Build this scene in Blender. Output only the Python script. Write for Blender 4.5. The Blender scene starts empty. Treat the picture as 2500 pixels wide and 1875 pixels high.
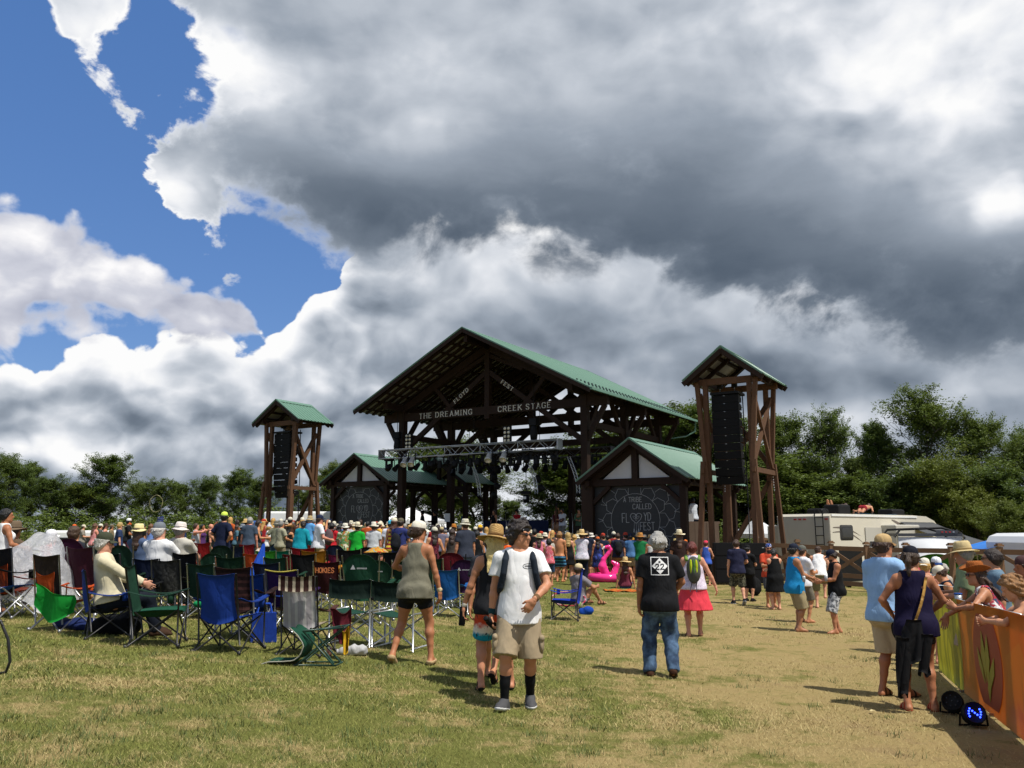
import bpy, math, random
import numpy as np
from mathutils import Vector, Matrix
rad = math.radians
random.seed(7)
SC = bpy.context.scene
COL = SC.collection
# -- camera
EYE = 1.75
PITCH = rad(9.87)
FPX = 2080.0                      # focal length for a 2500 px wide frame
cam = bpy.data.cameras.new('camera')
cam.sensor_width = 36.0
cam.lens = 36.0 * FPX / 2500.0
cam.clip_start = 0.1
cam.clip_end = 3000
camo = bpy.data.objects.new('camera', cam)
COL.objects.link(camo)
camo.location = (0, 0, EYE)
camo.rotation_euler = (rad(90) + PITCH, 0, 0)
SC.camera = camo
SC.render.resolution_x, SC.render.resolution_y = 1024, 768
SC.view_settings.view_transform = 'Standard'
SC.view_settings.look = 'None'
SC.view_settings.exposure = 0.2
SC.view_settings.gamma = 1
SC.view_settings.use_curve_mapping = False
# -- sun
SUN_EL, SUN_AZ = rad(62), rad(128)          # azimuth clockwise from +Y: the sun stands behind and to the right
sd = Vector((math.sin(SUN_AZ) * math.cos(SUN_EL), math.cos(SUN_AZ) * math.cos(SUN_EL), math.sin(SUN_EL)))
sl = bpy.data.lights.new('sun', 'SUN')
sl.energy = 4.6
sl.angle = rad(0.53)
sl.color = (1.0, 0.955, 0.88)
so = bpy.data.objects.new('sun', sl)
COL.objects.link(so)
so.rotation_euler = (-sd).to_track_quat('-Z', 'Y').to_euler()
so.location = (30, -30, 60)
# -- node helper
class NT:
 def __init__(s, tree): s.t = tree
 def n(s, typ, **kw):
  nd = s.t.nodes.new(typ)
  for k, v in kw.items(): setattr(nd, k, v)
  return nd
 def put(s, sock, v):
  if v is None: return
  if isinstance(v, bpy.types.NodeSocket): s.t.links.new(v, sock)
  elif isinstance(v, (tuple, list)):
   sock.default_value = tuple(v) + (1,) if (sock.type == 'RGBA' and len(v) == 3) else v
  else: sock.default_value = v
 def m(s, op, a, b=None, c=None, clamp=False):
  nd = s.n('ShaderNodeMath', operation=op, use_clamp=clamp)
  s.put(nd.inputs[0], a); s.put(nd.inputs[1], b); s.put(nd.inputs[2], c)
  return nd.outputs[0]
 def vm(s, op, a, b=None, scale=None):
  nd = s.n('ShaderNodeVectorMath', operation=op)
  s.put(nd.inputs[0], a); s.put(nd.inputs[1], b)
  if scale is not None: s.put(nd.inputs['Scale'], scale)
  return nd.outputs['Value'] if op in ('DOT_PRODUCT', 'LENGTH', 'DISTANCE') else nd.outputs[0]
 def noise(s, vec, scale, detail=4, rough=0.5, dist=0.0, lac=2.0, typ=None, color=False):
  nd = s.n('ShaderNodeTexNoise')
  s.put(nd.inputs['Vector'], vec); s.put(nd.inputs['Scale'], scale); s.put(nd.inputs['Detail'], detail)
  s.put(nd.inputs['Roughness'], rough); s.put(nd.inputs['Distortion'], dist); s.put(nd.inputs['Lacunarity'], lac)
  return nd.outputs['Color'] if color else nd.outputs[0]
 def voro(s, vec, scale, feature='F1', detail=0.0, rough=0.5, smooth=None, out='Distance'):
  nd = s.n('ShaderNodeTexVoronoi', feature=feature)
  s.put(nd.inputs['Vector'], vec); s.put(nd.inputs['Scale'], scale)
  if 'Detail' in nd.inputs: s.put(nd.inputs['Detail'], detail); s.put(nd.inputs['Roughness'], rough)
  if smooth is not None: s.put(nd.inputs['Smoothness'], smooth)
  return nd.outputs[out]
 def ss(s, v, lo, hi):
  nd = s.n('ShaderNodeMapRange', interpolation_type='SMOOTHSTEP')
  s.put(nd.inputs[0], v); s.put(nd.inputs[1], lo); s.put(nd.inputs[2], hi)
  return nd.outputs[0]
 def lin(s, v, lo, hi, a=0.0, b=1.0):
  nd = s.n('ShaderNodeMapRange')
  s.put(nd.inputs[0], v); s.put(nd.inputs[1], lo); s.put(nd.inputs[2], hi); s.put(nd.inputs[3], a); s.put(nd.inputs[4], b)
  return nd.outputs[0]
 def mix(s, f, a, b, blend='MIX'):
  nd = s.n('ShaderNodeMix', data_type='RGBA', blend_type=blend)
  s.put(nd.inputs[0], f); s.put(nd.inputs[6], a); s.put(nd.inputs[7], b)
  return nd.outputs[2]
 def xyz(s, v):
  nd = s.n('ShaderNodeSeparateXYZ'); s.put(nd.inputs[0], v); return nd.outputs
 def comb(s, x, y, z):
  nd = s.n('ShaderNodeCombineXYZ')
  s.put(nd.inputs[0], x); s.put(nd.inputs[1], y); s.put(nd.inputs[2], z); return nd.outputs[0]
# -- sky: Nishita blue with procedural clouds
wd = bpy.data.worlds.new('World')
SC.world = wd
wd.use_nodes = True
wt = wd.node_tree
wt.nodes.clear()
w = NT(wt)
sky = w.n('ShaderNodeTexSky', sky_type='NISHITA', sun_disc=False, sun_elevation=SUN_EL, sun_rotation=SUN_AZ, altitude=700, air_density=1.0, dust_density=0.4, ozone_density=2.2)
dirv = w.n('ShaderNodeTexCoord').outputs['Generated']
dn = w.vm('NORMALIZE', dirv)
dx, dy, dz = w.xyz(dn)
# cloud-deck coordinates: a dome seen from below, stretched towards the horizon
def deck(off, k):
 z = w.m('ADD', w.m('MAXIMUM', dz, 0.0), k)
 return w.comb(w.m('ADD', w.m('DIVIDE', dx, z), off[0]), w.m('ADD', w.m('DIVIDE', dy, z), off[1]), off[2])
def blob(az, el, ra, re, rot=0.0):
 """1 in the middle of an elliptic patch of sky, 0 outside it; degrees."""
 a, e = rad(az), rad(el)
 c = Vector((math.sin(a) * math.cos(e), math.cos(a) * math.cos(e), math.sin(e)))
 t1 = Vector((math.cos(a), -math.sin(a), 0))
 t2 = c.cross(t1) * -1
 if t2.z < 0: t2 = -t2
 r = rad(rot)
 p1 = t1 * math.cos(r) + t2 * math.sin(r)
 p2 = t2 * math.cos(r) - t1 * math.sin(r)
 q1 = w.m('MULTIPLY', w.vm('DOT_PRODUCT', dn, tuple(p1)), 1 / math.sin(rad(ra)))
 q2 = w.m('MULTIPLY', w.vm('DOT_PRODUCT', dn, tuple(p2)), 1 / math.sin(rad(re)))
 d2 = w.m('ADD', w.m('MULTIPLY', q1, q1), w.m('MULTIPLY', q2, q2))
 front = w.m('GREATER_THAN', w.vm('DOT_PRODUCT', dn, tuple(c)), 0.0)
 return w.m('MULTIPLY', w.m('POWER', 2.718, w.m('MULTIPLY', d2, -1.0)), front)
def addall(xs):
 r = xs[0]
 for x in xs[1:]: r = w.m('ADD', r, x)
 return r
def wsum(*pairs): return addall([w.m('MULTIPLY', b, k) for b, k in pairs])
wd.cycles.sampling_method = 'MANUAL'
wd.cycles.sample_map_resolution = 256
az = w.m('MULTIPLY', w.m('ARCTAN2', dx, dy), 180 / math.pi)
el = w.m('MULTIPLY', w.m('ARCSINE', dz), 180 / math.pi)
def curve(pts, lo=0.0, hi=40.0, az=az):
 """elevation (degrees) as a smooth function of azimuth (degrees)"""
 r = w.n('ShaderNodeValToRGB')
 w.put(r.inputs[0], w.lin(az, -180, 180))
 c = r.color_ramp
 c.interpolation = 'CARDINAL'
 while len(c.elements) > 1: c.elements.remove(c.elements[-1])
 for i, (a, e) in enumerate(pts):
  v = (e - lo) / (hi - lo)
  x = (a + 180) / 360
  el_ = c.elements[0] if i == 0 else c.elements.new(x)
  el_.position = x; el_.color = (v, v, v, 1)
 return w.m('ADD', w.m('MULTIPLY', w.m('MULTIPLY', r.outputs[0], 1.0), hi - lo), lo)
sv = w.vm('MULTIPLY', dn, (1.0, 1.0, 1.3))
warp = w.vm('SCALE', w.vm('SUBTRACT', w.noise(sv, 7.0, 2, 0.5, color=True), (0.5, 0.5, 0.5)), scale=0.06)
wv = w.vm('ADD', sv, warp)
def heap(vec):
 v1 = w.voro(vec, 12.0, 'F1', 2.0, 0.5)
 n1 = w.noise(vec, 5.5, 7, 0.56)
 return w.m('ADD', w.m('MULTIPLY', w.m('SUBTRACT', 0.5, v1), 0.55), w.m('SUBTRACT', n1, 0.5))
b0 = heap(wv)
b1 = heap(w.vm('ADD', wv, (0.010, 0.0, 0.030)))
lit = w.m('SUBTRACT', b0, b1)
n_lo = w.m('SUBTRACT', w.noise(w.vm('ADD', sv, (3.1, 1.7, 0.4)), 2.2, 7, 0.52, 0.2), 0.5)
n_st = w.m('SUBTRACT', w.noise(w.vm('MULTIPLY', wv, (1.0, 1.0, 2.0)), 6.0, 7, 0.58), 0.5)
n_ed = w.m('SUBTRACT', w.noise(wv, 8.5, 8, 0.58), 0.5)
big0 = w.noise(wv, 3.6, 2.5, 0.5)
big1 = w.noise(w.vm('ADD', wv, (0.02, 0.0, 0.07)), 3.6, 2.5, 0.5)
lit2 = w.m('SUBTRACT', big0, big1)
def ramp(v, stops):
 r = w.n('ShaderNodeValToRGB')
 w.put(r.inputs[0], v)
 c = r.color_ramp
 for i, (p, col) in enumerate(stops):
  e = c.elements[i] if i < 2 else c.elements.new(p)
  e.position = p; e.color = col + (1,)
 return r.outputs[0]
TONES = ((0.0, (0.078, 0.105, 0.145)), (1.0, (0.93, 0.93, 0.93)), (0.25, (0.150, 0.185, 0.235)), (0.48, (0.30, 0.345, 0.41)), (0.70, (0.53, 0.57, 0.63)), (0.86, (0.77, 0.79, 0.83)))
# far cumulus bank along the horizon
TA = curve(((-180, 12), (-60, 11), (-38, 10), (-30, 10.5), (-26.5, 13.2), (-21, 14.4), (-17.5, 13.2), (-14, 16.0), (-11, 20.5), (-6, 25), (6, 26), (20, 24), (60, 17), (180, 12)))
hA = w.m('ADD', w.m('SUBTRACT', TA, el), w.m('ADD', w.m('MULTIPLY', b0, 7.5), w.m('MULTIPLY', n_ed, 3.0)))
aA = w.ss(hA, 0.0, 0.4)
dkA = wsum((blob(-27, 8.2, 9, 1.2, -5), 0.42), (blob(-19, 6.4, 6, 1.3), 0.40), (blob(-24, 2.2, 12, 1.8), 0.34), (blob(-21, 10.6, 4, 1.0), 0.18), (blob(-26, 5.2, 6, 1.0), -0.12), (blob(-15, 11, 2.4, 1.8), -0.2), (blob(-24.5, 11.2, 2.2, 1.2), -0.2), (blob(-10, 9.5, 4.5, 3.0), 0.16), (blob(4, 13.5, 13, 3.2), 0.20), (blob(-33, 4, 6, 2), 0.15), (blob(-13.5, 4, 5, 3.2), 0.36),
           (blob(5, 12.5, 5, 2.6), 0.20), (blob(14, 10.5, 6, 2.6), 0.30), (blob(23, 9.6, 10, 2.5), 0.42), (blob(31, 5, 8, 3), 0.42), (blob(16, 6.0, 4.5, 1.4), -0.22), (blob(24, 7.2, 4, 0.9), -0.22), (blob(9, 16, 8, 1.6), 0.0))
tA = w.m('ADD', w.m('SUBTRACT', 0.76, w.m('MULTIPLY', dkA, 0.90)), w.m('MULTIPLY', w.m('SUBTRACT', 1.0, w.m('MULTIPLY', w.ss(az, -15, -3), 0.62)), w.m('ADD', w.m('MULTIPLY', lit, 1.05), w.m('MULTIPLY', lit2, 2.4))))
tA = w.m('ADD', tA, w.m('MULTIPLY', n_lo, 0.42))
tA = w.m('ADD', tA, w.m('MULTIPLY', w.m('SUBTRACT', 1.0, w.ss(hA, 0.0, 4.2)), 0.40))
cA = ramp(tA, TONES)
# lilac-grey stratocumulus bank on the left
TB = curve(((-180, 0), (-70, 15), (-40, 21), (-32, 20.2), (-28, 18.4), (-25, 17.2), (-22, 15.8), (-18.5, 15.0), (-15, 8.0), (60, 0), (180, 0)))
BB = curve(((-180, 20), (-70, 11), (-40, 9.5), (-32, 10.2), (-27, 12.0), (-24, 12.2), (-19, 12.6), (-15, 14.0), (60, 20), (180, 20)))
hB = w.m('ADD', w.m('MINIMUM', w.m('SUBTRACT', TB, el), w.m('MULTIPLY', w.m('SUBTRACT', el, BB), 0.8)), w.m('ADD', w.m('MULTIPLY', b0, 4.5), w.m('MULTIPLY', n_ed, 4.0)))
aB = w.ss(hB, -1.1, -0.3)
tB = w.m('ADD', w.lin(w.m('SUBTRACT', el, BB), 0.0, 5.5, 0.56, 0.84), w.m('ADD', w.m('MULTIPLY', n_st, 0.7), w.m('MULTIPLY', lit, 0.9)))
cB = ramp(tB, ((0.0, (0.20, 0.215, 0.27)), (1.0, (0.93, 0.92, 0.93)), (0.5, (0.41, 0.43, 0.52)), (0.75, (0.60, 0.615, 0.69))))
# the great dark mass overhead
azr = w.m('ADD', az, w.m('ADD', w.m('MULTIPLY', n_ed, 9.0), w.m('MULTIPLY', n_lo, 7.0)))
LC = curve(((-180, 25), (-90, 36), (-40, 39), (-25.5, 37), (-23.4, 30), (-22.0, 24.5), (-20.4, 21.0), (-17, 18.8), (-13, 16.6), (-7, 17.0), (0, 16.6), (6, 15.8), (10, 15.2), (14, 13.6), (20, 10.6), (26, 9.2), (34, 8.6), (70, 10), (120, 18), (180, 25)), az=azr)
up = w.m('SUBTRACT', el, LC)
xt = wsum((blob(-23.2, 21.2, 1.9, 4.4, 40), 13), (blob(-28.0, 30.2, 2.7, 2.4), 15), (blob(-27.4, 26.8, 1.2, 2.6, 50), 9.0), (blob(-32, 24.5, 1.0, 2.4, 50), 8), (blob(-19, 15.6, 1.5, 1.2), 7), (blob(-20.2, 30.8, 1.5, 0.8, -10), -3.4), (blob(-17, 15.8, 3.0, 1.2), -1.5))
xt = w.m('MULTIPLY', xt, w.m('ADD', 1.0, w.m('MULTIPLY', n_ed, 2.6)))
hC = w.m('ADD', w.m('ADD', w.m('MINIMUM', up, 6.0), xt), w.m('ADD', w.m('MULTIPLY', n_ed, 12.0), w.m('MULTIPLY', b0, 4.0)))
aC = w.m('MULTIPLY', w.ss(hC, -0.6, 2.0), w.m('SUBTRACT', 1.0, w.m('MULTIPLY', w.ss(az, -14, 2), w.m('SUBTRACT', 1.0, w.ss(up, -1.8, 2.6)))))
dkC = wsum((blob(-6.5, 19.4, 8, 2.4, -6), 0.26), (blob(2, 19.0, 15, 3.6, -6), 0.34), (blob(22, 14.0, 13, 4.4, -14), 0.40), (blob(-12, 22.6, 9, 2.6, -8), 0.16), (blob(13, 22, 12, 4.0, -10), 0.16), (blob(34, 12, 8, 4), 0.26), (blob(2, 25.5, 9, 3.0, 8), 0.10),
           (blob(28, 26.5, 7, 5.5, -20), -0.34), (blob(31.2, 18.9, 1.9, 1.3), -0.62), (blob(-19, 28.6, 4.2, 1.8, -10), -0.36), (blob(-22.5, 20.3, 3.2, 2.6), -0.40), (blob(-26.5, 29, 5, 5), -0.34), (blob(12, 31, 26, 4.2), -0.10), (blob(-7, 25.8, 5, 1.6, 10), -0.12), (blob(33, 32, 8, 5), -0.2))
tC = w.m('ADD', w.m('SUBTRACT', 0.52, dkC), w.m('ADD', w.m('MULTIPLY', n_lo, 0.62), w.m('MULTIPLY', n_st, 0.30)))
tC = w.m('ADD', tC, w.m('MULTIPLY', lit, w.m('MULTIPLY', w.m('SUBTRACT', 1.0, w.ss(dkC, -0.3, 0.2)), 0.5)))
tC = w.m('ADD', tC, w.m('MULTIPLY', w.m('SUBTRACT', 1.0, w.ss(hC, 0.2, 4.5)), 0.22))
cC = ramp(w.m('ADD', tC, 0.02), TONES)
haze = w.mix(w.m('MULTIPLY', w.m('SUBTRACT', 1.0, w.ss(el, 0.0, 8.0)), 0.35), sky.outputs[0], (4.2, 5.0, 6.2))
bgs = w.n('ShaderNodeBackground'); w.put(bgs.inputs[0], w.mix(0.45, haze, (0.60, 2.1, 6.2), 'MIX')); bgs.inputs[1].default_value = 0.095
cl = w.mix(aC, w.mix(aB, cA, cB), cC)
al = w.m('MAXIMUM', w.m('MAXIMUM', aA, aB), aC)
bgc = w.n('ShaderNodeBackground'); w.put(bgc.inputs[0], cl); bgc.inputs[1].default_value = 0.92
mx = w.n('ShaderNodeMixShader')
w.put(mx.inputs[0], al); w.put(mx.inputs[1], bgs.outputs[0]); w.put(mx.inputs[2], bgc.outputs[0])
wo = w.n('ShaderNodeOutputWorld'); w.put(wo.inputs[0], mx.outputs[0])
# -- ground shape and placing
def sst(a, b, x):
 t = np.clip((np.asarray(x, float) - a) / (b - a), 0, 1)
 return t * t * (3 - 2 * t)
def gz(x, y):
 """height of the meadow: higher on the left, falling gently to the right"""
 x = np.asarray(x, float); y = np.asarray(y, float)
 left = 0.52 * np.tanh(np.maximum(-x, 0) / 6.5)
 right = -0.24 * np.tanh(np.maximum(x, 0) / 4.0) * (0.35 + 0.65 * sst(6, 12, y)) * (1 - 0.6 * sst(20, 31, y) * (1 - sst(8, 12, x)))
 far = -0.9 * sst(11.5, 17, x) * sst(26, 34, y)
 return 0.05 + left + right + far
def G(x, y): return float(gz(x, y))
CP, SP = math.cos(PITCH), math.sin(PITCH)
def at(px, py, Y):
 """point at distance Y ahead seen at pixel (px, py) of the 2500x1875 photograph"""
 a, b = (px - 1250) / FPX, (937.5 - py) / FPX
 d = Vector((a, CP - b * SP, SP + b * CP))
 return Vector((0, 0, EYE)) + d * (Y / d.y)
def gp(px, Y):
 """ground point at distance Y straight below pixel column px"""
 x = at(px, 1300, Y).x
 return Vector((x, Y, G(x, Y)))
def hit(px, py):
 """ground point seen at pixel (px, py)"""
 lo, hi = 2.0, 120.0
 for _ in range(40):
  m = (lo + hi) / 2
  p = at(px, py, m)
  if p.z > G(p.x, p.y): lo = m
  else: hi = m
 p = at(px, py, lo)
 return Vector((p.x, p.y, G(p.x, p.y)))
def lin(c): return tuple((v / 12.92 if v <= 0.04045 else ((v + 0.055) / 1.055) ** 2.4) for v in c)
def hx(s):
 s = s.lstrip('#')
 return lin(tuple(int(s[i:i + 2], 16) / 255 for i in (0, 2, 4)))
# -- objects
def add(name, data, parent=None, loc=None):
 o = bpy.data.objects.new(name, data)
 COL.objects.link(o)
 if parent is not None: o.parent = parent
 if loc is not None: o.location = loc
 return o
def tag(o, label=None, cat=None, group=None, kind=None):
 for k, v in (('label', label), ('category', cat), ('group', group), ('kind', kind)):
  if v: o[k] = v
 return o
def empty(name, loc=(0, 0, 0), rz=0.0, label=None, cat=None, group=None, kind=None):
 o = add(name, None, None, loc)
 o.rotation_euler = (0, 0, rz)
 o.empty_display_size = 0.2
 return tag(o, label, cat, group, kind)
def np_mesh(name, V, F, mat=None, smooth=False, mats=None, midx=None):
 """mesh from an (n,3) array and an (m,k) array of k-gons"""
 me = bpy.data.meshes.new(name)
 V = np.asarray(V, np.float32); F = np.asarray(F, np.int32)
 me.vertices.add(len(V)); me.vertices.foreach_set('co', V.ravel())
 k = F.shape[1]
 me.loops.add(F.size); me.loops.foreach_set('vertex_index', F.ravel())
 me.polygons.add(len(F))
 me.polygons.foreach_set('loop_start', np.arange(0, F.size, k, dtype=np.int32))
 me.polygons.foreach_set('loop_total', np.full(len(F), k, np.int32))
 if smooth: me.polygons.foreach_set('use_smooth', np.ones(len(F), bool))
 for mm in (mats or ([mat] if mat else [])): me.materials.append(mm)
 if midx is not None: me.polygons.foreach_set('material_index', np.asarray(midx, np.int32))
 me.update(calc_edges=True)
 me.validate()
 return me
class MB:
 """collects simple shapes and builds ONE mesh object from them"""
 def __init__(s): s.V, s.F, s.S, s.M = [], [], [], []; s.cur = 0
 def poly(s, pts, faces, smooth=False):
  n = len(s.V)
  s.V += [tuple(p) for p in pts]
  s.F += [tuple(n + i for i in f) for f in faces]
  s.S += [smooth] * len(faces); s.M += [s.cur] * len(faces)
  return s
 def box(s, c, size, rot=None, taper=1.0):
  a, b, h = size[0] / 2, size[1] / 2, size[2] / 2
  P = [Vector((x * a * (taper if z > 0 else 1), y * b * (taper if z > 0 else 1), z * h)) for z in (-1, 1) for x, y in ((-1, -1), (1, -1), (1, 1), (-1, 1))]
  if rot is not None: P = [rot @ p for p in P]
  c = Vector(c)
  return s.poly([p + c for p in P], [(3, 2, 1, 0), (4, 5, 6, 7), (0, 1, 5, 4), (1, 2, 6, 5), (2, 3, 7, 6), (3, 0, 4, 7)])
 def bar(s, a, b, w, h, up=(0, 0, 1)):
  """timber of width w (sideways) and height h (along up) from a to b"""
  a, b = Vector(a), Vector(b)
  d = (b - a).normalized()
  u = Vector(up)
  sd_ = d.cross(u)
  if sd_.length < 1e-4: sd_ = d.cross(Vector((1, 0, 0)))
  sd_.normalize()
  u = sd_.cross(d)
  P = [p + sd_ * (x * w / 2) + u * (y * h / 2) for p in (a, b) for x, y in ((-1, -1), (1, -1), (1, 1), (-1, 1))]
  return s.poly(P, [(0, 1, 2, 3), (7, 6, 5, 4), (4, 5, 1, 0), (5, 6, 2, 1), (6, 7, 3, 2), (7, 4, 0, 3)])
 def tube(s, pts, r, n=6, close=False, caps=True):
  pts = [Vector(p) for p in pts]
  m = len(pts)
  R = r if isinstance(r, (list, tuple)) else [r] * m
  rings = []
  prev = None
  for i, p in enumerate(pts):
   a = pts[i - 1] if (i > 0 or close) else p
   b = pts[(i + 1) % m] if (i < m - 1 or close) else p
   t = (b - a).normalized()
   if prev is None:
    u = t.cross(Vector((0, 0, 1)))
    if u.length < 0.1: u = t.cross(Vector((1, 0, 0)))
   else: u = prev - t * prev.dot(t)
   u.normalize(); prev = u
   v = t.cross(u)
   rings.append([p + (u * math.cos(6.28319 * k / n) + v * math.sin(6.28319 * k / n)) * R[i] for k in range(n)])
  P = [q for rg in rings for q in rg]
  F = []
  for i in range(m if close else m - 1):
   j = (i + 1) % m
   for k in range(n):
    F.append((i * n + k, j * n + k, j * n + (k + 1) % n, i * n + (k + 1) % n)[::-1])
  if caps and not close: F += [tuple(range(n)), tuple(range((m - 1) * n, m * n))[::-1]]
  return s.poly(P, F, True)
 def lathe(s, prof, c=(0, 0, 0), n=16, sx=1.0, sy=1.0, rot=None):
  """prof: (radius, z) from bottom to top; rings capped when the radius is above 0"""
  P = []
  for r, z in prof:
   for k in range(n):
    a = 6.28319 * k / n
    p = Vector((r * math.cos(a) * sx, r * math.sin(a) * sy, z))
    if rot is not None: p = rot @ p
    P.append(p + Vector(c))
  F = []
  for i in range(len(prof) - 1):
   for k in range(n):
    F.append((i * n + k, i * n + (k + 1) % n, (i + 1) * n + (k + 1) % n, (i + 1) * n + k))
  if prof[0][0] > 1e-4: F.append(tuple(range(n))[::-1])
  if prof[-1][0] > 1e-4: F.append(tuple((len(prof) - 1) * n + k for k in range(n)))
  return s.poly(P, F, True)
 def sheet(s, fn, nu, nv, th=0.0, smooth=True):
  """surface fn(u, v) with u, v in 0..1; th gives it a real thickness"""
  P = [[Vector(fn(i / nu, j / nv)) for i in range(nu + 1)] for j in range(nv + 1)]
  n1 = nu + 1
  V = [p for row in P for p in row]
  F = [(j * n1 + i, j * n1 + i + 1, (j + 1) * n1 + i + 1, (j + 1) * n1 + i) for j in range(nv) for i in range(nu)]
  if th:
   N = [Vector() for _ in V]
   for f in F:
    nn = (V[f[1]] - V[f[0]]).cross(V[f[3]] - V[f[0]])
    for q in f: N[q] += nn
   m = len(V)
   V = V + [v - n_.normalized() * th for v, n_ in zip(V, N)]
   F2 = [tuple(q + m for q in f[::-1]) for f in F]
   E = [j * n1 for j in range(nv + 1)], [j * n1 + nu for j in range(nv + 1)], list(range(n1)), list(range(nv * n1, nv * n1 + n1))
   for k, e in enumerate(E):
    for a, b in zip(e[:-1], e[1:]):
     F2.append((a, b, b + m, a + m) if k in (1, 2) else (b, a, a + m, b + m))
   F = F + F2
  # winding: (u x v) faces out
  return s.poly(V, F, smooth)
 def mesh(s, name, mat=None, mats=None):
  me = bpy.data.meshes.new(name)
  me.from_pydata(s.V, [], s.F)
  me.polygons.foreach_set('use_smooth', s.S)
  for m_ in (mats or ([mat] if mat else [])): me.materials.append(m_)
  if mats: me.polygons.foreach_set('material_index', s.M)
  me.update()
  return me
 def build(s, name, mat=None, parent=None, loc=None, mats=None): return add(name, s.mesh(name, mat, mats), parent, loc)
def paint(o, mat):
 """own material on an object whose mesh is shared"""
 o.material_slots[0].link = 'OBJECT'
 o.material_slots[0].material = mat
 return o
# -- materials
MATS = {}
def material(key, build):
 if key in MATS: return MATS[key]
 m = bpy.data.materials.new(str(key) if isinstance(key, str) else '_'.join(str(k) for k in key))
 m.use_nodes = True
 t = m.node_tree
 t.nodes.clear()
 x = NT(t)
 out = x.n('ShaderNodeOutputMaterial')
 b = x.n('ShaderNodeBsdfPrincipled')
 t.links.new(b.outputs[0], out.inputs[0])
 x.out, x.b = out, b
 x.obj = lambda: x.n('ShaderNodeTexCoord').outputs['Object']
 x.pos = lambda: x.n('ShaderNodeNewGeometry').outputs['Position']
 build(x)
 MATS[key] = m
 return m
def bump(x, h, strength=0.4, dist=0.01):
 nd = x.n('ShaderNodeBump')
 nd.inputs['Strength'].default_value = strength
 nd.inputs['Distance'].default_value = dist
 x.put(nd.inputs['Height'], h)
 x.put(x.b.inputs['Normal'], nd.outputs[0])
def plain(key, col, rough=0.6, metal=0.0, var=0.12, scale=6.0, spec=0.5, grain=0.0):
 def f(x):
  n = x.noise(x.obj(), scale, 5, 0.6)
  c2 = tuple(v * (1 - var) for v in col); c3 = tuple(min(1, v * (1 + var)) for v in col)
  x.put(x.b.inputs['Base Color'], x.mix(n, c2, c3))
  x.b.inputs['Roughness'].default_value = rough
  x.b.inputs['Metallic'].default_value = metal
  x.b.inputs['Specular IOR Level'].default_value = spec
  if grain: bump(x, x.noise(x.obj(), grain, 4, 0.6), 0.3, 0.01)
 return material(key, f)
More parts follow.
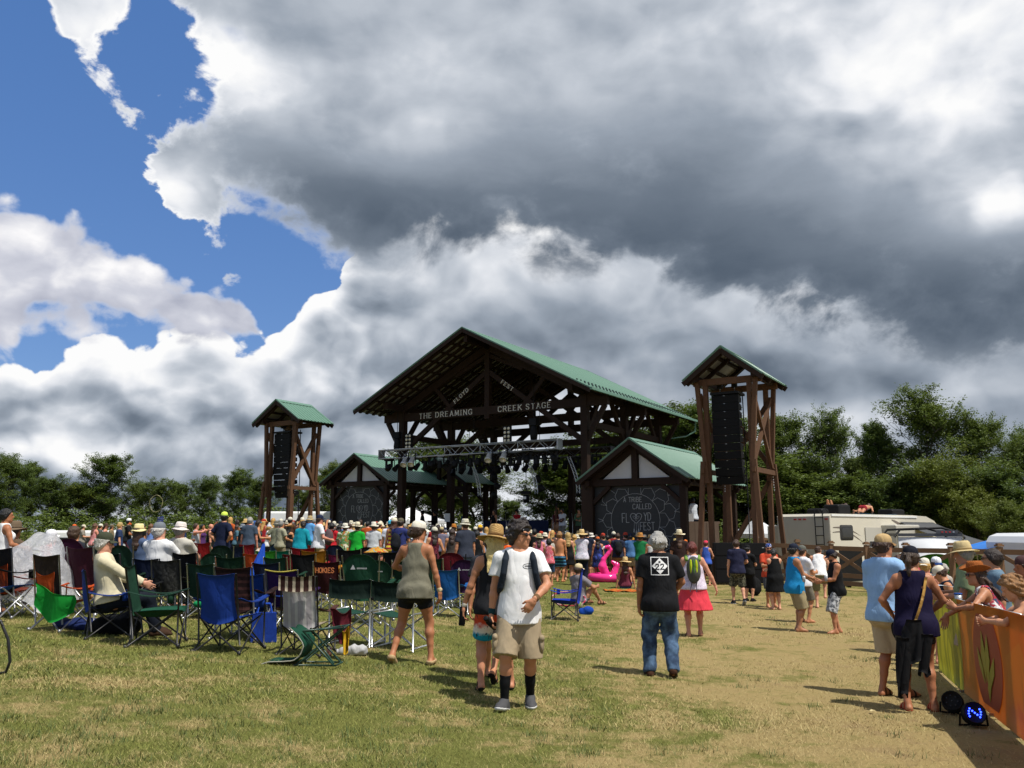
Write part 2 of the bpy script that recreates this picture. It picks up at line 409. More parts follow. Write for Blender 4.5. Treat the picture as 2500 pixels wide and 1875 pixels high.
def cloth(hexcol, pat=None, c2=None, c3=None, rough=0.85, sheen=True):
 col = hx(hexcol)
 a = hx(c2) if c2 else None
 b_ = hx(c3) if c3 else None
 def f(x):
  p = x.obj()
  base = col
  if pat == 'stripe':           # horizontal bands
   z = x.xyz(p)[2]
   base = x.mix(x.m('GREATER_THAN', x.m('FRACT', x.m('MULTIPLY', z, 9.0)), 0.5), col, a)
  elif pat == 'vstripe':
   z = x.xyz(p)[0]
   base = x.mix(x.m('GREATER_THAN', x.m('FRACT', x.m('MULTIPLY', z, 9.0)), 0.62), col, a)
  elif pat == 'band':
   z = x.xyz(p)[2]
   base = x.mix(x.m('GREATER_THAN', x.m('FRACT', x.m('MULTIPLY', z, 12.0)), 0.6), col, a)
  elif pat == 'camo':
   n = x.noise(p, 13.0, 2, 0.5)
   n2 = x.noise(x.vm('ADD', p, (4, 2, 7)), 17.0, 2, 0.5)
   base = x.mix(x.m('GREATER_THAN', n2, 0.54), x.mix(x.m('GREATER_THAN', n, 0.5), col, a), b_)
  elif pat == 'tie':
   d = x.noise(p, 8.0, 3, 0.6, 1.2)
   base = x.mix(x.ss(d, 0.52, 0.6), x.mix(x.ss(d, 0.40, 0.47), col, a), b_)
  elif pat == 'floral':
   v = x.voro(p, 26.0, out='Distance')
   n = x.noise(p, 9, 3)
   base = x.mix(x.m('LESS_THAN', v, 0.33), col, x.mix(x.m('GREATER_THAN', n, 0.5), a, b_))
  elif pat == 'dye':            # white - red - teal from waist to hem
   z = x.m('ADD', x.xyz(p)[2], x.m('MULTIPLY', x.m('SUBTRACT', x.noise(p, 9, 4, 0.6), 0.5), 0.22))
   r = x.n('ShaderNodeValToRGB')
   x.put(r.inputs[0], x.lin(z, 0.50, 0.98))
   cr = r.color_ramp
   cr.elements[0].position = 0.0; cr.elements[0].color = hx('#0f7f95') + (1,)
   cr.elements[1].position = 1.0; cr.elements[1].color = hx('#d8d4cc') + (1,)
   for q, cc in ((0.2, '#138aa0'), (0.3, '#d9d6d0'), (0.42, '#d9cfc6'), (0.52, '#c4472c'), (0.72, '#c24a30'), (0.85, '#d8d2ca')):
    e = cr.elements.new(q); e.color = hx(cc) + (1,)
   dk = x.m('GREATER_THAN', x.noise(x.vm('MULTIPLY', p, (1, 1, 0.35)), 22, 3, 0.6), 0.63)
   base = x.mix(dk, r.outputs[0], hx('#23303a'))
  elif pat == 'denim':
   n = x.noise(p, 7.0, 5, 0.6)
   base = x.mix(x.ss(n, 0.35, 0.7), col, a)
  elif pat == 'straw':
   q = x.xyz(p)
   r_ = x.m('SQRT', x.m('ADD', x.m('MULTIPLY', q[0], q[0]), x.m('MULTIPLY', q[1], q[1])))
   t = x.m('SINE', x.m('MULTIPLY', x.m('ADD', r_, q[2]), 420.0))
   base = x.mix(x.lin(t, -1, 1), col, a)
  elif pat == 'plaid':
   q = x.xyz(p)
   f1 = x.m('GREATER_THAN', x.m('FRACT', x.m('MULTIPLY', q[0], 14.0)), 0.5)
   f2 = x.m('GREATER_THAN', x.m('FRACT', x.m('MULTIPLY', q[2], 14.0)), 0.5)
   base = x.mix(x.m('MULTIPLY', x.m('ADD', f1, f2), 0.5), col, a)
  n = x.noise(p, 14.0, 4, 0.6)
  x.put(x.b.inputs['Base Color'], x.mix(1.0, base, x.mix(n, (0.80, 0.80, 0.80), (1.12, 1.12, 1.12)), 'MULTIPLY'))
  x.b.inputs['Roughness'].default_value = rough
  x.b.inputs['Specular IOR Level'].default_value = 0.2
  fold = x.m('ABSOLUTE', x.m('SUBTRACT', x.noise(x.vm('MULTIPLY', p, (1.0, 1.0, 0.5)), 7.0, 2, 0.5, 0.5), 0.5))
  fine = x.noise(p, 400.0, 2, 0.5)
  bump(x, x.m('ADD', fold, x.m('MULTIPLY', fine, 0.02)), 0.5, 0.06)
 return material(('cloth', hexcol, pat, c2, c3), f)
def skin(hexcol):
 col = hx(hexcol)
 def f(x):
  p = x.obj()
  n = x.noise(p, 9.0, 4, 0.6)
  x.put(x.b.inputs['Base Color'], x.mix(n, tuple(v * 0.82 for v in col), (min(1, col[0] * 1.14), col[1] * 1.06, col[2] * 1.04)))
  x.b.inputs['Roughness'].default_value = 0.52
  x.b.inputs['Specular IOR Level'].default_value = 0.35
  x.b.inputs['Subsurface Weight'].default_value = 0.0
  bump(x, x.noise(p, 60.0, 3, 0.6), 0.12, 0.006)
 return material(('skin', hexcol), f)
def hairmat(hexcol):
 col = hx(hexcol)
 def f(x):
  p = x.obj()
  n = x.noise(x.vm('MULTIPLY', p, (90, 90, 14)), 1.0, 3, 0.6, 0.5)
  n2 = x.noise(p, 22, 3, 0.6)
  c = x.mix(x.m('MULTIPLY', x.m('ADD', n, n2), 0.5), tuple(v * 0.35 for v in col), tuple(min(1, v * 1.65) for v in col))
  x.put(x.b.inputs['Base Color'], c)
  x.b.inputs['Roughness'].default_value = 0.5
  bump(x, x.m('ADD', n, n2), 0.7, 0.02)
 return material(('hair', hexcol), f)
# -- smooth solid shapes: rounded cones blended into ONE skin
def cone(a, b, ra, rb, k=0.03, flat=None, clip=None, op='u'): return dict(t='c', a=np.array(a, float), b=np.array(b, float), ra=ra, rb=rb, k=k, flat=flat, clip=clip, op=op)
def ell(c, r, k=0.03, B=None, clip=None, op='u'): return dict(t='e', c=np.array(c, float), r=np.array(r, float), k=k, B=B, clip=clip, op=op)
def pbox(p, pad):
 if p['t'] == 'c':
  r = max(p['ra'], p['rb'])
  return np.minimum(p['a'], p['b']) - r - pad, np.maximum(p['a'], p['b']) + r + pad
 r = p['r'].max()
 return p['c'] - r - pad, p['c'] + r + pad
def evalp(p, X):
 if p['t'] == 'c':
  a, ba = p['a'], p['b'] - p['a']
  q = X - a
  if p['flat'] is not None:
   d, f = p['flat']
   d = np.asarray(d, float)
   L = ba @ ba + 1e-9
   t = np.clip((q @ ba) / L, 0, 1)
   v = q - t[..., None] * ba
   w_ = v @ d
   n2 = np.maximum((v * v).sum(-1) - w_ * w_, 0) + (w_ * f) ** 2
   r = p['ra'] + (p['rb'] - p['ra']) * t
   D = np.sqrt(n2)
   g = np.sqrt(np.maximum(n2 - (w_ * f) ** 2 + (w_ * f * f) ** 2, 1e-9)) / np.maximum(D, 1e-6)
   d_ = (D - r) / np.maximum(g, 1.0)
  else:
   t = np.clip((q @ ba) / (ba @ ba + 1e-9), 0, 1)
   d_ = np.linalg.norm(q - t[..., None] * ba, axis=-1) - (p['ra'] + (p['rb'] - p['ra']) * t)
 else:
  q = X - p['c']
  if p['B'] is not None: q = q @ np.asarray(p['B']).T
  k0 = np.linalg.norm(q / p['r'], axis=-1)
  k1 = np.linalg.norm(q / (p['r'] ** 2), axis=-1)
  d_ = k0 * (k0 - 1) / np.maximum(k1, 1e-6)
 if p['clip']:
  for n, c in p['clip']: d_ = np.maximum(d_, X @ np.asarray(n, float) - c)
 return d_
def solid(prims, h, clips=(), noise=None, cut=()):
 """surface of the blended prims: vertices and quads (surface nets)"""
 pad = 0.06
 bx = [pbox(p, pad) for p in prims]
 lo = np.min([b[0] for b in bx], 0); hi = np.max([b[1] for b in bx], 0)
 for n, c in clips:
  n = np.asarray(n, float)
  for ax in range(3):
   if n[ax] > 0.999: hi[ax] = min(hi[ax], c + 2 * h)
   if n[ax] < -0.999: lo[ax] = max(lo[ax], -c - 2 * h)
 N = np.maximum(np.ceil((hi - lo) / h).astype(int) + 1, 3)
 f = np.full(N, 0.09, np.float32)
 gx = [lo[i] + h * np.arange(N[i]) for i in range(3)]
 for p, (b0_, b1_) in zip(prims, bx):
  i0 = np.clip(np.floor((b0_ - lo) / h).astype(int), 0, N); i1 = np.clip(np.ceil((b1_ - lo) / h).astype(int) + 1, 0, N)
  if (i1 <= i0).any(): continue
  X = np.stack(np.meshgrid(gx[0][i0[0]:i1[0]], gx[1][i0[1]:i1[1]], gx[2][i0[2]:i1[2]], indexing='ij'), -1)
  d = evalp(p, X)
  s_ = (slice(i0[0], i1[0]), slice(i0[1], i1[1]), slice(i0[2], i1[2]))
  a = f[s_]
  k = p['k']
  if p['op'] == 'u':
   hh = np.clip(0.5 + 0.5 * (a - d) / k, 0, 1)
   f[s_] = a + (d - a) * hh - k * hh * (1 - hh)
  else:
   hh = np.clip(0.5 - 0.5 * (a + d) / k, 0, 1)
   f[s_] = a + (-d - a) * hh + k * hh * (1 - hh)
 if clips or noise is not None or cut:
  X = np.stack(np.meshgrid(*gx, indexing='ij'), -1)
  if noise is not None: f += noise(X).astype(np.float32)
  for n, c in clips: f = np.maximum(f, X @ np.asarray(n, float) - c)
  for c, r in cut: f = np.maximum(f, r - np.linalg.norm(X - np.asarray(c), axis=-1))
 f = np.pad(f, 1, constant_values=0.09).astype(np.float32)
 lo = lo - h
 ins = f < 0
 cs = sum(ins[i:f.shape[0] - 1 + i, j:f.shape[1] - 1 + j, k:f.shape[2] - 1 + k].astype(np.int8) for i in (0, 1) for j in (0, 1) for k in (0, 1))
 act = (cs > 0) & (cs < 8)
 I = np.argwhere(act)
 vid = np.full(act.shape, -1, np.int32); vid[act] = np.arange(len(I))
 pos = np.zeros((len(I), 3)); cnt = np.zeros(len(I))
 for ax in range(3):
  for u in (0, 1):
   for v in (0, 1):
    c0 = np.zeros(3, int); o = [q for q in range(3) if q != ax]
    c0[o[0]], c0[o[1]] = u, v
    c1 = c0.copy(); c1[ax] = 1
    fa = f[tuple((I + c0).T)]; fb = f[tuple((I + c1).T)]
    cr = (fa < 0) != (fb < 0)
    t = np.where(cr, fa / np.where(cr, fa - fb, 1), 0)
    pos += np.where(cr[:, None], c0 + t[:, None] * (c1 - c0), 0); cnt += cr
 V = lo + h * (I + pos / np.maximum(cnt, 1)[:, None])
 Q = []
 for ax in range(3):
  o1, o2 = (ax + 1) % 3, (ax + 2) % 3
  sl = [slice(1, -1)] * 3
  sa = [slice(1, -1)] * 3; sb = [slice(1, -1)] * 3
  sa[ax] = slice(0, -1); sb[ax] = slice(1, None)
  a, b = ins[tuple(sa)], ins[tuple(sb)]
  for sign in (0, 1):
   E = np.argwhere((a & ~b) if sign == 0 else (~a & b))
   if not len(E): continue
   base = E.copy(); base[:, o1] += 1; base[:, o2] += 1
   q = []
   for d1, d2 in ((-1, -1), (0, -1), (0, 0), (-1, 0)):
    c = base.copy(); c[:, o1] += d1; c[:, o2] += d2
    q.append(vid[c[:, 0], c[:, 1], c[:, 2]])
   q = np.stack(q, 1)
   Q.append(q if sign == 0 else q[:, ::-1])
 Q = np.concatenate(Q) if Q else np.zeros((0, 4), int)
 return V, Q[(Q >= 0).all(1)]
def wob(seed, amp, freq):
 r = np.random.RandomState(seed)
 D = r.randn(5, 3); D /= np.linalg.norm(D, axis=1)[:, None]
 ph = r.rand(5) * 6.28; fr = freq * (0.6 + r.rand(5) * 1.1)
 return lambda X: amp * sum(np.sin((X @ d) * q + p) for d, q, p in zip(D, fr, ph)) / 2.2
def solid_obj(name, prims, h, mat, parent=None, clips=(), noise=None, cut=(), loc=None):
 V, F = solid(prims, h, clips, noise, cut)
 return add(name, np_mesh(name, V, F, mat, True), parent, loc)
# -- people
def v3(*a): return np.array(a, float)
def nrm(v): return v / (np.linalg.norm(v) + 1e-9)
def ik(a, b, l1, l2, pole):
 d = b - a; L = np.linalg.norm(d)
 if L > (l1 + l2) * 0.998: d = d * ((l1 + l2) * 0.998 / L); L = np.linalg.norm(d); b = a + d
 x = (L * L + l1 * l1 - l2 * l2) / (2 * L)
 y = math.sqrt(max(l1 * l1 - x * x, 0))
 u = d / L
 p = np.asarray(pole, float); p = nrm(p - u * (p @ u))
 return a + u * x + p * y, b
def rotz(v, deg):
 c, s_ = math.cos(rad(deg)), math.sin(rad(deg))
 return v3(v[0] * c - v[1] * s_, v[0] * s_ + v[1] * c, v[2])
POSES = {
 'stand': {},
 'relax': dict(L=(-.12, .06, 0), R=(.1, -.04, 0), hl=(-.25, .05, .84), hr=(.2, .28, 1.08), head=(20, 0)),
 'hips': dict(L=(-.13, 0, 0), R=(.13, .02, 0), hl=(-.17, -.03, 1.0), hr=(.17, -.03, 1.0), pl=(-1, -.4, 0), pr=(1, -.4, 0), head=(-15, 0)),
 'hold': dict(hl=(-.1, .3, 1.12), hr=(.12, .32, 1.15), head=(10, -6)),
 'raise': dict(hl=(-.38, .35, 1.78), hr=(.22, .1, .85), pl=(-1, 0, -.3), head=(-10, 8)),
 'both': dict(hl=(-.2, .25, 1.7), hr=(.2, .25, 1.7), pl=(-1, .2, -.2), pr=(1, .2, -.2), head=(0, 5)),
 'cross': dict(hl=(.1, .2, 1.17), hr=(-.1, .22, 1.13), head=(25, 0)),
 'walk': dict(L=(-.08, .24, 0, 0), R=(.09, -.3, .07, 40), hl=(-.24, -.12, .86), hr=(.24, .2, .90), head=(12, 0)),
 'sway': dict(L=(-.1, .02, 0), R=(.14, 0, 0), hip=(-.03, 0, .92), lean=(.05, 0), hl=(-.28, .0, .86), hr=(.27, .12, .92), head=(-28, 2)),
 'sit': dict(hip=(0, 0, .47), lean=(0, -.09), L=(-.13, .5, 0), R=(.13, .48, 0), hl=(-.22, .3, .63), hr=(.22, .3, .63), head=(5, 0), kl=(-.1, .6, 1), kr=(.1, .6, 1)),
}
def skel(P, sex='m', fat=1.0):
 S = {}
 g = lambda k, d: P.get(k, d)
 hip = v3(*g('hip', (0, 0, .93)))
 lean = g('lean', (0, .0))
 sh = .19 if sex == 'm' else .168
 hw = .09 if sex == 'm' else .095
 tw = g('twist', 0)
 up = nrm(v3(lean[0], lean[1], .5))
 S['P'] = hip
 S['W'] = hip + up * .14
 S['C'] = hip + up * .36
 S['N'] = hip + up * .545 + v3(0, -.01, 0)
 side = rotz(v3(1, 0, 0), tw)
 fw = rotz(v3(0, 1, 0), tw)
 side = nrm(side - up * (side @ up)); fw = np.cross(up, side)
 S['up'], S['side'], S['fw'] = up, side, fw
 hz = g('head', (0, 0))
 neck_dir = nrm(up + fw * .18)
 yaw, pit = hz
 hf = rotz(fw, -yaw)
 hsd = np.cross(hf, v3(0, 0, 1)); hsd = nrm(hsd)
 c, s_ = math.cos(rad(pit)), math.sin(rad(pit))
 hf = nrm(v3(hf[0], hf[1], 0)); hu = v3(0, 0, 1) * c - hf * s_; hf2 = hf * c + v3(0, 0, 1) * s_
 roll = rad(g('roll', 0))
 S['hf'] = hf2; S['hs'] = hsd * math.cos(roll) - hu * math.sin(roll); S['hu'] = hu * math.cos(roll) + hsd * math.sin(roll)
 S['H'] = S['N'] + neck_dir * .085 + S['hu'] * .075 + S['hf'] * .012
 S['B'] = np.stack([S['hs'], S['hf'], S['hu']])
 for s2, nm in ((-1, 'L'), (1, 'R')):
  shl = g('shrug' + nm, 0)
  S['S' + nm] = S['N'] - up * (.062 - shl) + side * sh * s2
  S['J' + nm] = hip + v3(s2 * hw, 0, -.03)
  ft = g(nm, (s2 * .1, 0, 0))
  pitch = ft[3] if len(ft) > 3 else 0
  toe = g('t' + nm.lower(), 8)
  fd = rotz(v3(0, 1, 0), -s2 * toe + g('ft' + nm.lower(), 0))
  cp, sp = math.cos(rad(pitch)), math.sin(rad(pitch))
  an = v3(ft[0], ft[1], ft[2] + .085)
  S['K' + nm], S['A' + nm] = ik(S['J' + nm], an, .43, .415, g('k' + nm.lower(), (s2 * .12, 1, 0)))
  S['fd' + nm] = fd * cp - v3(0, 0, 1) * sp
  S['fu' + nm] = v3(0, 0, 1) * cp + fd * sp
  hd = v3(*g('h' + nm.lower(), (s2 * .26, .04, .83)))
  S['E' + nm], S['Hn' + nm] = ik(S['S' + nm], hd, .29, .26, g('p' + nm.lower(), (s2 * .5, -1, -.2)))
  S['hd' + nm] = nrm(v3(*g('d' + nm.lower(), tuple(nrm(S['Hn' + nm] - S['E' + nm]) + v3(0, 0.15, -.1)))))
  S['hn' + nm] = nrm(v3(*g('n' + nm.lower(), (-s2, .1, 0))))       # palm faces
 S['sex'], S['fat'] = sex, fat
 return S
def hand_prims(S, nm, curl=0.5, fine=True):
 s2 = -1 if nm == 'L' else 1
 w_, u = S['Hn' + nm], S['hd' + nm]
 pn = S['hn' + nm]; pn = nrm(pn - u * (pn @ u))
 sd_ = np.cross(u, pn)                                    # towards the thumb or away
 th = sd_ if (sd_ @ (S['fw'] + v3(0, 0, .3))) > 0 else -sd_
 L = [cone(w_ - u * .02, w_ + u * .02, .026, .027, .02, (pn, 1.25)), cone(w_ + u * .025 + th * .012, w_ + u * .085 + th * .02, .028, .026, .02, (pn, 1.9)), cone(w_ + u * .025 - th * .012, w_ + u * .08 - th * .02, .026, .024, .02, (pn, 1.9))]
 if not fine:
  L.append(cone(w_ + u * .08, w_ + u * .15 + pn * .05 * curl * 2, .034, .024, .03, (pn, 2.0)))
  L.append(cone(w_ + u * .03 + th * .03, w_ + u * .085 + th * .05 + pn * .02, .014, .011, .015))
  return L
 for i, (off, l1) in enumerate(((.030, .048), (.0105, .054), (-.0095, .050), (-.029, .040))):
  a = w_ + u * (.088 - abs(off - .005) * .25) + th * off
  d1 = nrm(u + pn * curl * .7 + th * off * 3.2)
  b = a + d1 * l1 * .85
  d2 = nrm(u * (1 - curl * .5) + pn * (curl * 1.5) + th * off * 2)
  c = b + d2 * l1 * .62
  d3 = nrm(u * (1 - curl) + pn * (curl * 2.2))
  L += [cone(a - u * .02, b, .0098, .0090, .006), cone(b, c, .0090, .0083, .004), cone(c, c + d3 * l1 * .4, .0083, .0072, .004)]
 a = w_ + u * .028 + th * .026
 b = a + nrm(u * .75 + th * .8 + pn * .35) * .04
 c = b + nrm(u * 1.0 + th * .25 + pn * .5) * .034
 L += [cone(a, b, .0145, .0115, .012), cone(b, c, .0112, .009, .005)]
 return L
def head_prims(S, detail=True):
 B = S['B']; H = S['H']
 pt = lambda x, y, z: H + B[0] * x + B[1] * y + B[2] * z
 L = [ell(pt(0, -.012, .025), (.077, .096, .092), .03, B), ell(pt(0, .012, -.035), (.062, .078, .075), .03, B), cone(pt(0, .055, -.085), pt(0, .045, -.075), .032, .04, .03)]
 if detail:
  L += [cone(pt(-.03, .02, -.075), pt(.03, .02, -.075), .04, .04, .025),
              cone(pt(0, .083, .012), pt(0, .106, -.026), .010, .0155, .014), ell(pt(-.012, .096, -.030), (.009, .011, .008), .008, B), ell(pt(.012, .096, -.030), (.009, .011, .008), .008, B),
              ell(pt(-.031, .094, .010), (.017, .014, .011), .012, B, op='s'), ell(pt(.031, .094, .010), (.017, .014, .011), .012, B, op='s'),
              ell(pt(-.031, .079, .009), (.0135, .0135, .0135), .003, B), ell(pt(.031, .079, .009), (.0135, .0135, .0135), .003, B),
              cone(pt(-.045, .078, .030), pt(.045, .078, .030), .012, .012, .015), cone(pt(-.016, .086, -.058), pt(.016, .086, -.058), .009, .009, .008), cone(pt(-.014, .084, -.068), pt(.014, .084, -.068), .0095, .0095, .008),
              cone(pt(-.022, .098, -.063), pt(.022, .098, -.063), .004, .004, .005, op='s'), ell(pt(0, .072, -.098), (.022, .02, .018), .02, B)]
 for s2 in (-1, 1):
  L.append(ell(pt(s2 * .078, -.008, .0), (.010, .021, .032), .012, np.stack([B[0], nrm(B[1] + B[2] * .25), nrm(B[2] - B[1] * .25)])))
  if detail: L.append(ell(pt(s2 * .087, .002, .0), (.008, .010, .016), .006, B, op='s'))
 return L
def torso_prims(S, grow=0.0):
 fat, f, fw, up, sd_ = S['fat'], S['sex'] == 'f', S['fw'], S['up'], S['side']
 P, W, C, N = S['P'], S['W'], S['C'], S['N']
 g = grow
 hipr = (.172 if f else .162) * (0.5 + 0.5 * fat); war = (.128 if f else .150) * fat; chr_ = (.148 if f else .168) * (0.55 + 0.45 * fat)
 L = [ell(P + v3(0, -.012, -.02), (hipr + g, .118 * fat + g, .125 + g), .05, np.stack([sd_, fw, up])),
         cone(P + up * .04, W + up * .02, hipr * .92 + g, war + g, .06, (fw, 1.42)),
         cone(W, C - up * .04, war + g, chr_ + g, .06, (fw, 1.42)), cone(C - up * .06, C + up * .09, chr_ + g, chr_ * .92 + g, .05, (fw, 1.42)),
         cone(S['SL'] + sd_ * .035 - up * .03, S['SR'] - sd_ * .035 - up * .03, .066 + g, .066 + g, .05, (fw, 1.12)),
         cone(N - sd_ * .01 + up * .0, S['SL'] + sd_ * .02, .05 + g, .046 + g, .05), cone(N + sd_ * .01, S['SR'] - sd_ * .02, .05 + g, .046 + g, .05)]
 for s2 in (-1, 1):
  L.append(ell(P + v3(s2 * .078, -.06, -.06), (.095 * (.5 + .5 * fat) + g,) * 3, .06))
  if f: L.append(ell(C + fw * .085 + sd_ * .075 * s2 - up * .01, (.066 * fat + g, .062 * fat + g, .064 * fat + g), .04))
 if fat > 1.12: L.append(ell(W + fw * .06 - up * .02, (.13 * fat + g, .12 * fat + g, .13 + g), .06, np.stack([sd_, fw, up])))
 return L
def arm_prims(S, nm, g=0.0, part=(0, 1)):
 k = 0.9 if S['sex'] == 'f' else 1.0
 k *= 0.6 + 0.4 * S['fat']
 a, e, h = S['S' + nm], S['E' + nm], S['Hn' + nm]
 m = e + (h - e) * .3
 return [cone(a, a + (e - a) * .45, .056 * k + g, .050 * k + g, .03), cone(a + (e - a) * .4, e, .050 * k + g, .039 * k + g, .02), cone(e, m, .040 * k + g, .042 * k + g, .02), cone(m, h, .042 * k + g, .026 * k + g, .02)]
def leg_prims(S, nm, g=0.0):
 k = 0.6 + 0.4 * S['fat']
 j, kn, an = S['J' + nm], S['K' + nm], S['A' + nm]
 back = nrm(np.cross(np.cross(an - kn, S['fd' + nm]), an - kn)); back = -back if back @ S['fd' + nm] > 0 else back
 s2 = -1 if nm == 'L' else 1
 m = kn + (an - kn) * .30
 return [cone(j + v3(s2 * .004, 0, -.02), j + (kn - j) * .5, .093 * k + g, .079 * k + g, .04), cone(j + (kn - j) * .45, kn, .080 * k + g, .056 * k + g, .03), cone(kn, m + back * .014, .054 * k + g, .056 * k + g, .03), cone(m + back * .016, kn + (an - kn) * .62 + back * .006, .054 * k + g, .041 * k + g, .03), cone(kn + (an - kn) * .6, an, .041 * k + g, .034 + g, .02)]
def foot_prims(S, nm, g=0.0, bare=True):
 an, fd, fu = S['A' + nm], S['fd' + nm], S['fu' + nm]
 sole = an - fu * .085
 sd_ = np.cross(fd, fu)
 L = [cone(an, sole - fd * .035 + fu * .03, .034 + g, .032 + g, .025), cone(sole - fd * .03 + fu * .03, sole + fd * .12 + fu * .025, .034 + g, .038 + g, .03, (fu, 1.25)), cone(an + fd * .02 - fu * .02, sole + fd * .12 + fu * .03, .034 + g, .028 + g, .03), cone(sole + fd * .11 - sd_ * .012 + fu * .022, sole + fd * .175 + fu * .018, .034 + g, .026 + g, .02, (fu, 1.5))]
 return L
def body_mesh(S, h, hand='fine', curl=(0.5, 0.5), face=True, feet=True):
 L = torso_prims(S) + [cone(S['N'] - S['up'] * .03, S['H'] - S['hu'] * .05 - S['hf'] * .015, .062 if S['sex'] == 'm' else .052, .052 if S['sex'] == 'm' else .046, .03)] + head_prims(S, face)
 for i, nm in enumerate('LR'):
  L += arm_prims(S, nm) + leg_prims(S, nm) + (foot_prims(S, nm) if feet else [])
  if hand == 'lump': L += hand_prims(S, nm, curl[i], False)
 V, F = solid(L, h)
 if hand == 'fine':
  for i, nm in enumerate('LR'):
   v, f = solid(hand_prims(S, nm, curl[i], True), 0.0042)
   F = np.concatenate([F, f + len(V)]); V = np.concatenate([V, v])
 if h > 0.009 and face:
  pass
 return V, F
# --- garments: each returns (prims, clips, cut)
def garment(S, kind, o):
 up, fw, sd_, P, N, W, C = S['up'], S['fw'], S['side'], S['P'], S['N'], S['W'], S['C']
 loose = o.get('loose', 1.0)
 fat = S['fat']; f = S['sex'] == 'f'
 hem = o.get('hem', -.10)                                   # along the spine from the pelvis
 if kind in ('tee', 'tank', 'long', 'racer', 'dress', 'halter', 'romper'):
  g = .012 * loose
  L = torso_prims(S, g)
  lo_ = torso_prims(S, g + .026)
  L = [lo_[i] if (i == 0 or (L[i]['t'] == 'e' and L[i]['c'][2] < P[2] - .03)) else L[i] for i in range(len(L))]
  rh = ((.178 if f else .172) * (.5 + .5 * fat) + .012 * loose)
  L.append(cone(W + up * .1, P + up * min(hem, 0.0) - up * .03, (.135 if f else .160) * fat + .010 * loose, rh + .012 + .022 * loose, .05, (fw, 1.22)))
  cl = []
  if kind in ('dress', 'romper'):
   fl = o.get('flare', .27)
   L.append(cone(W - up * .02, P + up * hem, .15 * fat, fl, .06, (fw, 1.25)))
  cl.append((tuple(-up), -(P @ up + hem)))
  top = o.get('top', {'tee': .005, 'long': .01, 'tank': -.005, 'racer': -.02, 'dress': -.04, 'halter': -.13, 'romper': -.14}[kind])
  cl.append((tuple(up + fw * .0), (N @ up + top + .035)))
  cut = [(N + up * .055 + fw * .035, .088)]
  if kind in ('tank', 'dress', 'racer'):
   wv_ = .115 if kind == 'tank' else .085
   for s2, nm in ((-1, 'L'), (1, 'R')):
    cut.append((S['S' + nm] + sd_ * s2 * .035 - up * .01 - (fw * .02 if kind == 'racer' else 0), .115 if kind != 'racer' else .135))
  if kind in ('tee', 'long'):
   for nm in 'LR':
    a, e, hn = S['S' + nm], S['E' + nm], S['Hn' + nm]
    if kind == 'tee':
     t = o.get('sleeve', .68)
     d = nrm(e - a); end = a + (e - a) * t
     L.append(cone(a - d * .0, a + (e - a) * (t + .2),   .059 * (.6 + .4 * fat) * (.9 if f else 1) + .006 * loose, .069 * (.6 + .4 * fat) * (.9 if f else 1) + .010 * loose, .035, None, [(tuple(d), end @ d)]))
    else:
     d = nrm(hn - e)
     L += [cone(a, e, .068, .058, .03), cone(e, hn, .058, .047, .02, None, [(tuple(d), hn @ d - .02)])]
  return L, cl, cut
 if kind in ('shorts', 'pants', 'tights'):
  t = {'shorts': o.get('leg', .92), 'tights': o.get('leg', .45), 'pants': 0}[kind]
  g = {'shorts': .016, 'pants': .014, 'tights': .006}[kind] * loose
  L = [p for p in torso_prims(S, g)[:2]] + torso_prims(S, g)[7:10 if not f else 8] 
  tp = torso_prims(S, g)
  L = [tp[0], tp[1]] + [p for p in tp if p['t'] == 'e' and p is not tp[0] and p['c'][2] < P[2] - .03]
  for s2, nm in ((-1, 'L'), (1, 'R')):
   j, kn, an = S['J' + nm], S['K' + nm], S['A' + nm]
   k = .6 + .4 * fat
   d = nrm(kn - j)
   if kind == 'pants':
    d2 = nrm(an - kn)
    L += [cone(j, kn,   .098 * k + g * .6, .078 * k + g, .04), cone(kn, an, .076 * k + g, .058 + g, .04, None, [(tuple(d2), an @ d2 + .035)])]
   else:
    end = j + (kn - j) * t
    wl = o.get('wide', .1 if kind == 'shorts' else .0)
    L.append(cone(j, j + (kn - j) * (t + .25), .098 * k + g * .7, (.082 + .03 * wl * 4 if kind == 'shorts' else .072) * k + g, .045, None, [(tuple(d), end @ d)]))
  return L, [(tuple(up), (P @ up + o.get('waist', -.02)))], []
 if kind == 'skirt':
  fl = o.get('flare', .26)
  return [cone(P + up * .08, P + up * hem, .150 * fat, fl, .04, (fw, 1.25)), torso_prims(S, .015)[0]] + [p for p in torso_prims(S, .015) if p['t'] == 'e' and p['c'][2] < P[2] - .03], [(tuple(-up), -(P @ up + hem)), (tuple(up), P @ up + .09)], []
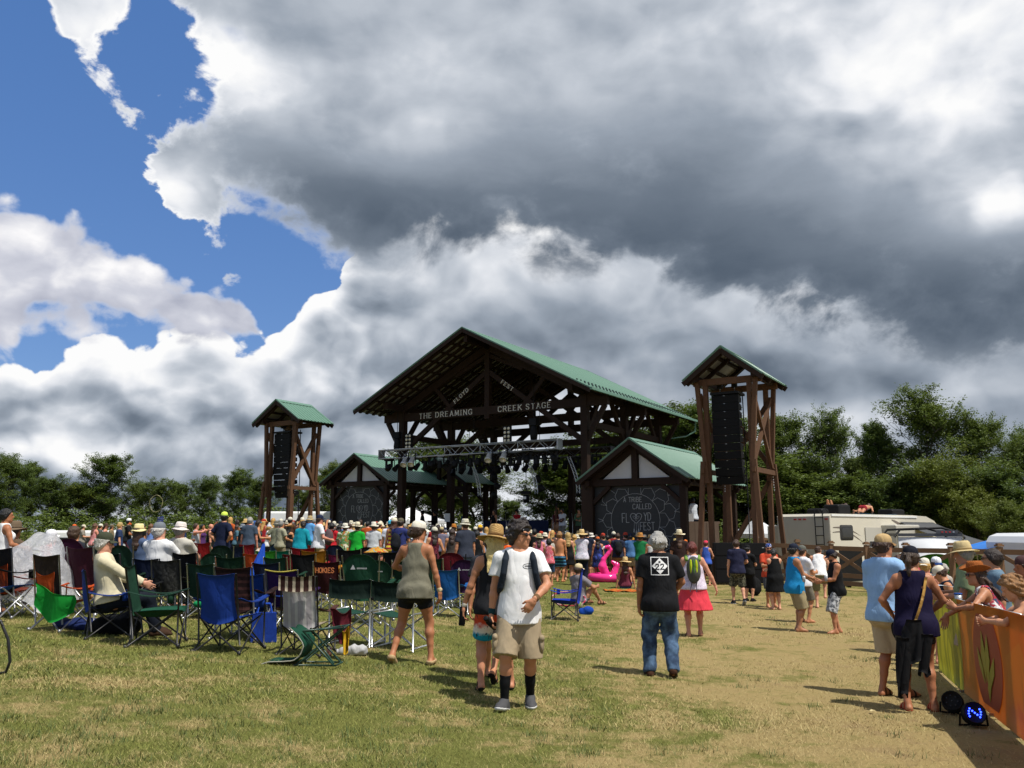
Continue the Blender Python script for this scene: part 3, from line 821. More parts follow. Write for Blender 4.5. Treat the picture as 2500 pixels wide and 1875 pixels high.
def hair_prims(S, kind, o_=2):
 B, H = S['B'], S['H']
 pt = lambda x, y, z: H + B[0] * x + B[1] * y + B[2] * z
 n = nrm(-B[1] * .86 - B[2] * -.52)                          # points back and up
 face = [(tuple(B[1] * .80 - B[2] * .60), H @ (B[1] * .80 - B[2] * .60) + .018)]
 g = {'short': .012, 'buzz': .005, 'curly': .034, 'thick': .024, 'bun': .012, 'long': .016, 'pony': .012, 'mane': .030}.get(kind, .012)
 L = [ell(pt(0, -.016, .028), (.078 + g, .098 + g, .094 + g), .02, B, face), ell(pt(0, -.035, -.02), (.070 + g * .8, .07 + g, .07 + g), .03, B, face)]
 bk = [(tuple(B[1]), H @ B[1] + .01)]
 if kind in ('long', 'mane'):
  w_ = .085 if kind == 'long' else .11
  L += [cone(pt(0, -.06, -.02), S['N'] - S['fw'] * .115 - S['up'] * .15, w_, .062 if kind == 'long' else .09, .03, (S['fw'], 1.9)), cone(pt(-.062, -.02, -.03), S['N'] + S['side'] * -.075 - S['fw'] * .045 - S['up'] * .13, .034, .03, .03), cone(pt(.062, -.02, -.03), S['N'] + S['side'] * .075 - S['fw'] * .045 - S['up'] * .13, .034, .03, .03)]
 if o_ <= 1:                                                # loose locks break up the outline
  r = np.random.RandomState(7)
  nn = {'curly': 170, 'mane': 260, 'thick': 130}.get(kind, 90)
  for _ in range(nn):
   q = r.randn(3); q /= np.linalg.norm(q)
   if q[1] * .80 - q[2] * .60 > .18 or q[2] < -.55: continue
   a = pt(q[0] * (.074 + g), -.016 + q[1] * (.094 + g), .024 + q[2] * (.090 + g))
   if kind in ('curly', 'mane'):
    L.append(ell(a + r.randn(3) * .010, (r.uniform(.012, .022),) * 3, .008))
   else:
    dwn = B[2] * -.6 - B[1] * .3 + B[0] * q[0] * .3 + r.randn(3) * .35
    L.append(cone(a, a + nrm(dwn) * r.uniform(.02, .042), .011, .005, .006))
  if kind == 'mane':
   c0, c1 = pt(0, -.06, -.02), S['N'] - S['fw'] * .075 - S['up'] * .16
   for _ in range(200):
    t = r.rand(); q = r.randn(3); q /= np.linalg.norm(q)
    L.append(ell(c0 + (c1 - c0) * t + (S['side'] * q[0] * .115 + S['fw'] * min(q[1], .3) * .06 + S['up'] * q[2] * .03), (r.uniform(.014, .026),) * 3, .008))
  if kind == 'long':
   c0, c1 = pt(0, -.06, -.02), S['N'] - S['fw'] * .135 - S['up'] * .16
   for i in range(34):
    x = (i / 33 - .5) * .17
    a = c0 + (c1 - c0) * r.uniform(.0, .4) + S['side'] * x - S['fw'] * .042 * (1 - abs(x) * 6)
    L.append(cone(a, a + (c1 - c0) * r.uniform(.55, .95) + S['side'] * r.randn() * .016 + S['up'] * -.03, .011, .005, .004))
 if kind == 'bun': L.append(ell(pt(0, -.115, -.035), (.05, .042, .052), .02, B))
 if kind == 'pony': L += [cone(pt(0, -.105, .0), pt(0, -.135, -.06), .026, .032, .02), cone(pt(0, -.135, -.06), pt(0, -.115, -.21), .034, .014, .02)]
 return L
def hat_mesh(S, kind, mat):
 """hat shaped in the head's own frame; returns a list of (name, MB, material slot)"""
 B, H = S['B'], S['H']
 M3 = Matrix(((B[0][0], B[1][0], B[2][0]), (B[0][1], B[1][1], B[2][1]), (B[0][2], B[1][2], B[2][2])))
 o = Vector(H)
 crown, extra = MB(), None
 def place(mb):
  mb.V = [tuple(M3 @ Vector(v) + o) for v in mb.V]
  return mb
 if kind in ('straw', 'safari', 'bucket', 'cowboy', 'wide', 'fedora'):
  br = {'straw': .175, 'safari': .17, 'bucket': .145, 'cowboy': .165, 'wide': .215, 'fedora': .15}[kind]
  ht = {'straw': .125, 'safari': .11, 'bucket': .095, 'cowboy': .125, 'wide': .135, 'fedora': .115}[kind]
  droop = {'straw': .012, 'safari': .02, 'bucket': .045, 'cowboy': -.03, 'wide': .03, 'fedora': -.004}[kind]
  n = 24
  z0 = .055
  prof = [(.088, z0 - .012), (.092, z0), (.090, z0 + .4 * ht), (.082, z0 + .8 * ht), (.066, z0 + ht), (.03, z0 + ht * (1.02 if kind != 'cowboy' else .93)), (.0005, z0 + ht * (1.0 if kind != 'cowboy' else .88))]
  crown.lathe(prof, (0, -.005, 0), n, .97, 1.16)
  rings = [(.089, 0), (br * .72, -droop * .4), (br, -droop), (br, -droop - .006), (br * .72, -droop * .4 - .006), (.080, -.006)]
  P = []
  for r, dz_ in rings:
   for k in range(n):
    a = 6.28319 * k / n
    c, s_ = math.cos(a), math.sin(a)
    q = (r - .089) / max(br - .089, .01)
    curl = (abs(c) ** 2 * .055 * q if kind == 'cowboy' else (math.sin(2 * a + .6) * .012 * q + math.sin(3 * a) * .006 * q))
    P.append((r * c * (.97 if q < .1 else 1), (r * s_) * (1.16 if q < .1 else 1.10) - .005, z0 + dz_ + curl))
  F = [(i * n + k, i * n + (k + 1) % n, (i + 1) * n + (k + 1) % n, (i + 1) * n + k)[::-1] for i in range(len(rings) - 1) for k in range(n)]
  brim = MB().poly(P, F, True)
  band = MB().lathe([(.0935, z0 + .002), (.0945, z0 + .018), (.093, z0 + .03)], (0, -.005, 0), n, .97, 1.16)
  return [('hat', place(crown), 0), ('brim', place(brim), 0), ('hat_band', place(band), 1)]
 if kind in ('cap', 'capback'):
  s2 = 1 if kind == 'cap' else -1
  prof = [(.0865, .035), (.088, .055), (.086, .085), (.076, .115), (.055, .136), (.028, .146), (.0005, .149)]
  crown.lathe(prof, (0, -.01, 0), 18, .95, 1.17)
  crown.lathe([(.008, .147), (.007, .153), (.0005, .155)], (0, -.01, 0), 8)
  def vis(u, v):
   a = (u - .5) * 2.0
   r0 = .084; r1 = .084 + .078 * math.cos(a * 1.15) ** .5 if abs(a * 1.15) < 1.5 else .084
   x = math.sin(a) * (.082 + .004 * v); y = math.cos(a) * .098 - .01 + v * .075 * max(0, math.cos(a * 1.25)) ** .6
   return (x, s2 * y, .048 - .020 * v * v - abs(a) ** 2 * .016 * v)
  visor = MB().sheet(vis, 10, 3, .005 * s2)
  return [('cap', place(crown), 0), ('visor', place(visor), 1)]
 if kind == 'bandana':
  crown.lathe([(.083, .02), (.086, .045), (.083, .085), (.070, .112), (.045, .128), (.0005, .133)], (0, -.01, 0), 18, .97, 1.17)
  return [('bandana', place(crown), 0)]
 if kind == 'headband':
  crown.lathe([(.082, .030), (.087, .034), (.087, .062), (.080, .070)], (0, -.01, 0), 20, .97, 1.17)
  return [('headband', place(crown), 0)]
PCACHE = {}
def pkey(*a): return tuple(str(x) for x in a)
def person(px=None, Y=None, loc=None, z=None, face=0.0, H=1.75, pose='stand', sex='m', fat=1.0, skin_='#c08a68', hair=None, hat=None, wear=(), shoes=None, label='', group=None, lod=2, curl=(0.5, 0.5), glasses=False, beard=None, over=None, seed=None, category='person', seams=True):
 """one person: the body is one skin, clothes, hair and hat are its children. face: compass heading, 0 = away from the camera"""
 P = dict(POSES[pose]) if isinstance(pose, str) else dict(pose)
 if over: P.update(over)
 h = (0.0095, 0.014, 0.022, 0.03)[lod]
 S = skel(P, sex, fat)
 kb = pkey('body', sorted(P.items()), sex, fat, lod, curl)
 sk = skin(skin_)
 if kb not in PCACHE:
  V, F = body_mesh(S, h, 'fine' if lod <= 1 else 'lump', curl, lod <= 1)
  PCACHE[kb] = np_mesh('person', V, F, sk, True)
 if loc is None: loc = gp(px, Y)
 loc = Vector(loc)
 if z is not None: loc.z = z
 root = add('person', PCACHE[kb], None, loc)
 paint(root, sk)
 root.rotation_euler = (0, 0, -rad(face))
 s = H / 1.75
 root.scale = (s, s, s)
 tag(root, label, category, group)
 def part(name, key, fn, mat):
  k_ = kb + pkey(key)
  if k_ not in PCACHE: PCACHE[k_] = fn()
  o = add(name, PCACHE[k_], root)
  return paint(o, mat)
 NM = {'tee': 't_shirt', 'tank': 'tank_top', 'racer': 'tank_top', 'long': 'shirt', 'dress': 'dress', 'halter': 'halter_top', 'romper': 'romper', 'shorts': 'shorts', 'pants': 'trousers', 'tights': 'shorts', 'skirt': 'skirt'}
 for kind, mat, *o in wear:
  o = o[0] if o else {}
  def fn(kind=kind, o=o, mat=mat):
   L, cl, cut = garment(S, kind, o)
   sg = sum(ord(c) for c in kind) + (seed or 1)
   V, F = solid(L, h, cl, wob(sg, o.get('wr', .0035 if lod < 2 else .002), 30) if lod <= 2 else None, cut)
   return np_mesh(NM[kind], V, F, mat, True)
  part(NM[kind], ('g', kind, sorted(o.items()), seed if lod < 2 else 0), fn, mat)
 if hair:
  kind, hm = hair
  def fh():
   V, F = solid(hair_prims(S, kind, lod), (min(h, .012) if lod else .007) if lod < 3 else .024, [(tuple(S['B'][2]), S['H'] @ S['B'][2] + .052)] if hat and hat[0] != 'headband' else (), wob(5, {'curly': .006, 'mane': .006, 'thick': .007, 'long': .006}.get(kind, .003), 75 if kind in ('curly', 'mane') else 45) if lod < 3 else None)
   return np_mesh('hair', V, F, hm, True)
  part('hair', ('hair', kind, bool(hat)), fh, hm)
 if beard:
  def fb():
   B, Hh = S['B'], S['H']
   c0 = Hh + B[1] * .025 - B[2] * .07
   V, F = solid([ell(c0, (.068, .075, .055), .02, B), ell(c0 - B[2] * .03 + B[1] * .03, (.045, .05, .045), .02, B)], min(h, .012), [(tuple(B[2]), Hh @ B[2] - .045)], None, [])
   return np_mesh('beard', V, F, beard, True)
  part('beard', ('beard',), fb, beard)
 if hat:
  kind, m1, *m2 = hat
  m2 = m2[0] if m2 else m1
  first = None
  for nm_, mb, slot in hat_mesh(S, kind, m1):
   k_ = kb + pkey('hat', kind, nm_)
   if k_ not in PCACHE: PCACHE[k_] = mb.mesh(nm_, m1)
   o = add(nm_, PCACHE[k_], first or root)
   paint(o, m2 if slot else m1)
   first = first or o
 if glasses:
  B, Hh = S['B'], S['H']
  k_ = kb + pkey('glasses')
  if k_ not in PCACHE:
   mb = MB()
   pt = lambda x, y, zz: Vector(Hh + B[0] * x + B[1] * y + B[2] * zz)
   R_ = Matrix([[B[0][i], B[1][i], B[2][i]] for i in range(3)])
   for s2 in (-1, 1):
    mb.lathe([(.0005, -.004), (.024, -.004), (.026, 0), (.022, .004), (.0005, .006)], pt(s2 * .034, .099, .009), 12, 1.0, .78, R_ @ Matrix.Rotation(-math.pi / 2, 3, 'X'))
    mb.bar(pt(s2 * .058, .096, .013), pt(s2 * .083, -.01, .012), .004, .009)
   mb.bar(pt(-.012, .103, .012), pt(.012, .103, .012), .004, .006)
   PCACHE[k_] = mb.mesh('sunglasses', plain('sunglass', (.01, .01, .012), .12, 0, 0.0))
  add('sunglasses', PCACHE[k_], root)
 if shoes:
  kind, m1, *m2 = shoes
  for nm in 'LR':
   def fs(nm=nm):
    fu, fd, an = S['fu' + nm], S['fd' + nm], S['A' + nm]
    sole = an - fu * .085
    hs = min(h, .009) if lod < 2 else h
    if kind in ('shoe', 'boot', 'flat'):
     top = {'shoe': .022, 'boot': .10, 'flat': -.038}[kind]
     L = foot_prims(S, nm, .010) + ([cone(an, an + (S['K' + nm] - an) * .3, .05, .055, .03)] if kind == 'boot' else [])
     ax = nrm(S['K' + nm] - an) if kind == 'boot' else fu
     V, F = solid(L, hs, [(tuple(ax), an @ ax + top), (tuple(-fu), -(sole @ fu) + .002)])
    else:
     L = foot_prims(S, nm, .005)
     V, F = solid(L, hs, [(tuple(fu), sole @ fu + .016), (tuple(-fu), -(sole @ fu) + .012)])
     for t0, t1 in ((.07, .10), (-.02, .005)):
      c0 = sole @ fd
      v, f_ = solid(L, hs * .7, [(tuple(fd), c0 + t1), (tuple(-fd), -(c0 + t0)), (tuple(fu), an @ fu + .02)])
      F = np.concatenate([F, f_ + len(V)]); V = np.concatenate([V, v])
    return np_mesh('shoe' if kind != 'sandal' else 'sandal', V, F, m1, True)
   o = part('shoe' if kind != 'sandal' else 'sandal', ('shoe', kind, nm), fs, m1)
   if kind == 'shoe' and lod == 0 and m2:
    mb = MB()
    fu, fd = S['fu' + nm], S['fd' + nm]; sl_ = S['A' + nm] - fu * .085; sx_ = np.cross(fd, fu)
    for i, t in enumerate((.035, .055, .075, .095)):
     c = sl_ + fd * t + fu * (.098 - .38 * t)
     mb.tube([c - sx_ * .026 - fu * .012, c + fd * .004 * (-1) ** i, c + sx_ * .026 - fu * .012], .004, 5)
    mb.build('laces', m2[0], o)
   if m2 and kind == 'shoe':
    def fo(nm=nm):
     fu, an = S['fu' + nm], S['A' + nm]
     sole = an - fu * .085
     V, F = solid(foot_prims(S, nm, .013), min(h, .009), [(tuple(fu), sole @ fu + .024), (tuple(-fu), -(sole @ fu) + .006)])
     return np_mesh('sole', V, F, m2[0], True)
    k_ = kb + pkey('sole', nm)
    if k_ not in PCACHE: PCACHE[k_] = fo()
    paint(add('sole', PCACHE[k_], o), m2[0])
 return root, S
def pworld(root, p):
 """world point of a point in a person's own frame"""
 s = root.scale[0]; a = root.rotation_euler[2]
 return Vector(root.location) + Matrix.Rotation(a, 3, 'Z') @ (Vector(p) * s)
# -- meadow
def meadow_mix(x, p):
 """share of dried-out straw-coloured turf at a place: worn ways and the trodden right side"""
 q = x.xyz(p)
 flat = x.comb(q[0], q[1], 0.0)
 n1 = x.noise(flat, 0.42, 4, 0.6)
 n2 = x.noise(flat, 1.7, 4, 0.6)
 n3 = x.noise(flat, 6.0, 3, 0.6)
 way = x.ss(x.m('ADD', q[0], x.m('MULTIPLY', q[1], -0.10)), -1.8, 2.6)
 far = x.ss(q[1], 21, 27)
 d = x.m('ADD', x.m('ADD', x.m('MULTIPLY', x.m('SUBTRACT', n1, 0.5), 1.2), x.m('MULTIPLY', x.m('SUBTRACT', n2, 0.5), 1.35)), x.m('MULTIPLY', x.m('SUBTRACT', n3, 0.5), 0.95))
 d = x.m('ADD', d, x.m('ADD', 0.33, x.m('MULTIPLY', way, 0.46)))
 return x.m('SUBTRACT', d, x.m('MULTIPLY', far, 0.25))
def f_ground(x):
 p = x.pos()
 d = meadow_mix(x, p)
 n = x.noise(p, 30.0, 5, 0.65)
 n2 = x.noise(p, 110.0, 3, 0.6)
 green = x.mix(n, (0.070, 0.080, 0.018), (0.185, 0.180, 0.048))
 straw = x.mix(n, (0.19, 0.140, 0.056), (0.40, 0.305, 0.135))
 c = x.mix(x.ss(d, 0.28, 0.78), green, straw)
 earth = x.ss(x.m('ADD', d, x.m('MULTIPLY', x.m('SUBTRACT', n2, 0.5), 0.5)), 0.85, 1.25)
 c = x.mix(x.m('MULTIPLY', earth, 0.6), c, (0.24, 0.165, 0.085))
 x.put(x.b.inputs['Base Color'], c)
 x.b.inputs['Roughness'].default_value = 0.95
 x.b.inputs['Specular IOR Level'].default_value = 0.1
 bump(x, x.m('ADD', x.m('MULTIPLY', n, 0.7), x.m('MULTIPLY', n2, 0.5)), 0.8, 0.03)
M_GROUND = material('meadow', f_ground)
def f_grass(x):
 p = x.pos()
 d = meadow_mix(x, p)
 a = x.n('ShaderNodeAttribute', attribute_name='tint').outputs['Fac']
 green = x.mix(a, (0.080, 0.105, 0.017), (0.270, 0.275, 0.066))
 straw = x.mix(a, (0.23, 0.175, 0.070), (0.50, 0.40, 0.185))
 f = x.ss(x.m('ADD', d, x.m('MULTIPLY', x.m('SUBTRACT', a, 0.5), 0.55)), 0.30, 0.72)
 x.put(x.b.inputs['Base Color'], x.mix(f, green, straw))
 x.b.inputs['Roughness'].default_value = 0.75
 x.b.inputs['Specular IOR Level'].default_value = 0.25
M_GRASS = material('turf_blades', f_grass)
xs = np.concatenate([[-900, -400, -180, -90], np.arange(-48, 49, 1.0), [90, 180, 400, 900]])
ys = np.concatenate([[-300, -90, -30, -12], np.arange(-4, 70, 1.0), [80, 100, 140, 220, 420, 1400]])
XX, YY = np.meshgrid(xs, ys)
V = np.stack([XX, YY, gz(XX, YY)], -1).reshape(-1, 3)
nx_, ny_ = len(xs), len(ys)
ii = np.arange(nx_ - 1)[None, :] + nx_ * np.arange(ny_ - 1)[:, None]
ii = ii.ravel()
F = np.stack([ii, ii + 1, ii + nx_ + 1, ii + nx_], 1)
tag(add('ground', np_mesh('ground', V, F, M_GROUND, True)), kind='structure')
# mown turf: single bent blades, thinning out with distance
rs = np.random.RandomState(3)
def blades(n, y0, y1, hmin, hmax, wd_):
 u = rs.rand(n)
 y = np.exp(np.log(y0) + u * (np.log(y1) - np.log(y0)))
 x = (rs.rand(n) - 0.5) * 2 * (0.66 * y + 0.6)
 dens = np.sin(x * 1.3 + 2 * np.sin(y * .7)) * .5 + np.sin(y * 1.9 - x * .8) * .5
 worn = sst(-1.8, 2.6, x - .1 * y)
 keep = rs.rand(n) < (0.74 + .25 * dens - .48 * worn)
 return x[keep], y[keep]
bv, bf, tint = [], [], []
off = 0
for n, y0, y1, h0, h1, wid in ((400000, 3.6, 8.0, .010, .040, .0034), (300000, 8.0, 16, .012, .050, .006), (130000, 16, 36, .02, .06, .011)):
 x, y = blades(n, y0, y1, h0, h1, wid)
 m = len(x)
 z = gz(x, y) - .003
 hgt = h0 + (h1 - h0) * rs.rand(m) ** 2.2
 a = rs.rand(m) * 6.283
 ln = (0.35 + 1.3 * rs.rand(m)) * hgt + .012
 lx, ly = np.cos(a) * ln, np.sin(a) * ln
 b = a + 1.57 + (rs.rand(m) - .5)
 wx, wy = np.cos(b) * wid * (.6 + .8 * rs.rand(m)), np.sin(b) * wid * (.6 + .8 * rs.rand(m))
 P0 = np.stack([x - wx / 2, y - wy / 2, z], 1); P1 = np.stack([x + wx / 2, y + wy / 2, z], 1)
 P2 = np.stack([x + lx, y + ly, z + hgt], 1)
 bv.append(np.stack([P0, P1, P2], 1).reshape(-1, 3))
 bf.append(np.arange(m * 3).reshape(-1, 3) + off); off += m * 3
 t = rs.rand(m)
 tint.append(np.repeat(t, 3))
gm = np_mesh('turf', np.concatenate(bv), np.concatenate(bf), M_GRASS)
at_ = gm.attributes.new('tint', 'FLOAT', 'POINT')
at_.data.foreach_set('value', np.concatenate(tint).astype(np.float32))
tag(add('grass', gm), kind='stuff')
# loose tufts left standing: greener, a little taller
def tufts(n):
 c = []
 while len(c) < n:
  y = math.exp(random.uniform(math.log(4), math.log(26))); x = random.uniform(-.64, .64) * y
  if random.random() < .25 + .75 * (x < .4 + .1 * y): c.append((x, y))
 P, Fc = [], []
 for cx_, cy_ in c:
  for _ in range(26):
   x = cx_ + random.gauss(0, .07); y = cy_ + random.gauss(0, .07)
   z = G(x, y) - .003; a = random.uniform(0, 6.28); h_ = random.uniform(.03, .075); l_ = random.uniform(.02, .06); wv_ = .004 + .0004 * cy_
   P += [(x - wv_ / 2 * math.sin(a), y + wv_ / 2 * math.cos(a), z), (x + wv_ / 2 * math.sin(a), y - wv_ / 2 * math.cos(a), z), (x + l_ * math.cos(a), y + l_ * math.sin(a), z + h_)]
   Fc.append((len(P) - 3, len(P) - 2, len(P) - 1))
 me = np_mesh('tufts', P, Fc, plain('tuft', (0.075, 0.105, 0.022), .8, 0, .3, 3.0))
 tag(add('grass', me), kind='stuff')
tufts(600)
# -- trees
def f_leaf(key, c0, c1):
 def f(x):
  t = x.t
  r = x.n('ShaderNodeObjectInfo').outputs['Random']
  n = x.noise(x.obj(), 1.1, 3, 0.6)
  n2 = x.n('ShaderNodeAttribute', attribute_name='tint').outputs['Fac']
  c = x.mix(x.m('MULTIPLY', x.m('ADD', n, n2), 0.5), c0, c1)
  c = x.mix(x.m('MULTIPLY', r, 0.35), c, (c1[0] * 1.15, c1[1] * .95, c1[2] * .6))
  x.put(x.b.inputs['Base Color'], c)
  x.b.inputs['Roughness'].default_value = 0.55
  x.b.inputs['Specular IOR Level'].default_value = 0.3
  tr = x.n('ShaderNodeBsdfTranslucent')
  x.put(tr.inputs[0], x.mix(0.5, c, (0.10, 0.14, 0.01)))
  ms = x.n('ShaderNodeMixShader'); ms.inputs[0].default_value = 0.36
  t.links.new(x.b.outputs[0], ms.inputs[1]); t.links.new(tr.outputs[0], ms.inputs[2])
  t.links.new(ms.outputs[0], x.out.inputs[0])
 return material(key, f)
M_LEAF = [f_leaf('leaf_locust', (0.050, 0.085, 0.019), (0.150, 0.210, 0.048)), f_leaf('leaf_dark', (0.042, 0.072, 0.018), (0.125, 0.180, 0.042)), f_leaf('leaf_pale', (0.060, 0.085, 0.015), (0.165, 0.200, 0.036))]
M_BARK = plain('bark', (0.085, 0.068, 0.052), .9, 0, .35, 9.0, .2, 24.0)
def tree_mesh(seed, H, spread, base, kind):
 """trunk and limbs as one mesh, leaf sprays along the twigs as another"""
 r = random.Random(seed)
 tr = MB()
 leaves = []
 def limb(p, d, L, rad_, depth):
  pts = [p]; q = p; n = 4
  for i in range(n):
   d = (d + Vector((r.gauss(0, .16), r.gauss(0, .16), r.gauss(.10, .12)))).normalized()
   q = q + d * (L / n)
   pts.append(q)
  rr = [max(rad_ * (1 - .8 * i / n), .012) for i in range(n + 1)]
  if rad_ > .02: tr.tube(pts, rr, 5, caps=False)
  if depth == 0:
   for i in range(1, n + 1):
    leaves.append((pts[i], d, L))
   return
  for i in range(2, n + 1):
   for _ in range(2 if depth > 1 else 2 + (i == n)):
    a = r.uniform(0, 6.28)
    side = Vector((math.cos(a), math.sin(a), r.uniform(-.15, .55)))
    limb(pts[i], (d * .5 + side).normalized(), L * r.uniform(.42, .66), rad_ * .5, depth - 1)
 # leader with whorled, layered branches
 top = Vector((r.gauss(0, .04) * H, r.gauss(0, .04) * H, H * .93))
 P = [Vector((0, 0, -.3))]
 for i in range(1, 9):
  f = i / 8
  P.append(Vector((top.x * f + r.gauss(0, .02 * H), top.y * f + r.gauss(0, .02 * H), top.z * f)))
 tr.tube(P, [max(.016 * H * (1 - .93 * i / 8), .02) for i in range(9)], 7, caps=False)
 nb = int(20 + H * .9)
 for i in range(nb):
  f = base + (1 - base) * ((i + .5) / nb)
  k = min(int(f * 8), 7); fr = f * 8 - k
  p = P[k].lerp(P[k + 1], fr)
  prof = math.sin(math.pi * min(1, (1.02 - f) / (1.02 - base) * .82 + .12)) ** .8
  L = spread * (prof * r.uniform(.6, 1.2) + .10)
  a = i * 2.4 + r.uniform(-.5, .5)
  limb(p, Vector((math.cos(a), math.sin(a), .40 + .65 * f)).normalized(), L, .03 + .005 * H * (1 - f), 2 if L > spread * .5 else 1)
 limb(P[-1], Vector((0, 0, 1)), .12 * H, .04, 1)
 zm = sorted(p.z for p, _, _ in leaves)[int(len(leaves) * .985)] + .25
 kz = H / zm
 V, F, T = [], [], []
 per = max(6, int(52000 / max(1, len(leaves))))
 for p, d, L in leaves:
  tone = r.random()
  for _ in range(min(per, 46)):
   c = p + Vector((r.gauss(0, .19), r.gauss(0, .19), r.gauss(0, .09)))
   s = r.uniform(.06, .135) * (1.2 if kind == 1 else 1.0)
   a = r.uniform(0, 6.28)
   u = Vector((math.cos(a), math.sin(a), r.gauss(-.25, .35))).normalized()
   v = u.cross(Vector((r.gauss(0, .5), r.gauss(0, .5), 1))).normalized()
   n = len(V)
   V += [c - u * s, c + v * s * .5, c + u * s, c - v * s * .5]
   F.append((n, n + 1, n + 2, n + 3)); T += [min(1, max(0, tone * .75 + r.random() * .25))] * 4
 lm = np_mesh('crown', [(v.x, v.y, v.z * kz) for v in V], F, M_LEAF[kind])
 tr.V = [(q[0], q[1], q[2] * kz) for q in tr.V]
 a_ = lm.attributes.new('tint', 'FLOAT', 'POINT'); a_.data.foreach_set('value', np.array(T, np.float32))
 return tr.mesh('trunk', M_BARK), lm
TREES = [tree_mesh(11, 12, 3.4, .13, 0), tree_mesh(12, 12, 2.9, .15, 0), tree_mesh(13, 12, 4.2, .08, 1), tree_mesh(14, 12, 3.7, .06, 1), tree_mesh(16, 12, 2.5, .25, 0), tree_mesh(15, 7, 3.4, .06, 2), tree_mesh(18, 7, 3.8, .04, 1)]
TLAB = {}
def tree(px, top, Y, var, label, group='trees around the meadow', wide=1.0, rot=None):
 t = at(px, top, Y)
 g = Vector((t.x, Y, G(t.x, Y)))
 base_h = 12.0 if var < 5 else 7.0
 s = (t.z - g.z) / base_h
 nm = 'tree' if var < 5 else 'bushy_tree'
 e = empty(nm, g, random.uniform(0, 6.28) if rot is None else rot, label, 'tree', group)
 e.scale = (s * wide, s * wide, s)
 add('trunk', TREES[var][0], e); add('crown', TREES[var][1], e)
 return e
random.seed(21)
# left tree line
for px, top, Y, var, w_, lab in (
 (-40, 1100, 62, 2, 1.1, 'dark broad tree cut by the left edge of the view'),
 (22, 1112, 66, 0, 1.0, 'feathery tree at the far left with thin top against the cloud'),
 (75, 1130, 70, 4, .9, 'thin airy tree with gaps of sky, second from the left edge'),
 (135, 1165, 64, 3, 1.1, 'rounded green tree behind the plastic-covered chairs'),
 (190, 1180, 67, 5, 1.2, 'low bushy green tree left of the tall feathery crown'),
 (262, 1112, 66, 1, 1.25, 'tallest feathery tree of the left tree line, above the old man in the green cap'),
 (330, 1178, 70, 3, 1.1, 'dark tree between the tall feathery crown and the hoop totem'),
 (392, 1172, 68, 2, 1.1, 'dark rounded tree right behind the hoop on the striped pole'),
 (455, 1178, 72, 3, 1.1, 'dark tree just right of the hoop on the striped pole'),
 (520, 1166, 70, 2, 1.0, 'dark green tree behind the navy shirt with the neon cap'),
 (583, 1146, 66, 0, 1.1, 'feathery pale-topped tree just left of the left speaker tower'),
 (640, 1170, 72, 3, 1.0, 'dark tree seen through the legs of the left speaker tower'),
 (735, 1190, 72, 2, .9, 'dark tree right of the left speaker tower legs'),
 (812, 1130, 70, 0, 1.0, 'feathery tree rising over the left chalkboard roof'),
 (905, 1150, 76, 1, 1.1, 'tree behind the left chalkboard hut, mostly hidden by its roof')):
 tree(px, top, Y, var, lab, 'trees of the left tree line', w_ * .78)
# behind the stage
for px, top, Y, var, w_, lab in (
 (1010, 1125, 78, 0, 1.1, 'tree seen through the left bay of the stage'),
 (1095, 1085, 74, 1, 1.25, 'tall tree behind the stage, left of the bright gap of sky'),
 (1165, 1110, 80, 0, 1.1, 'tree behind the centre stage post with the sky gap to its right'),
 (1235, 1235, 82, 3, .9, 'small tree low in the gap of sky behind the stage'),
 (1345, 1150, 76, 0, 1.15, 'leafy tree right of the sky gap behind the stage'),
 (1405, 1110, 72, 1, 1.25, 'tall tree behind the performers on the right of the stage'),
 (1480, 1080, 74, 2, 1.0, 'dark tree behind the right main post of the stage'),
 (1560, 1060, 72, 2, 1.1, 'dark tree above the ridge of the right chalkboard hut'),
 (1645, 1010, 64, 1, 1.15, 'tall tree touching the right eave of the main roof'),
 (1712, 1003, 60, 0, 1.15, 'tall feathery tree just left of the right speaker tower'),
 (1640, 1160, 62, 6, 1.2, 'low dark bush behind the wooden platform by the right tower'),
 (1790, 1090, 58, 3, 1.1, 'dark tree filling the middle of the right speaker tower'),
 (1860, 1150, 56, 6, 1.2, 'dark bushy tree behind the legs of the right speaker tower')):
 tree(px, top - 14, Y, var, lab, 'trees behind the stage', w_ * (1.3 if px < 1620 else 1.0))
# right tree line, nearer
for px, top, Y, var, w_, lab in (
 (1912, 1014, 58, 1, .85, 'tall tree just right of the right speaker tower'),
 (2014, 1004, 56, 0, .72, 'pointed feathery tree above the rear of the camper'),
 (1968, 1120, 57, 3, .9, 'dark tree between two pointed ones left of the camper ladder'),
 (2070, 1110, 60, 3, .9, 'dark tree in the dip right of the pointed one above the camper'),
 (2132, 1038, 56, 1, .85, 'dense dark tree above the middle of the camper roof'),
 (2238, 953, 54, 0, .92, 'tallest tree of the right tree line with a layered domed top'),
 (2190, 1150, 50, 6, .85, 'low dark bushy tree behind the sunbathers on the camper'),
 (2300, 1118, 48, 5, .78, 'yellowish green bushy tree below the tallest crown'),
 (2392, 1020, 52, 1, .85, 'feathery tall tree second from the right edge'),
 (2375, 1195, 45, 5, .7, 'pale green low tree above the grey awning'),
 (2492, 1048, 54, 0, .85, 'tall tree cut by the right edge of the view'),
 (2440, 1150, 47, 6, .9, 'dark bushy tree above the blue tarpaulin'),
 (2478, 1225, 41, 5, .75, 'pale green sapling crown above the white trailer at the right edge'),
 (2580, 1060, 52, 2, .8, 'dark tree beyond the right edge, its left limbs in view'),
 (1975, 1150, 52, 6, 1.1, 'low dark bush rising behind the back of the camper')):
 tree(px, top, Y, var, lab, 'trees of the right tree line', w_ * (.8 if var < 2 else .9))
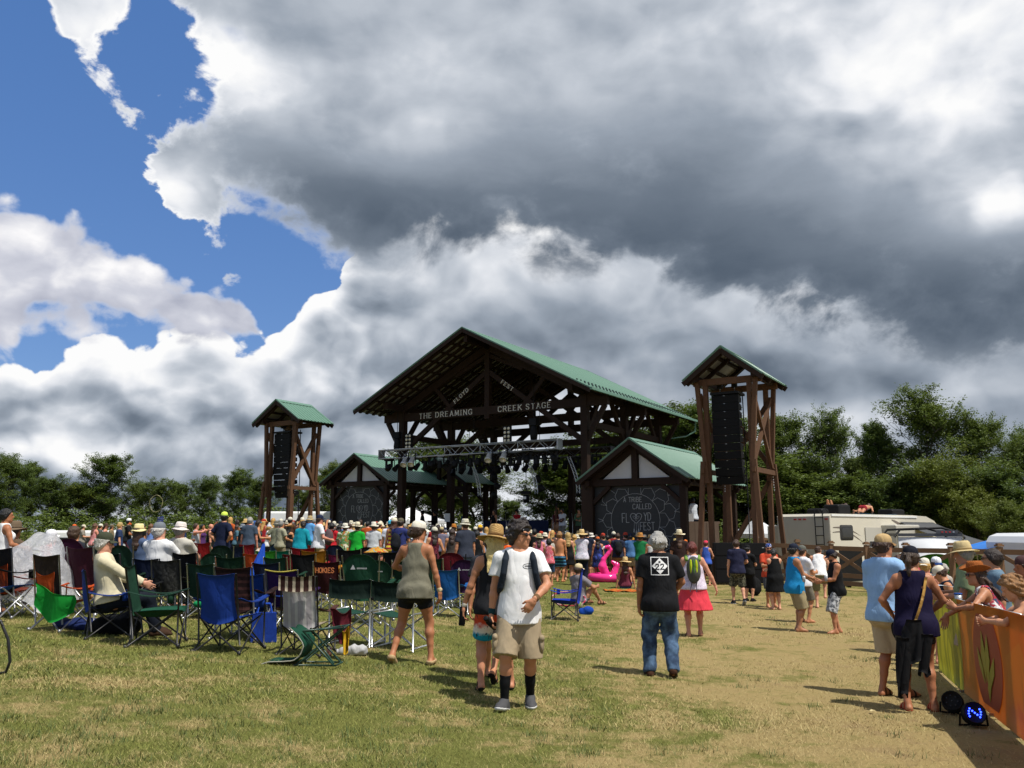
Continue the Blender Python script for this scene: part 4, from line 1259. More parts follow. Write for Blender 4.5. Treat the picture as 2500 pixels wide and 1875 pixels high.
# undergrowth along the edge of the wood
def scrub():
 V, F, T = [], [], []
 r = random.Random(9)
 for px, Y in [(p_, 60 + r.uniform(-3, 6)) for p_ in range(-60, 1000, 16)] + [(p_, 72 + r.uniform(-3, 6)) for p_ in range(960, 1250, 18)] + [(p_, 70 + r.uniform(-3, 6)) for p_ in range(1310, 1600, 18)] + [(p_, 50 + r.uniform(-3, 5)) for p_ in range(1590, 2620, 16)]:
  g = gp(px, Y); hh = r.uniform(1.6, 3.0); wd_ = r.uniform(1.0, 1.7)
  for _ in range(420):
   t = r.random(); a = r.uniform(0, 6.28); q = wd_ * math.sqrt(r.random()) * (1 - .55 * t)
   c = g + Vector((q * math.cos(a), q * math.sin(a), t * hh)); s = r.uniform(.06, .13); a = r.uniform(0, 6.28)
   u = Vector((math.cos(a), math.sin(a), r.gauss(-.2, .4))).normalized(); v = u.cross(Vector((r.gauss(0, .5), r.gauss(0, .5), 1))).normalized()
   n = len(V); V += [c - u * s, c + v * s * .55, c + u * s, c - v * s * .55]; F.append((n, n + 1, n + 2, n + 3)); T += [r.random()] * 4
 me = np_mesh('undergrowth', [tuple(v) for v in V], F, M_LEAF[0])
 a_ = me.attributes.new('tint', 'FLOAT', 'POINT'); a_.data.foreach_set('value', np.array(T, np.float32))
 tag(add('undergrowth', me), kind='stuff')
scrub()
# the wood behind them, reading as one dark mass
def wood():
 V, F, T = [], [], []
 r = random.Random(5)
 for x0 in np.arange(-75, 80, 1.1):
  Yb = 92 + r.uniform(-4, 6)
  hgt = 4.2 + 1.4 * math.sin(x0 * .31) + r.uniform(-1.5, 2.0)
  if -.6 < x0 < 3.0: hgt *= .42
  for _ in range(int(120 * hgt / 6)):
   c = Vector((x0 + r.gauss(0, 1.0), Yb + r.gauss(0, 1.3), r.uniform(0, 1) ** .8 * hgt + r.gauss(0, .3)))
   s = r.uniform(.15, .29); a = r.uniform(0, 6.28)
   u = Vector((math.cos(a), math.sin(a), r.gauss(-.2, .4))).normalized(); v = u.cross(Vector((r.gauss(0, .5), r.gauss(0, .5), 1))).normalized()
   n = len(V); V += [c - u * s, c + v * s * .6, c + u * s, c - v * s * .6]; F.append((n, n + 1, n + 2, n + 3)); T += [r.random()] * 4
 me = np_mesh('woods', [tuple(v) for v in V], F, M_LEAF[1])
 a_ = me.attributes.new('tint', 'FLOAT', 'POINT'); a_.data.foreach_set('value', np.array(T, np.float32))
 tag(add('far_woods', me), kind='stuff')
wood()
# -- timber stage
TH = rad(31.9)
RZ = -TH
DV = Vector((math.sin(TH), math.cos(TH), 0)); RV_ = Vector((math.cos(TH), -math.sin(TH), 0))
O_ST = Vector((-2.61, 43.33, 0))
def st(r, d, z=0.0): return O_ST + RV_ * r + DV * d + Vector((0, 0, z))
def f_timber(key, c0, c1):
 def f(x):
  p = x.obj()
  n = x.noise(x.vm('MULTIPLY', p, (3.0, 3.0, 3.0)), 1.2, 5, 0.6, 0.4)
  g = x.noise(p, 14.0, 5, 0.65)
  x.put(x.b.inputs['Base Color'], x.mix(x.m('MULTIPLY', x.m('ADD', n, g), 0.5), c0, c1))
  x.b.inputs['Roughness'].default_value = 0.75
  x.b.inputs['Specular IOR Level'].default_value = 0.25
  bump(x, g, 0.3, 0.01)
 return material(key, f)
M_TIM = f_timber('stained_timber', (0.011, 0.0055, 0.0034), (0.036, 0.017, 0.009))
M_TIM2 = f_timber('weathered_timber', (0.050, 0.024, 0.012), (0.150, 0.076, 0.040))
M_TIM3 = f_timber('fence_timber', (0.125, 0.068, 0.034), (0.26, 0.152, 0.082))
M_BOARD = f_timber('platform_boards', (0.13, 0.088, 0.062), (0.25, 0.175, 0.125))
def f_roof(x):
 p = x.obj()
 n = x.noise(p, 0.9, 5, 0.6); n2 = x.noise(p, 9.0, 4, 0.6)
 x.put(x.b.inputs['Base Color'], x.mix(x.m('MULTIPLY', x.m('ADD', n, n2), .5), (0.082, 0.178, 0.128), (0.118, 0.225, 0.165)))
 x.b.inputs['Roughness'].default_value = 0.42
 x.b.inputs['Metallic'].default_value = 0.0
M_ROOF = material('green_roof_metal', f_roof)
M_GALV = plain('galvanised_underside', (0.30, 0.30, 0.30), .6, 0, .2, 2.0)
M_BLACK = plain('matt_black', (0.0065, 0.0065, 0.007), .6, 0, .3, 8.0, .2)
M_BLACK2 = plain('black_grille', (0.009, 0.009, 0.010), .75, 0, .4, 60.0, .15)
M_ALU = plain('aluminium', (0.46, 0.47, 0.48), .42, .8, .15, 10.0)
M_WHITE = plain('white_paint', (0.74, 0.74, 0.72), .5, 0, .08, 3.0)
M_LETTER = plain('cream_letter', (0.62, 0.59, 0.51), .6, 0, .05)
M_CHALK = plain('chalk_line', (0.40, 0.40, 0.39), .9, 0, .25, 30.0)
def f_chalkboard(x):
 p = x.obj()
 n = x.noise(p, 1.3, 5, 0.65, .5); n2 = x.noise(x.vm('MULTIPLY', p, (1, 1, 7)), 2.2, 4, 0.6)
 x.put(x.b.inputs['Base Color'], x.mix(x.m('MULTIPLY', n, n2), (0.006, 0.007, 0.007), (0.034, 0.036, 0.035)))
 x.b.inputs['Roughness'].default_value = 0.6
M_CB = material('chalkboard', f_chalkboard)
def roof(parent, hw, ze, za, d0, d1, rib=0.30, fascia=True, over=0.0):
 """gabled metal roof: two ribbed slopes, ridge cap, rake boards"""
 for s in (-1, 1):
  V, F, MI = [], [], []
  prof = []
  d = d0
  while d < d1 - .02:
   prof += [(d, 0), (d + rib * .62, 0), (d + rib * .70, .032), (d + rib * .88, .032), (d + rib * .97, 0)]
   d += rib
  prof = [q for q in prof if q[0] < d1] + [(d1, 0)]
  L = math.hypot(hw, za - ze)
  nx, nz = (za - ze) / L * s, hw / L
  for dd, h_ in prof:
   V += [(s * hw + nx * h_, dd, ze + nz * h_), (nx * h_ * (0 if h_ else 1), dd, za + nz * h_)]
  n = len(prof)
  for i in range(n - 1):
   q = (2 * i, 2 * i + 1, 2 * i + 3, 2 * i + 2)
   F.append(q if s < 0 else q[::-1]); MI.append(0)
  b = len(V)
  t = .035
  for dd in (d0, d1): V += [(s * hw - nx * t, dd, ze - nz * t), (0, dd, za - t / nz)]
  q = (b, b + 1, b + 3, b + 2)
  F.append(q[::-1] if s < 0 else q); MI.append(1)
  for a, c in ((0, b), (2 * (n - 1), b + 2)):
   F.append((a, a + 1, c + 1, c)); MI.append(0)
  F.append((0, 2 * n - 2, b + 2, b)); MI.append(0)
  me = bpy.data.meshes.new('roof_slope'); me.from_pydata(V, [], F)
  me.materials.append(M_ROOF); me.materials.append(M_GALV); me.polygons.foreach_set('material_index', MI); me.update()
  o = add('roof_slope', me, parent)
  if fascia:
   for dd in (d0 + .03, d1 - .03):
    MB().bar((s * hw, dd, ze - .14), (0, dd, za - .14), .05, .20).build('rake_board', M_TIM, o)
    MB().bar((s * (hw + .015), dd, ze + .005), (0, dd, za + .02), .12, .035).build('rake_trim', M_ROOF, o)
 MB().bar((-.12, d0 - .01, za - .045), (-.12, d1 + .01, za - .045), .26, .02, (-nx, 0, nz)).bar((.12, d0 - .01, za - .043), (.12, d1 + .01, za - .043), .26, .02, (nx, 0, nz)).build('ridge_cap', M_ROOF, parent)
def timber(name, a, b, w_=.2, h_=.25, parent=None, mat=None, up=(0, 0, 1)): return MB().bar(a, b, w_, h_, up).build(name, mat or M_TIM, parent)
stage = empty('stage_pavilion', O_ST, RZ, 'large open timber stage with green metal gable roof and lettered tie beam', 'stage')
HW, ZE, ZA, LM = 7.39, 8.46, 12.30, 14.3
roof(stage, HW, ZE, ZA, 0, LM, .34)
SL = (ZA - ZE) / HW
def zr(r, drop=0.0): return ZE + SL * (HW - abs(r)) - drop
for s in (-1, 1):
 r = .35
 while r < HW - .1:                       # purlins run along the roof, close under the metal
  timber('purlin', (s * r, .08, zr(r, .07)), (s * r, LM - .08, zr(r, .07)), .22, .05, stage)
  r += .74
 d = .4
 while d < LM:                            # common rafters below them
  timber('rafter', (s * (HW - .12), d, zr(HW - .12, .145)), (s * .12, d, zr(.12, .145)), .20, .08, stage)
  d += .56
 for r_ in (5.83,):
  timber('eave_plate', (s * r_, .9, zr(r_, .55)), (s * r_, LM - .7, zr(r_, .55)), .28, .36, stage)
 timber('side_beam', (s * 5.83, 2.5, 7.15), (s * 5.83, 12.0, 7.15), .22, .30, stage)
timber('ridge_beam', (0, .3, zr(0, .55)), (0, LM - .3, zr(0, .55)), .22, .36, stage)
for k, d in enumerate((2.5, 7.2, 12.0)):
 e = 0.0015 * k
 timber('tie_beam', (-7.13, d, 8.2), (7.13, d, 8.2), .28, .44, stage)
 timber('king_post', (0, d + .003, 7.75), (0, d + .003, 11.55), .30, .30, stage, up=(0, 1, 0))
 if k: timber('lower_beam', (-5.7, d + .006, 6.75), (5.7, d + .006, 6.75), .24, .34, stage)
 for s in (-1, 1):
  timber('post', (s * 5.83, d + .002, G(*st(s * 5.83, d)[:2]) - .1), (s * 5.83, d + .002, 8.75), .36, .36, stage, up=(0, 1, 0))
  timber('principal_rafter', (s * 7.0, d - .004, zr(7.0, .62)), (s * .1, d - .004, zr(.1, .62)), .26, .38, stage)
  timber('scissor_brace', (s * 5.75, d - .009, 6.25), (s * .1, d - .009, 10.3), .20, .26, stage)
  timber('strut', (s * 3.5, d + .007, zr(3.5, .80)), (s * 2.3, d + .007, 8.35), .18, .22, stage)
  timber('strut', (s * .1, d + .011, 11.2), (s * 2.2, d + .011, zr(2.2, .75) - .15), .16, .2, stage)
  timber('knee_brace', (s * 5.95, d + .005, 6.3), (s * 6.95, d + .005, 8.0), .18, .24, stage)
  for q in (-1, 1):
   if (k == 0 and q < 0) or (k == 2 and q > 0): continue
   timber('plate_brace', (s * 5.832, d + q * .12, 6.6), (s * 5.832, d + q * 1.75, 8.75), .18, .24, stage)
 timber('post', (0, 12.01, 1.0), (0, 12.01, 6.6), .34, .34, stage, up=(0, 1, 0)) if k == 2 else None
# gutter, down pipe and snow guards on the near eave
MB().bar((HW + .05, .0, ZE - .04), (HW + .05, LM, ZE - .04), .12, .12).build('gutter', M_ROOF, stage)
MB().tube([(HW + .05, LM - .25, ZE - .1), (HW + .03, LM - .28, ZE - .7), (HW - .5, LM - .5, ZE - 1.0), (6.25, 12.3, ZE - 1.25), (6.08, 12.3, 2.6)], .05, 6).build('down_pipe', M_ROOF, stage)
sg = MB()
for row in range(3):
 for i in range(34):
  r = HW - .35 - row * .32; d = .6 + i * .40 + .2 * (row % 2)
  sg.box((r, d, zr(r, -.05)), (.05, .10, .08))
so_ = sg.build('snow_guards', plain('snow_guard', (.03, .05, .045), .5), stage); so_['kind'] = 'stuff'
# deck, risers and back cloths
db = MB().box((0, 7.4, .62), (12.2, 10.6, 1.24)); db.build('stage_deck', plain('deck_black', (.008, .008, .009), .8, 0, .3, 3.0, .15), stage)
MB().box((0, 2.02, 1.3), (12.3, .16, .09)).build('deck_edge', M_TIM, stage)
MB().box((-3.0, 10.2, 1.85), (4.6, .12, 1.25)).build('backdrop', plain('navy_cloth', (.012, .020, .060), .9, 0, .3, 2.0), stage)
MB().box((3.1, 10.6, 1.55), (3.6, 1.5, .6)).build('drum_riser', M_BLACK, stage)
# letters: strokes on a 4 x 6 grid
ST = {'A': ['0,0 2,6', '2,6 4,0', '1,2 3,2'], 'B': ['0,0 0,6', '0,6 2.6,6 3.4,5 3.4,4 2.6,3.2', '0,3.2 2.6,3.2 3.8,2.4 3.8,.9 2.6,0 0,0'], 'C': ['4,5 3,6 1.2,6 0,4.6 0,1.4 1.2,0 3,0 4,1'], 'D': ['0,0 0,6', '0,6 2.4,6 4,4.4 4,1.6 2.4,0 0,0'],
      'E': ['0,0 0,6', '0,6 3.4,6', '0,3.1 2.6,3.1', '0,0 3.6,0'], 'F': ['0,0 0,6', '0,6 3.4,6', '0,3.1 2.6,3.1'], 'G': ['4,5 3,6 1.2,6 0,4.6 0,1.4 1.2,0 3,0 4,.8 4,2.6', '2.6,2.6 4.4,2.6'], 'H': ['0,0 0,6', '4,0 4,6', '0,3.1 4,3.1'], 'I': ['0,0 0,6'],
      'K': ['0,0 0,6', '4,6 0,2.6', '1.2,3.6 4.2,0'], 'L': ['0,0 0,6', '0,0 3.4,0'], 'M': ['0,0 .4,6', '.4,6 2.4,1', '2.4,1 4.4,6', '4.4,6 4.8,0'], 'N': ['0,0 0,6', '0,6 4,0', '4,0 4,6'], 'O': ['1.2,0 0,1.6 0,4.4 1.2,6 2.8,6 4,4.4 4,1.6 2.8,0 1.2,0'],
      'R': ['0,0 0,6', '0,6 2.6,6 3.6,5 3.6,4 2.6,3 0,3', '1.8,3 4,0'], 'S': ['3.8,5 2.8,6 1,6 .2,5 .4,3.9 3.2,2.3 3.8,1.2 2.8,0 1,0 0,1'], 'T': ['2,0 2,6', '0,6 4,6'], 'Y': ['0,6 2,3.2', '4,6 2,3.2', '2,3.2 2,0'], '2': ['.2,4.6 .6,5.6 1.6,6 2.8,6 3.6,5.2 3.6,4 0,0', '0,0 4,0'],
      'Z': ['0,6 4,6', '4,6 0,0', '0,0 4,0'], '-': []}
WID = {'I': 1.0, 'M': 5.4, 'L': 3.6, 'F': 3.6, 'E': 3.8}
def letters(text, h_, wd_=.12, serif=False, gap=1.5, sx=1.0, lean=None):
 """list of ((x0,y0),(x1,y1),width) strokes for a line of text, and its length"""
 u = h_ / 6; x = 0; out = []
 for i, ch in enumerate(text):
  if ch == ' ': x += 3.2; continue
  dy = (lean[i % len(lean)] if lean else 0)
  for s in ST[ch]:
   p = [tuple(float(q) for q in t.split(',')) for t in s.split()]
   for a, b in zip(p[:-1], p[1:]):
    thin = serif and abs(b[1] - a[1]) < .5 * abs(b[0] - a[0])
    out.append((((x + a[0]) * u * sx, a[1] * u + dy), ((x + b[0]) * u * sx, b[1] * u + dy), wd_ * (.55 if thin else 1)))
   if serif and len(p) == 2 and abs(p[0][1] - p[1][1]) > 4:
    for q in p: out.append((((x + q[0] - .7) * u * sx, q[1] * u + dy), ((x + q[0] + .7) * u * sx, q[1] * u + dy), wd_ * .5))
  x += WID.get(ch, 4.2) + gap
 return out, (x - gap) * u * sx
def text_mb(strokes, org, ex, ey, nrm_, th=.012):
 mb = MB()
 org, ex, ey, nn = Vector(org), Vector(ex), Vector(ey), Vector(nrm_)
 for i, (a, b, w_) in enumerate(strokes):
  p = org + ex * a[0] + ey * a[1] + nn * (.0012 * (i % 5)); q = org + ex * b[0] + ey * b[1] + nn * (.0012 * (i % 5))
  d = (q - p)
  if d.length < 1e-6: continue
  d.normalize()
  mb.bar(p - d * w_ * .35, q + d * w_ * .35, w_, th, nn)
 return mb
for txt_, a0_, a1_ in (('THE DREAMING', -4.55, -.95), ('CREEK STAGE', .75, 3.95)):
 L0 = letters(txt_, .27, .05, True, 2.4, 1.0)[1]
 sx_ = (a1_ - a0_) / L0
 s_, L_ = letters(txt_, .27, .042, True, 2.4, sx_)
 text_mb(s_, (a0_, 2.5 - .152, 8.065), (1, 0, 0), (0, 0, 1), (0, -1, 0)).build('lettering', M_LETTER, stage)['kind'] = 'stuff'
an = math.atan2(10.3 - 6.25, 5.65)
for txt_, r_, sg_ in (('FLOYD', -2.15, 1), ('FEST', .95, -1)):
 z_ = 10.3 - (abs(r_) - .1) * (10.3 - 6.25) / 5.65
 s_, L_ = letters(txt_, .20, .036, True, 2.2, 1.15)
 a_ = an * sg_
 text_mb(s_, (r_ + .10 * math.sin(a_), 2.5 - .122, z_ - .10 * math.cos(a_)), (math.cos(a_), 0, math.sin(a_)), (-math.sin(a_), 0, math.cos(a_)), (0, -1, 0)).build('lettering', M_LETTER, stage)['kind'] = 'stuff'
# -- the two huts with chalkboards
M_GAB = plain('gable_white', (0.56, 0.55, 0.54), .7, 0, .08, 2.0)
def hut(r0, d0, z0, hw, L, label):
 p = st(r0, d0)
 e = empty('chalkboard_hut', (p.x, p.y, z0), RZ, label, 'hut', 'huts at the two sides of the stage')
 za, ze = 5.67, 3.94
 roof(e, hw, ze, za, 0, L, .30)
 sl = (za - ze) / hw
 zz = lambda r, dr: ze + sl * (hw - abs(r)) - dr
 for s in (-1, 1):
  r = .3
  while r < hw - .1:
   timber('purlin', (s * r, .06, zz(r, .085)), (s * r, L - .06, zz(r, .085)), .16, .07, e); r += .52
  d = .3
  while d < L:
   timber('rafter', (s * (hw - .1), d, zz(hw - .1, .19)), (s * .08, d, zz(.08, .19)), .14, .12, e); d += .72
  for d in (.6, L - .8):
   q = st(r0 + s * 2.1, d0 + d)
   timber('post', (s * 2.12, d, G(q.x, q.y) - z0 - .1), (s * 2.12, d, 3.95), .27, .27, e, up=(0, 1, 0))
   timber('principal_rafter', (s * (hw - .12), d - .004, zz(hw - .12, .36)), (s * .06, d - .004, zz(.06, .36)), .2, .24, e)
   timber('knee_brace', (s * 2.05, d - .008, 2.95), (s * 1.2, d - .008, 3.7), .14, .17, e)
  timber('eave_plate', (s * 2.12, .2, zz(2.12, .40)), (s * 2.12, L - .2, zz(2.12, .40)), .2, .24, e)
  # white gable panel, one each side of the king post
  z0_, z1_ = 4.02, zz(0, .52)
  rr = [s * .17, s * 1.52]
  pm = MB().poly([(rr[0], .62, z0_), (rr[1], .62, z0_), (rr[0], .62, z1_ - .1), (rr[0], .66, z0_), (rr[1], .66, z0_), (rr[0], .66, z1_ - .1)], [(0, 1, 2), (5, 4, 3), (0, 3, 4, 1), (1, 4, 5, 2), (2, 5, 3, 0)] if s > 0 else [(2, 1, 0), (3, 4, 5), (1, 4, 3, 0), (2, 5, 4, 1), (0, 3, 5, 2)])
  pm.build('gable_panel', M_GAB, e)
 for d in (.6, L - .8):
  timber('tie_beam', (-hw + .15, d + .002, 3.86), (hw - .15, d + .002, 3.86), .24, .30, e)
  timber('king_post', (0, d - .003, 3.8), (0, d - .003, zz(0, .3)), .26, .26, e, up=(0, 1, 0))
 bw, b0, b1 = 1.98, .42, 3.70
 cb = MB().box((0, .72, (b0 + b1) / 2), (bw * 2, .05, b1 - b0)).build('chalkboard', M_CB, e)
 MB().box((0, .80, .15), (bw * 2 - .02, .06, .50)).build('skirting_board', M_TIM, e)
 MB().box((0, 3.4, .55), (bw * 2 + .2, 4.0, 1.2)).build('side_deck', M_BLACK, e)
 # chalk drawing: lotus petals round a disc, the words, a heart with feathers
 S_ = []
 cx, cy, R = -.1, 2.25, 1.12
 def arc(c, rx, ry, a0, a1, n=9, rot=0.0):
  P = []
  for i in range(n + 1):
   a = a0 + (a1 - a0) * i / n
   x, y = rx * math.cos(a), ry * math.sin(a)
   P.append((c[0] + x * math.cos(rot) - y * math.sin(rot), c[1] + x * math.sin(rot) + y * math.cos(rot)))
  return list(zip(P[:-1], P[1:]))
 segs = arc((cx, cy), R, R, 0, 6.283, 30)
 for ring, (rad_, n, pw, pl) in enumerate(((R, 12, .30, .42), (R + .36, 14, .34, .40), (R + .68, 16, .36, .36))):
  for k in range(n):
   a = 6.283 * (k + .5 * (ring % 2)) / n
   tip = (cx + (rad_ + pl) * math.cos(a), cy + (rad_ + pl) * math.sin(a))
   for q in (-1, 1):
    b = a + q * 3.1416 / n
    base = (cx + rad_ * math.cos(b), cy + rad_ * math.sin(b))
    mid = (cx + (rad_ + pl * .62) * math.cos(a + q * 2.5 / n), cy + (rad_ + pl * .62) * math.sin(a + q * 2.5 / n))
    segs += [(base, mid), (mid, tip)]
 for a, b in segs:
  if all(abs(p[0]) < bw - .06 and b0 + .06 < p[1] < b1 - .06 for p in (a, b)): S_.append((a, b, .011))
 def put(txt, x, y, h_, wd_, sx=.8, gap=1.3):
  s, L = letters(txt, h_, wd_, False, gap, sx)
  for a, b, w_ in s: S_.append(((a[0] + x, a[1] + y), (b[0] + x, b[1] + y), w_))
 put('A', -.62, 3.02, .20, .016); put('TRIBE', -.38, 3.02, .20, .016)
 put('CALLED', -.20, 2.72, .21, .016)
 put('FL', -.70, 2.16, .38, .020, .6); put('YD', .30, 2.24, .32, .020, .6)
 put('FEST', .12, 1.84, .32, .018, .62)
 hx0, hy0 = -.06, 2.42
 for q in (-1, 1):
  S_ += [(a, b, .018) for a, b in arc((hx0 + q * .13, hy0), .13, .12, 0, 3.1416, 7)]
  S_ += [((hx0 + q * .26, hy0), (hx0 + q * .20, hy0 - .14), .018), ((hx0 + q * .20, hy0 - .14), (hx0, hy0 - .30), .018)]
  S_ += [(a, b, .009) for a, b in arc((hx0 + q * .08, hy0 - .05), .08, .04, 0, 6.28, 7, q * .7)] + [(a, b, .009) for a, b in arc((hx0, hy0 - .05 + q * .07), .04, .07, 0, 6.28, 7)]
  S_ += [((hx0 + q * .08, hy0 - .26), (hx0 + q * .10, hy0 - .52), .010), ((hx0 + q * .10, hy0 - .52), (hx0 + q * .13, hy0 - .66), .022), ((hx0 + q * .10, hy0 - .52), (hx0 + q * .07, hy0 - .68), .022)]
 S_ += [((hx0, hy0 - .3), (hx0, hy0 - .62), .010), ((hx0, hy0 - .6), (hx0 + .03, hy0 - .80), .026), ((hx0, hy0 - .6), (hx0 - .03, hy0 - .80), .022)]
 ch = text_mb(S_, (0, .72 - .0262, 0), (1, 0, 0), (0, 0, 1), (0, -1, 0), .004).build('chalk_drawing', M_CHALK, cb)
 ch['kind'] = 'stuff'
 return e
zr_ = G(*st(10.35, -2.0)[:2])
hut(10.35, -2.35, 0.0, 2.54, 7.9, 'chalkboard hut with a sunlit green roof between the stage and the right speaker tower')
hut(-10.35, 3.42, .80, 2.80, 6.2, 'chalkboard hut with a shaded green roof behind the left speaker tower')
# dark timber porch between the left hut and the stage
pe = st(-8.15, 8.6)
porch = empty('side_porch', (pe.x, pe.y, 0.75), RZ, 'dark timber porch gable joining the left hut to the stage', 'porch')
roof(porch, 2.5, 4.1, 5.75, 0, 3.2, .30)
for s in (-1, 1):
 for d in (.5, 2.8):
  timber('post', (s * 2.1, d, -.5), (s * 2.1, d, 4.1), .26, .26, porch, up=(0, 1, 0))
  timber('principal_rafter', (s * 2.4, d + .004, 3.85), (s * .06, d + .004, 5.38), .2, .24, porch)
  timber('strut', (s * .9, d + .008, 3.9), (s * .9, d + .008, 4.7), .15, .15, porch, up=(0, 1, 0))
  timber('knee_brace', (s * 2.05, d - .008, 2.9), (s * 1.1, d - .008, 3.7), .14, .17, porch)
for d in (.5, 2.8):
 timber('tie_beam', (-2.4, d, 3.75), (2.4, d, 3.75), .22, .28, porch)
 timber('king_post', (0, d - .003, 3.7), (0, d - .003, 5.4), .22, .22, porch, up=(0, 1, 0))
# -- lighting rig
def box_truss(r0, r1, d, z, sz, label, mat):
 e = empty('lighting_truss', st((r0 + r1) / 2, d, z), RZ, label, 'truss', 'trusses hung in the stage')
 h_ = (r1 - r0) / 2
 for y in (-sz, sz):
  for z_ in (-sz, sz): MB().tube([(-h_, y, z_), (h_, y, z_)], .032, 6).build('chord', mat, e)
 lt = MB()
 n = int((r1 - r0) / .55)
 for i in range(n):
  a, b = -h_ + i * 2 * h_ / n, -h_ + (i + 1) * 2 * h_ / n
  q = 1 if i % 2 else -1
  for y in (-sz, sz): lt.tube([(a, y, -sz * q), (b, y, sz * q)], .017, 5)
  for z_ in (-sz, sz): lt.tube([(a, -sz * q, z_), (b, sz * q, z_)], .015, 5)
  if i % 4 == 0:
   lt.tube([(a, -sz, -sz), (a, -sz, sz), (a, sz, sz), (a, sz, -sz)], .022, 5, True)
 o = lt.build('lattice', mat, e); o['kind'] = 'stuff'
 for s in (-1, 1): MB().box((s * h_, 0, 0), (.03, 2 * sz + .06, 2 * sz + .06)).build('end_plate', mat, e)
 for f in (-.75, .1, .8): MB().tube([(f * h_, 0, sz), (f * h_, 0, 2.3)], .015, 5).build('hoist_chain', M_BLACK, e)
 return e
box_truss(-6.4, 5.0, 1.35, 6.02, .24, 'bright aluminium box truss across the front of the stage', M_ALU)
box_truss(-5.4, 5.4, 6.6, 6.1, .22, 'dark box truss hung deep inside the stage', plain('dark_alu', (.10, .10, .105), .5, .6, .2))
def lamp_mesh(kind):
 b = MB(); y = MB()
 if kind == 'par':
  b.lathe([(.0005, .17), (.07, .165), (.10, .10), (.105, -.02), (.135, -.16), (.14, -.2), (.12, -.2), (.10, -.12), (.0005, -.10)], n=12)
  y.bar((-.15, 0, .02), (-.15, 0, .33), .02, .04).bar((.15, 0, .02), (.15, 0, .33), .02, .04).bar((-.15, 0, .33), (.15, 0, .33), .04, .02)
 else:                                   # moving head
  b.lathe([(.0005, .16), (.10, .15), (.14, .05), (.14, -.12), (.115, -.2), (.10, -.2), (.0005, -.17)], n=12)
  y.bar((-.19, 0, -.02), (-.19, 0, .30), .05, .12).bar((.19, 0, -.02), (.19, 0, .30), .05, .12).box((0, 0, .36), (.44, .26, .12))
 return b.mesh('lamp_body', M_BLACK), y.mesh('yoke', M_BLACK)
LM_ = {k: lamp_mesh(k) for k in ('par', 'head')}
M_SILV = plain('silver_can', (.75, .74, .70), .35, .6, .1)
def lamp(r, d, z, kind, tilt, label, group, mat=None, sc=1.0, twist=0.0):
 e = empty('stage_light', st(r, d, z), RZ + twist, label, 'stage light', group)
 e.scale = (sc, sc, sc)
 b = add('lamp_body', LM_[kind][0], e); b.rotation_euler = (tilt, 0, 0)
 add('yoke', LM_[kind][1], e)
 if mat: paint(b, mat)
random.seed(4)
for i in range(22):
 lamp(-5.9 + i * .50, 1.42 + .05 * (i % 2), 5.36 + random.uniform(-.06, .04), 'par' if i % 3 else 'head', random.uniform(-.9, .5), 'black stage light in the long row hung under the bright front truss', 'lights under the front truss', None, 1.15, random.uniform(-.6, .6))
for i in range(17):
 lamp(-5.2 + i * .64, 6.6, 5.45 + random.uniform(-.1, .05), 'head' if i % 2 else 'par', random.uniform(-1, .6), 'black stage light in the row hung under the dark inner truss', 'lights under the inner truss', None, 1.25, random.uniform(-.7, .7))
for r, lab in ((-4.45, 'silver spotlight at the left on the front truss, leftmost of two'), (-3.95, 'silver spotlight at the left on the front truss, beside its twin'), (1.05, 'silver spotlight right of the middle of the front truss, pointing down'), (1.95, 'silver spotlight on the front truss nearest the right end')):
 lamp(r, 1.0, 5.55, 'par', -.7, lab, None, M_SILV, 1.35, .3)
def drop(r, d, zs, lab):
 """vertical string of stage lights on a pipe"""
 e = empty('light_pipe', st(r, d, 0), RZ, lab, 'light pipe', 'light pipes hung in the stage')
 MB().tube([(0, 0, min(zs) + .2), (0, 0, 6.0)], .025, 6).build('pipe', M_BLACK, e)
 for i, z in enumerate(zs):
  m_ = MB().lathe([(.0005, .15), (.12, .14), (.17, .02), (.20, -.12), (.20, -.18), (.16, -.18), (.0005, -.12)], (0, 0, 0), 12)
  o = m_.build('lamp_head', M_BLACK, e, (.12 if i % 2 else -.05, -.05, z)); o.rotation_euler = (.5, .25 * (-1) ** i, 0)
drop(-1.4, 5.4, (4.9, 4.35, 3.85), 'string of black lights left of the middle, in front of the trees')
drop(1.7, 5.0, (4.65, 4.15), 'string of black lights against the bright sky gap')
drop(4.9, 5.6, (4.5, 3.9), 'string of black lights near the right main post')
drop(3.6, 6.2, (3.9,), 'single hanging black light left of the right main post')
e = empty('hanging_light', st(1.35, 4.2, 3.55), RZ, 'black moving light with a white lit lens hanging lowest in the sky gap', 'stage light')
MB().box((0, 0, .30), (.5, .3, .16)).build('light_base', M_BLACK, e)
MB().lathe([(.0005, .2), (.16, .18), (.18, 0), (.15, -.24), (.0005, -.24)], n=14).build('lamp_body', M_BLACK, e)
MB().box((0, -.17, .02), (.2, .02, .14)).build('lens', M_WHITE, e)
MB().tube([(0, 0, .36), (0, 0, 2.3)], .02, 5).build('pipe', M_BLACK, e)
def arc_pipe(r, d, lab):
 e = empty('curved_truss', st(r, d, 0), RZ, lab, 'truss', 'curved ladder trusses')
 for k, o in ((0, 0), (1, .16)):
  MB().tube([(o + .55 * math.sin(t * .16), 0, 5.6 - t * .19) for t in range(11)], .022, 5).build('rail', M_ALU, e)
 m_ = MB()
 for t in range(10):
  a = (.55 * math.sin(t * .16), 0, 5.6 - t * .19); b = (.16 + .55 * math.sin((t + 1) * .16), 0, 5.6 - (t + 1) * .19)
  m_.tube([a, b], .012, 4)
 m_.build('rungs', M_ALU, e)
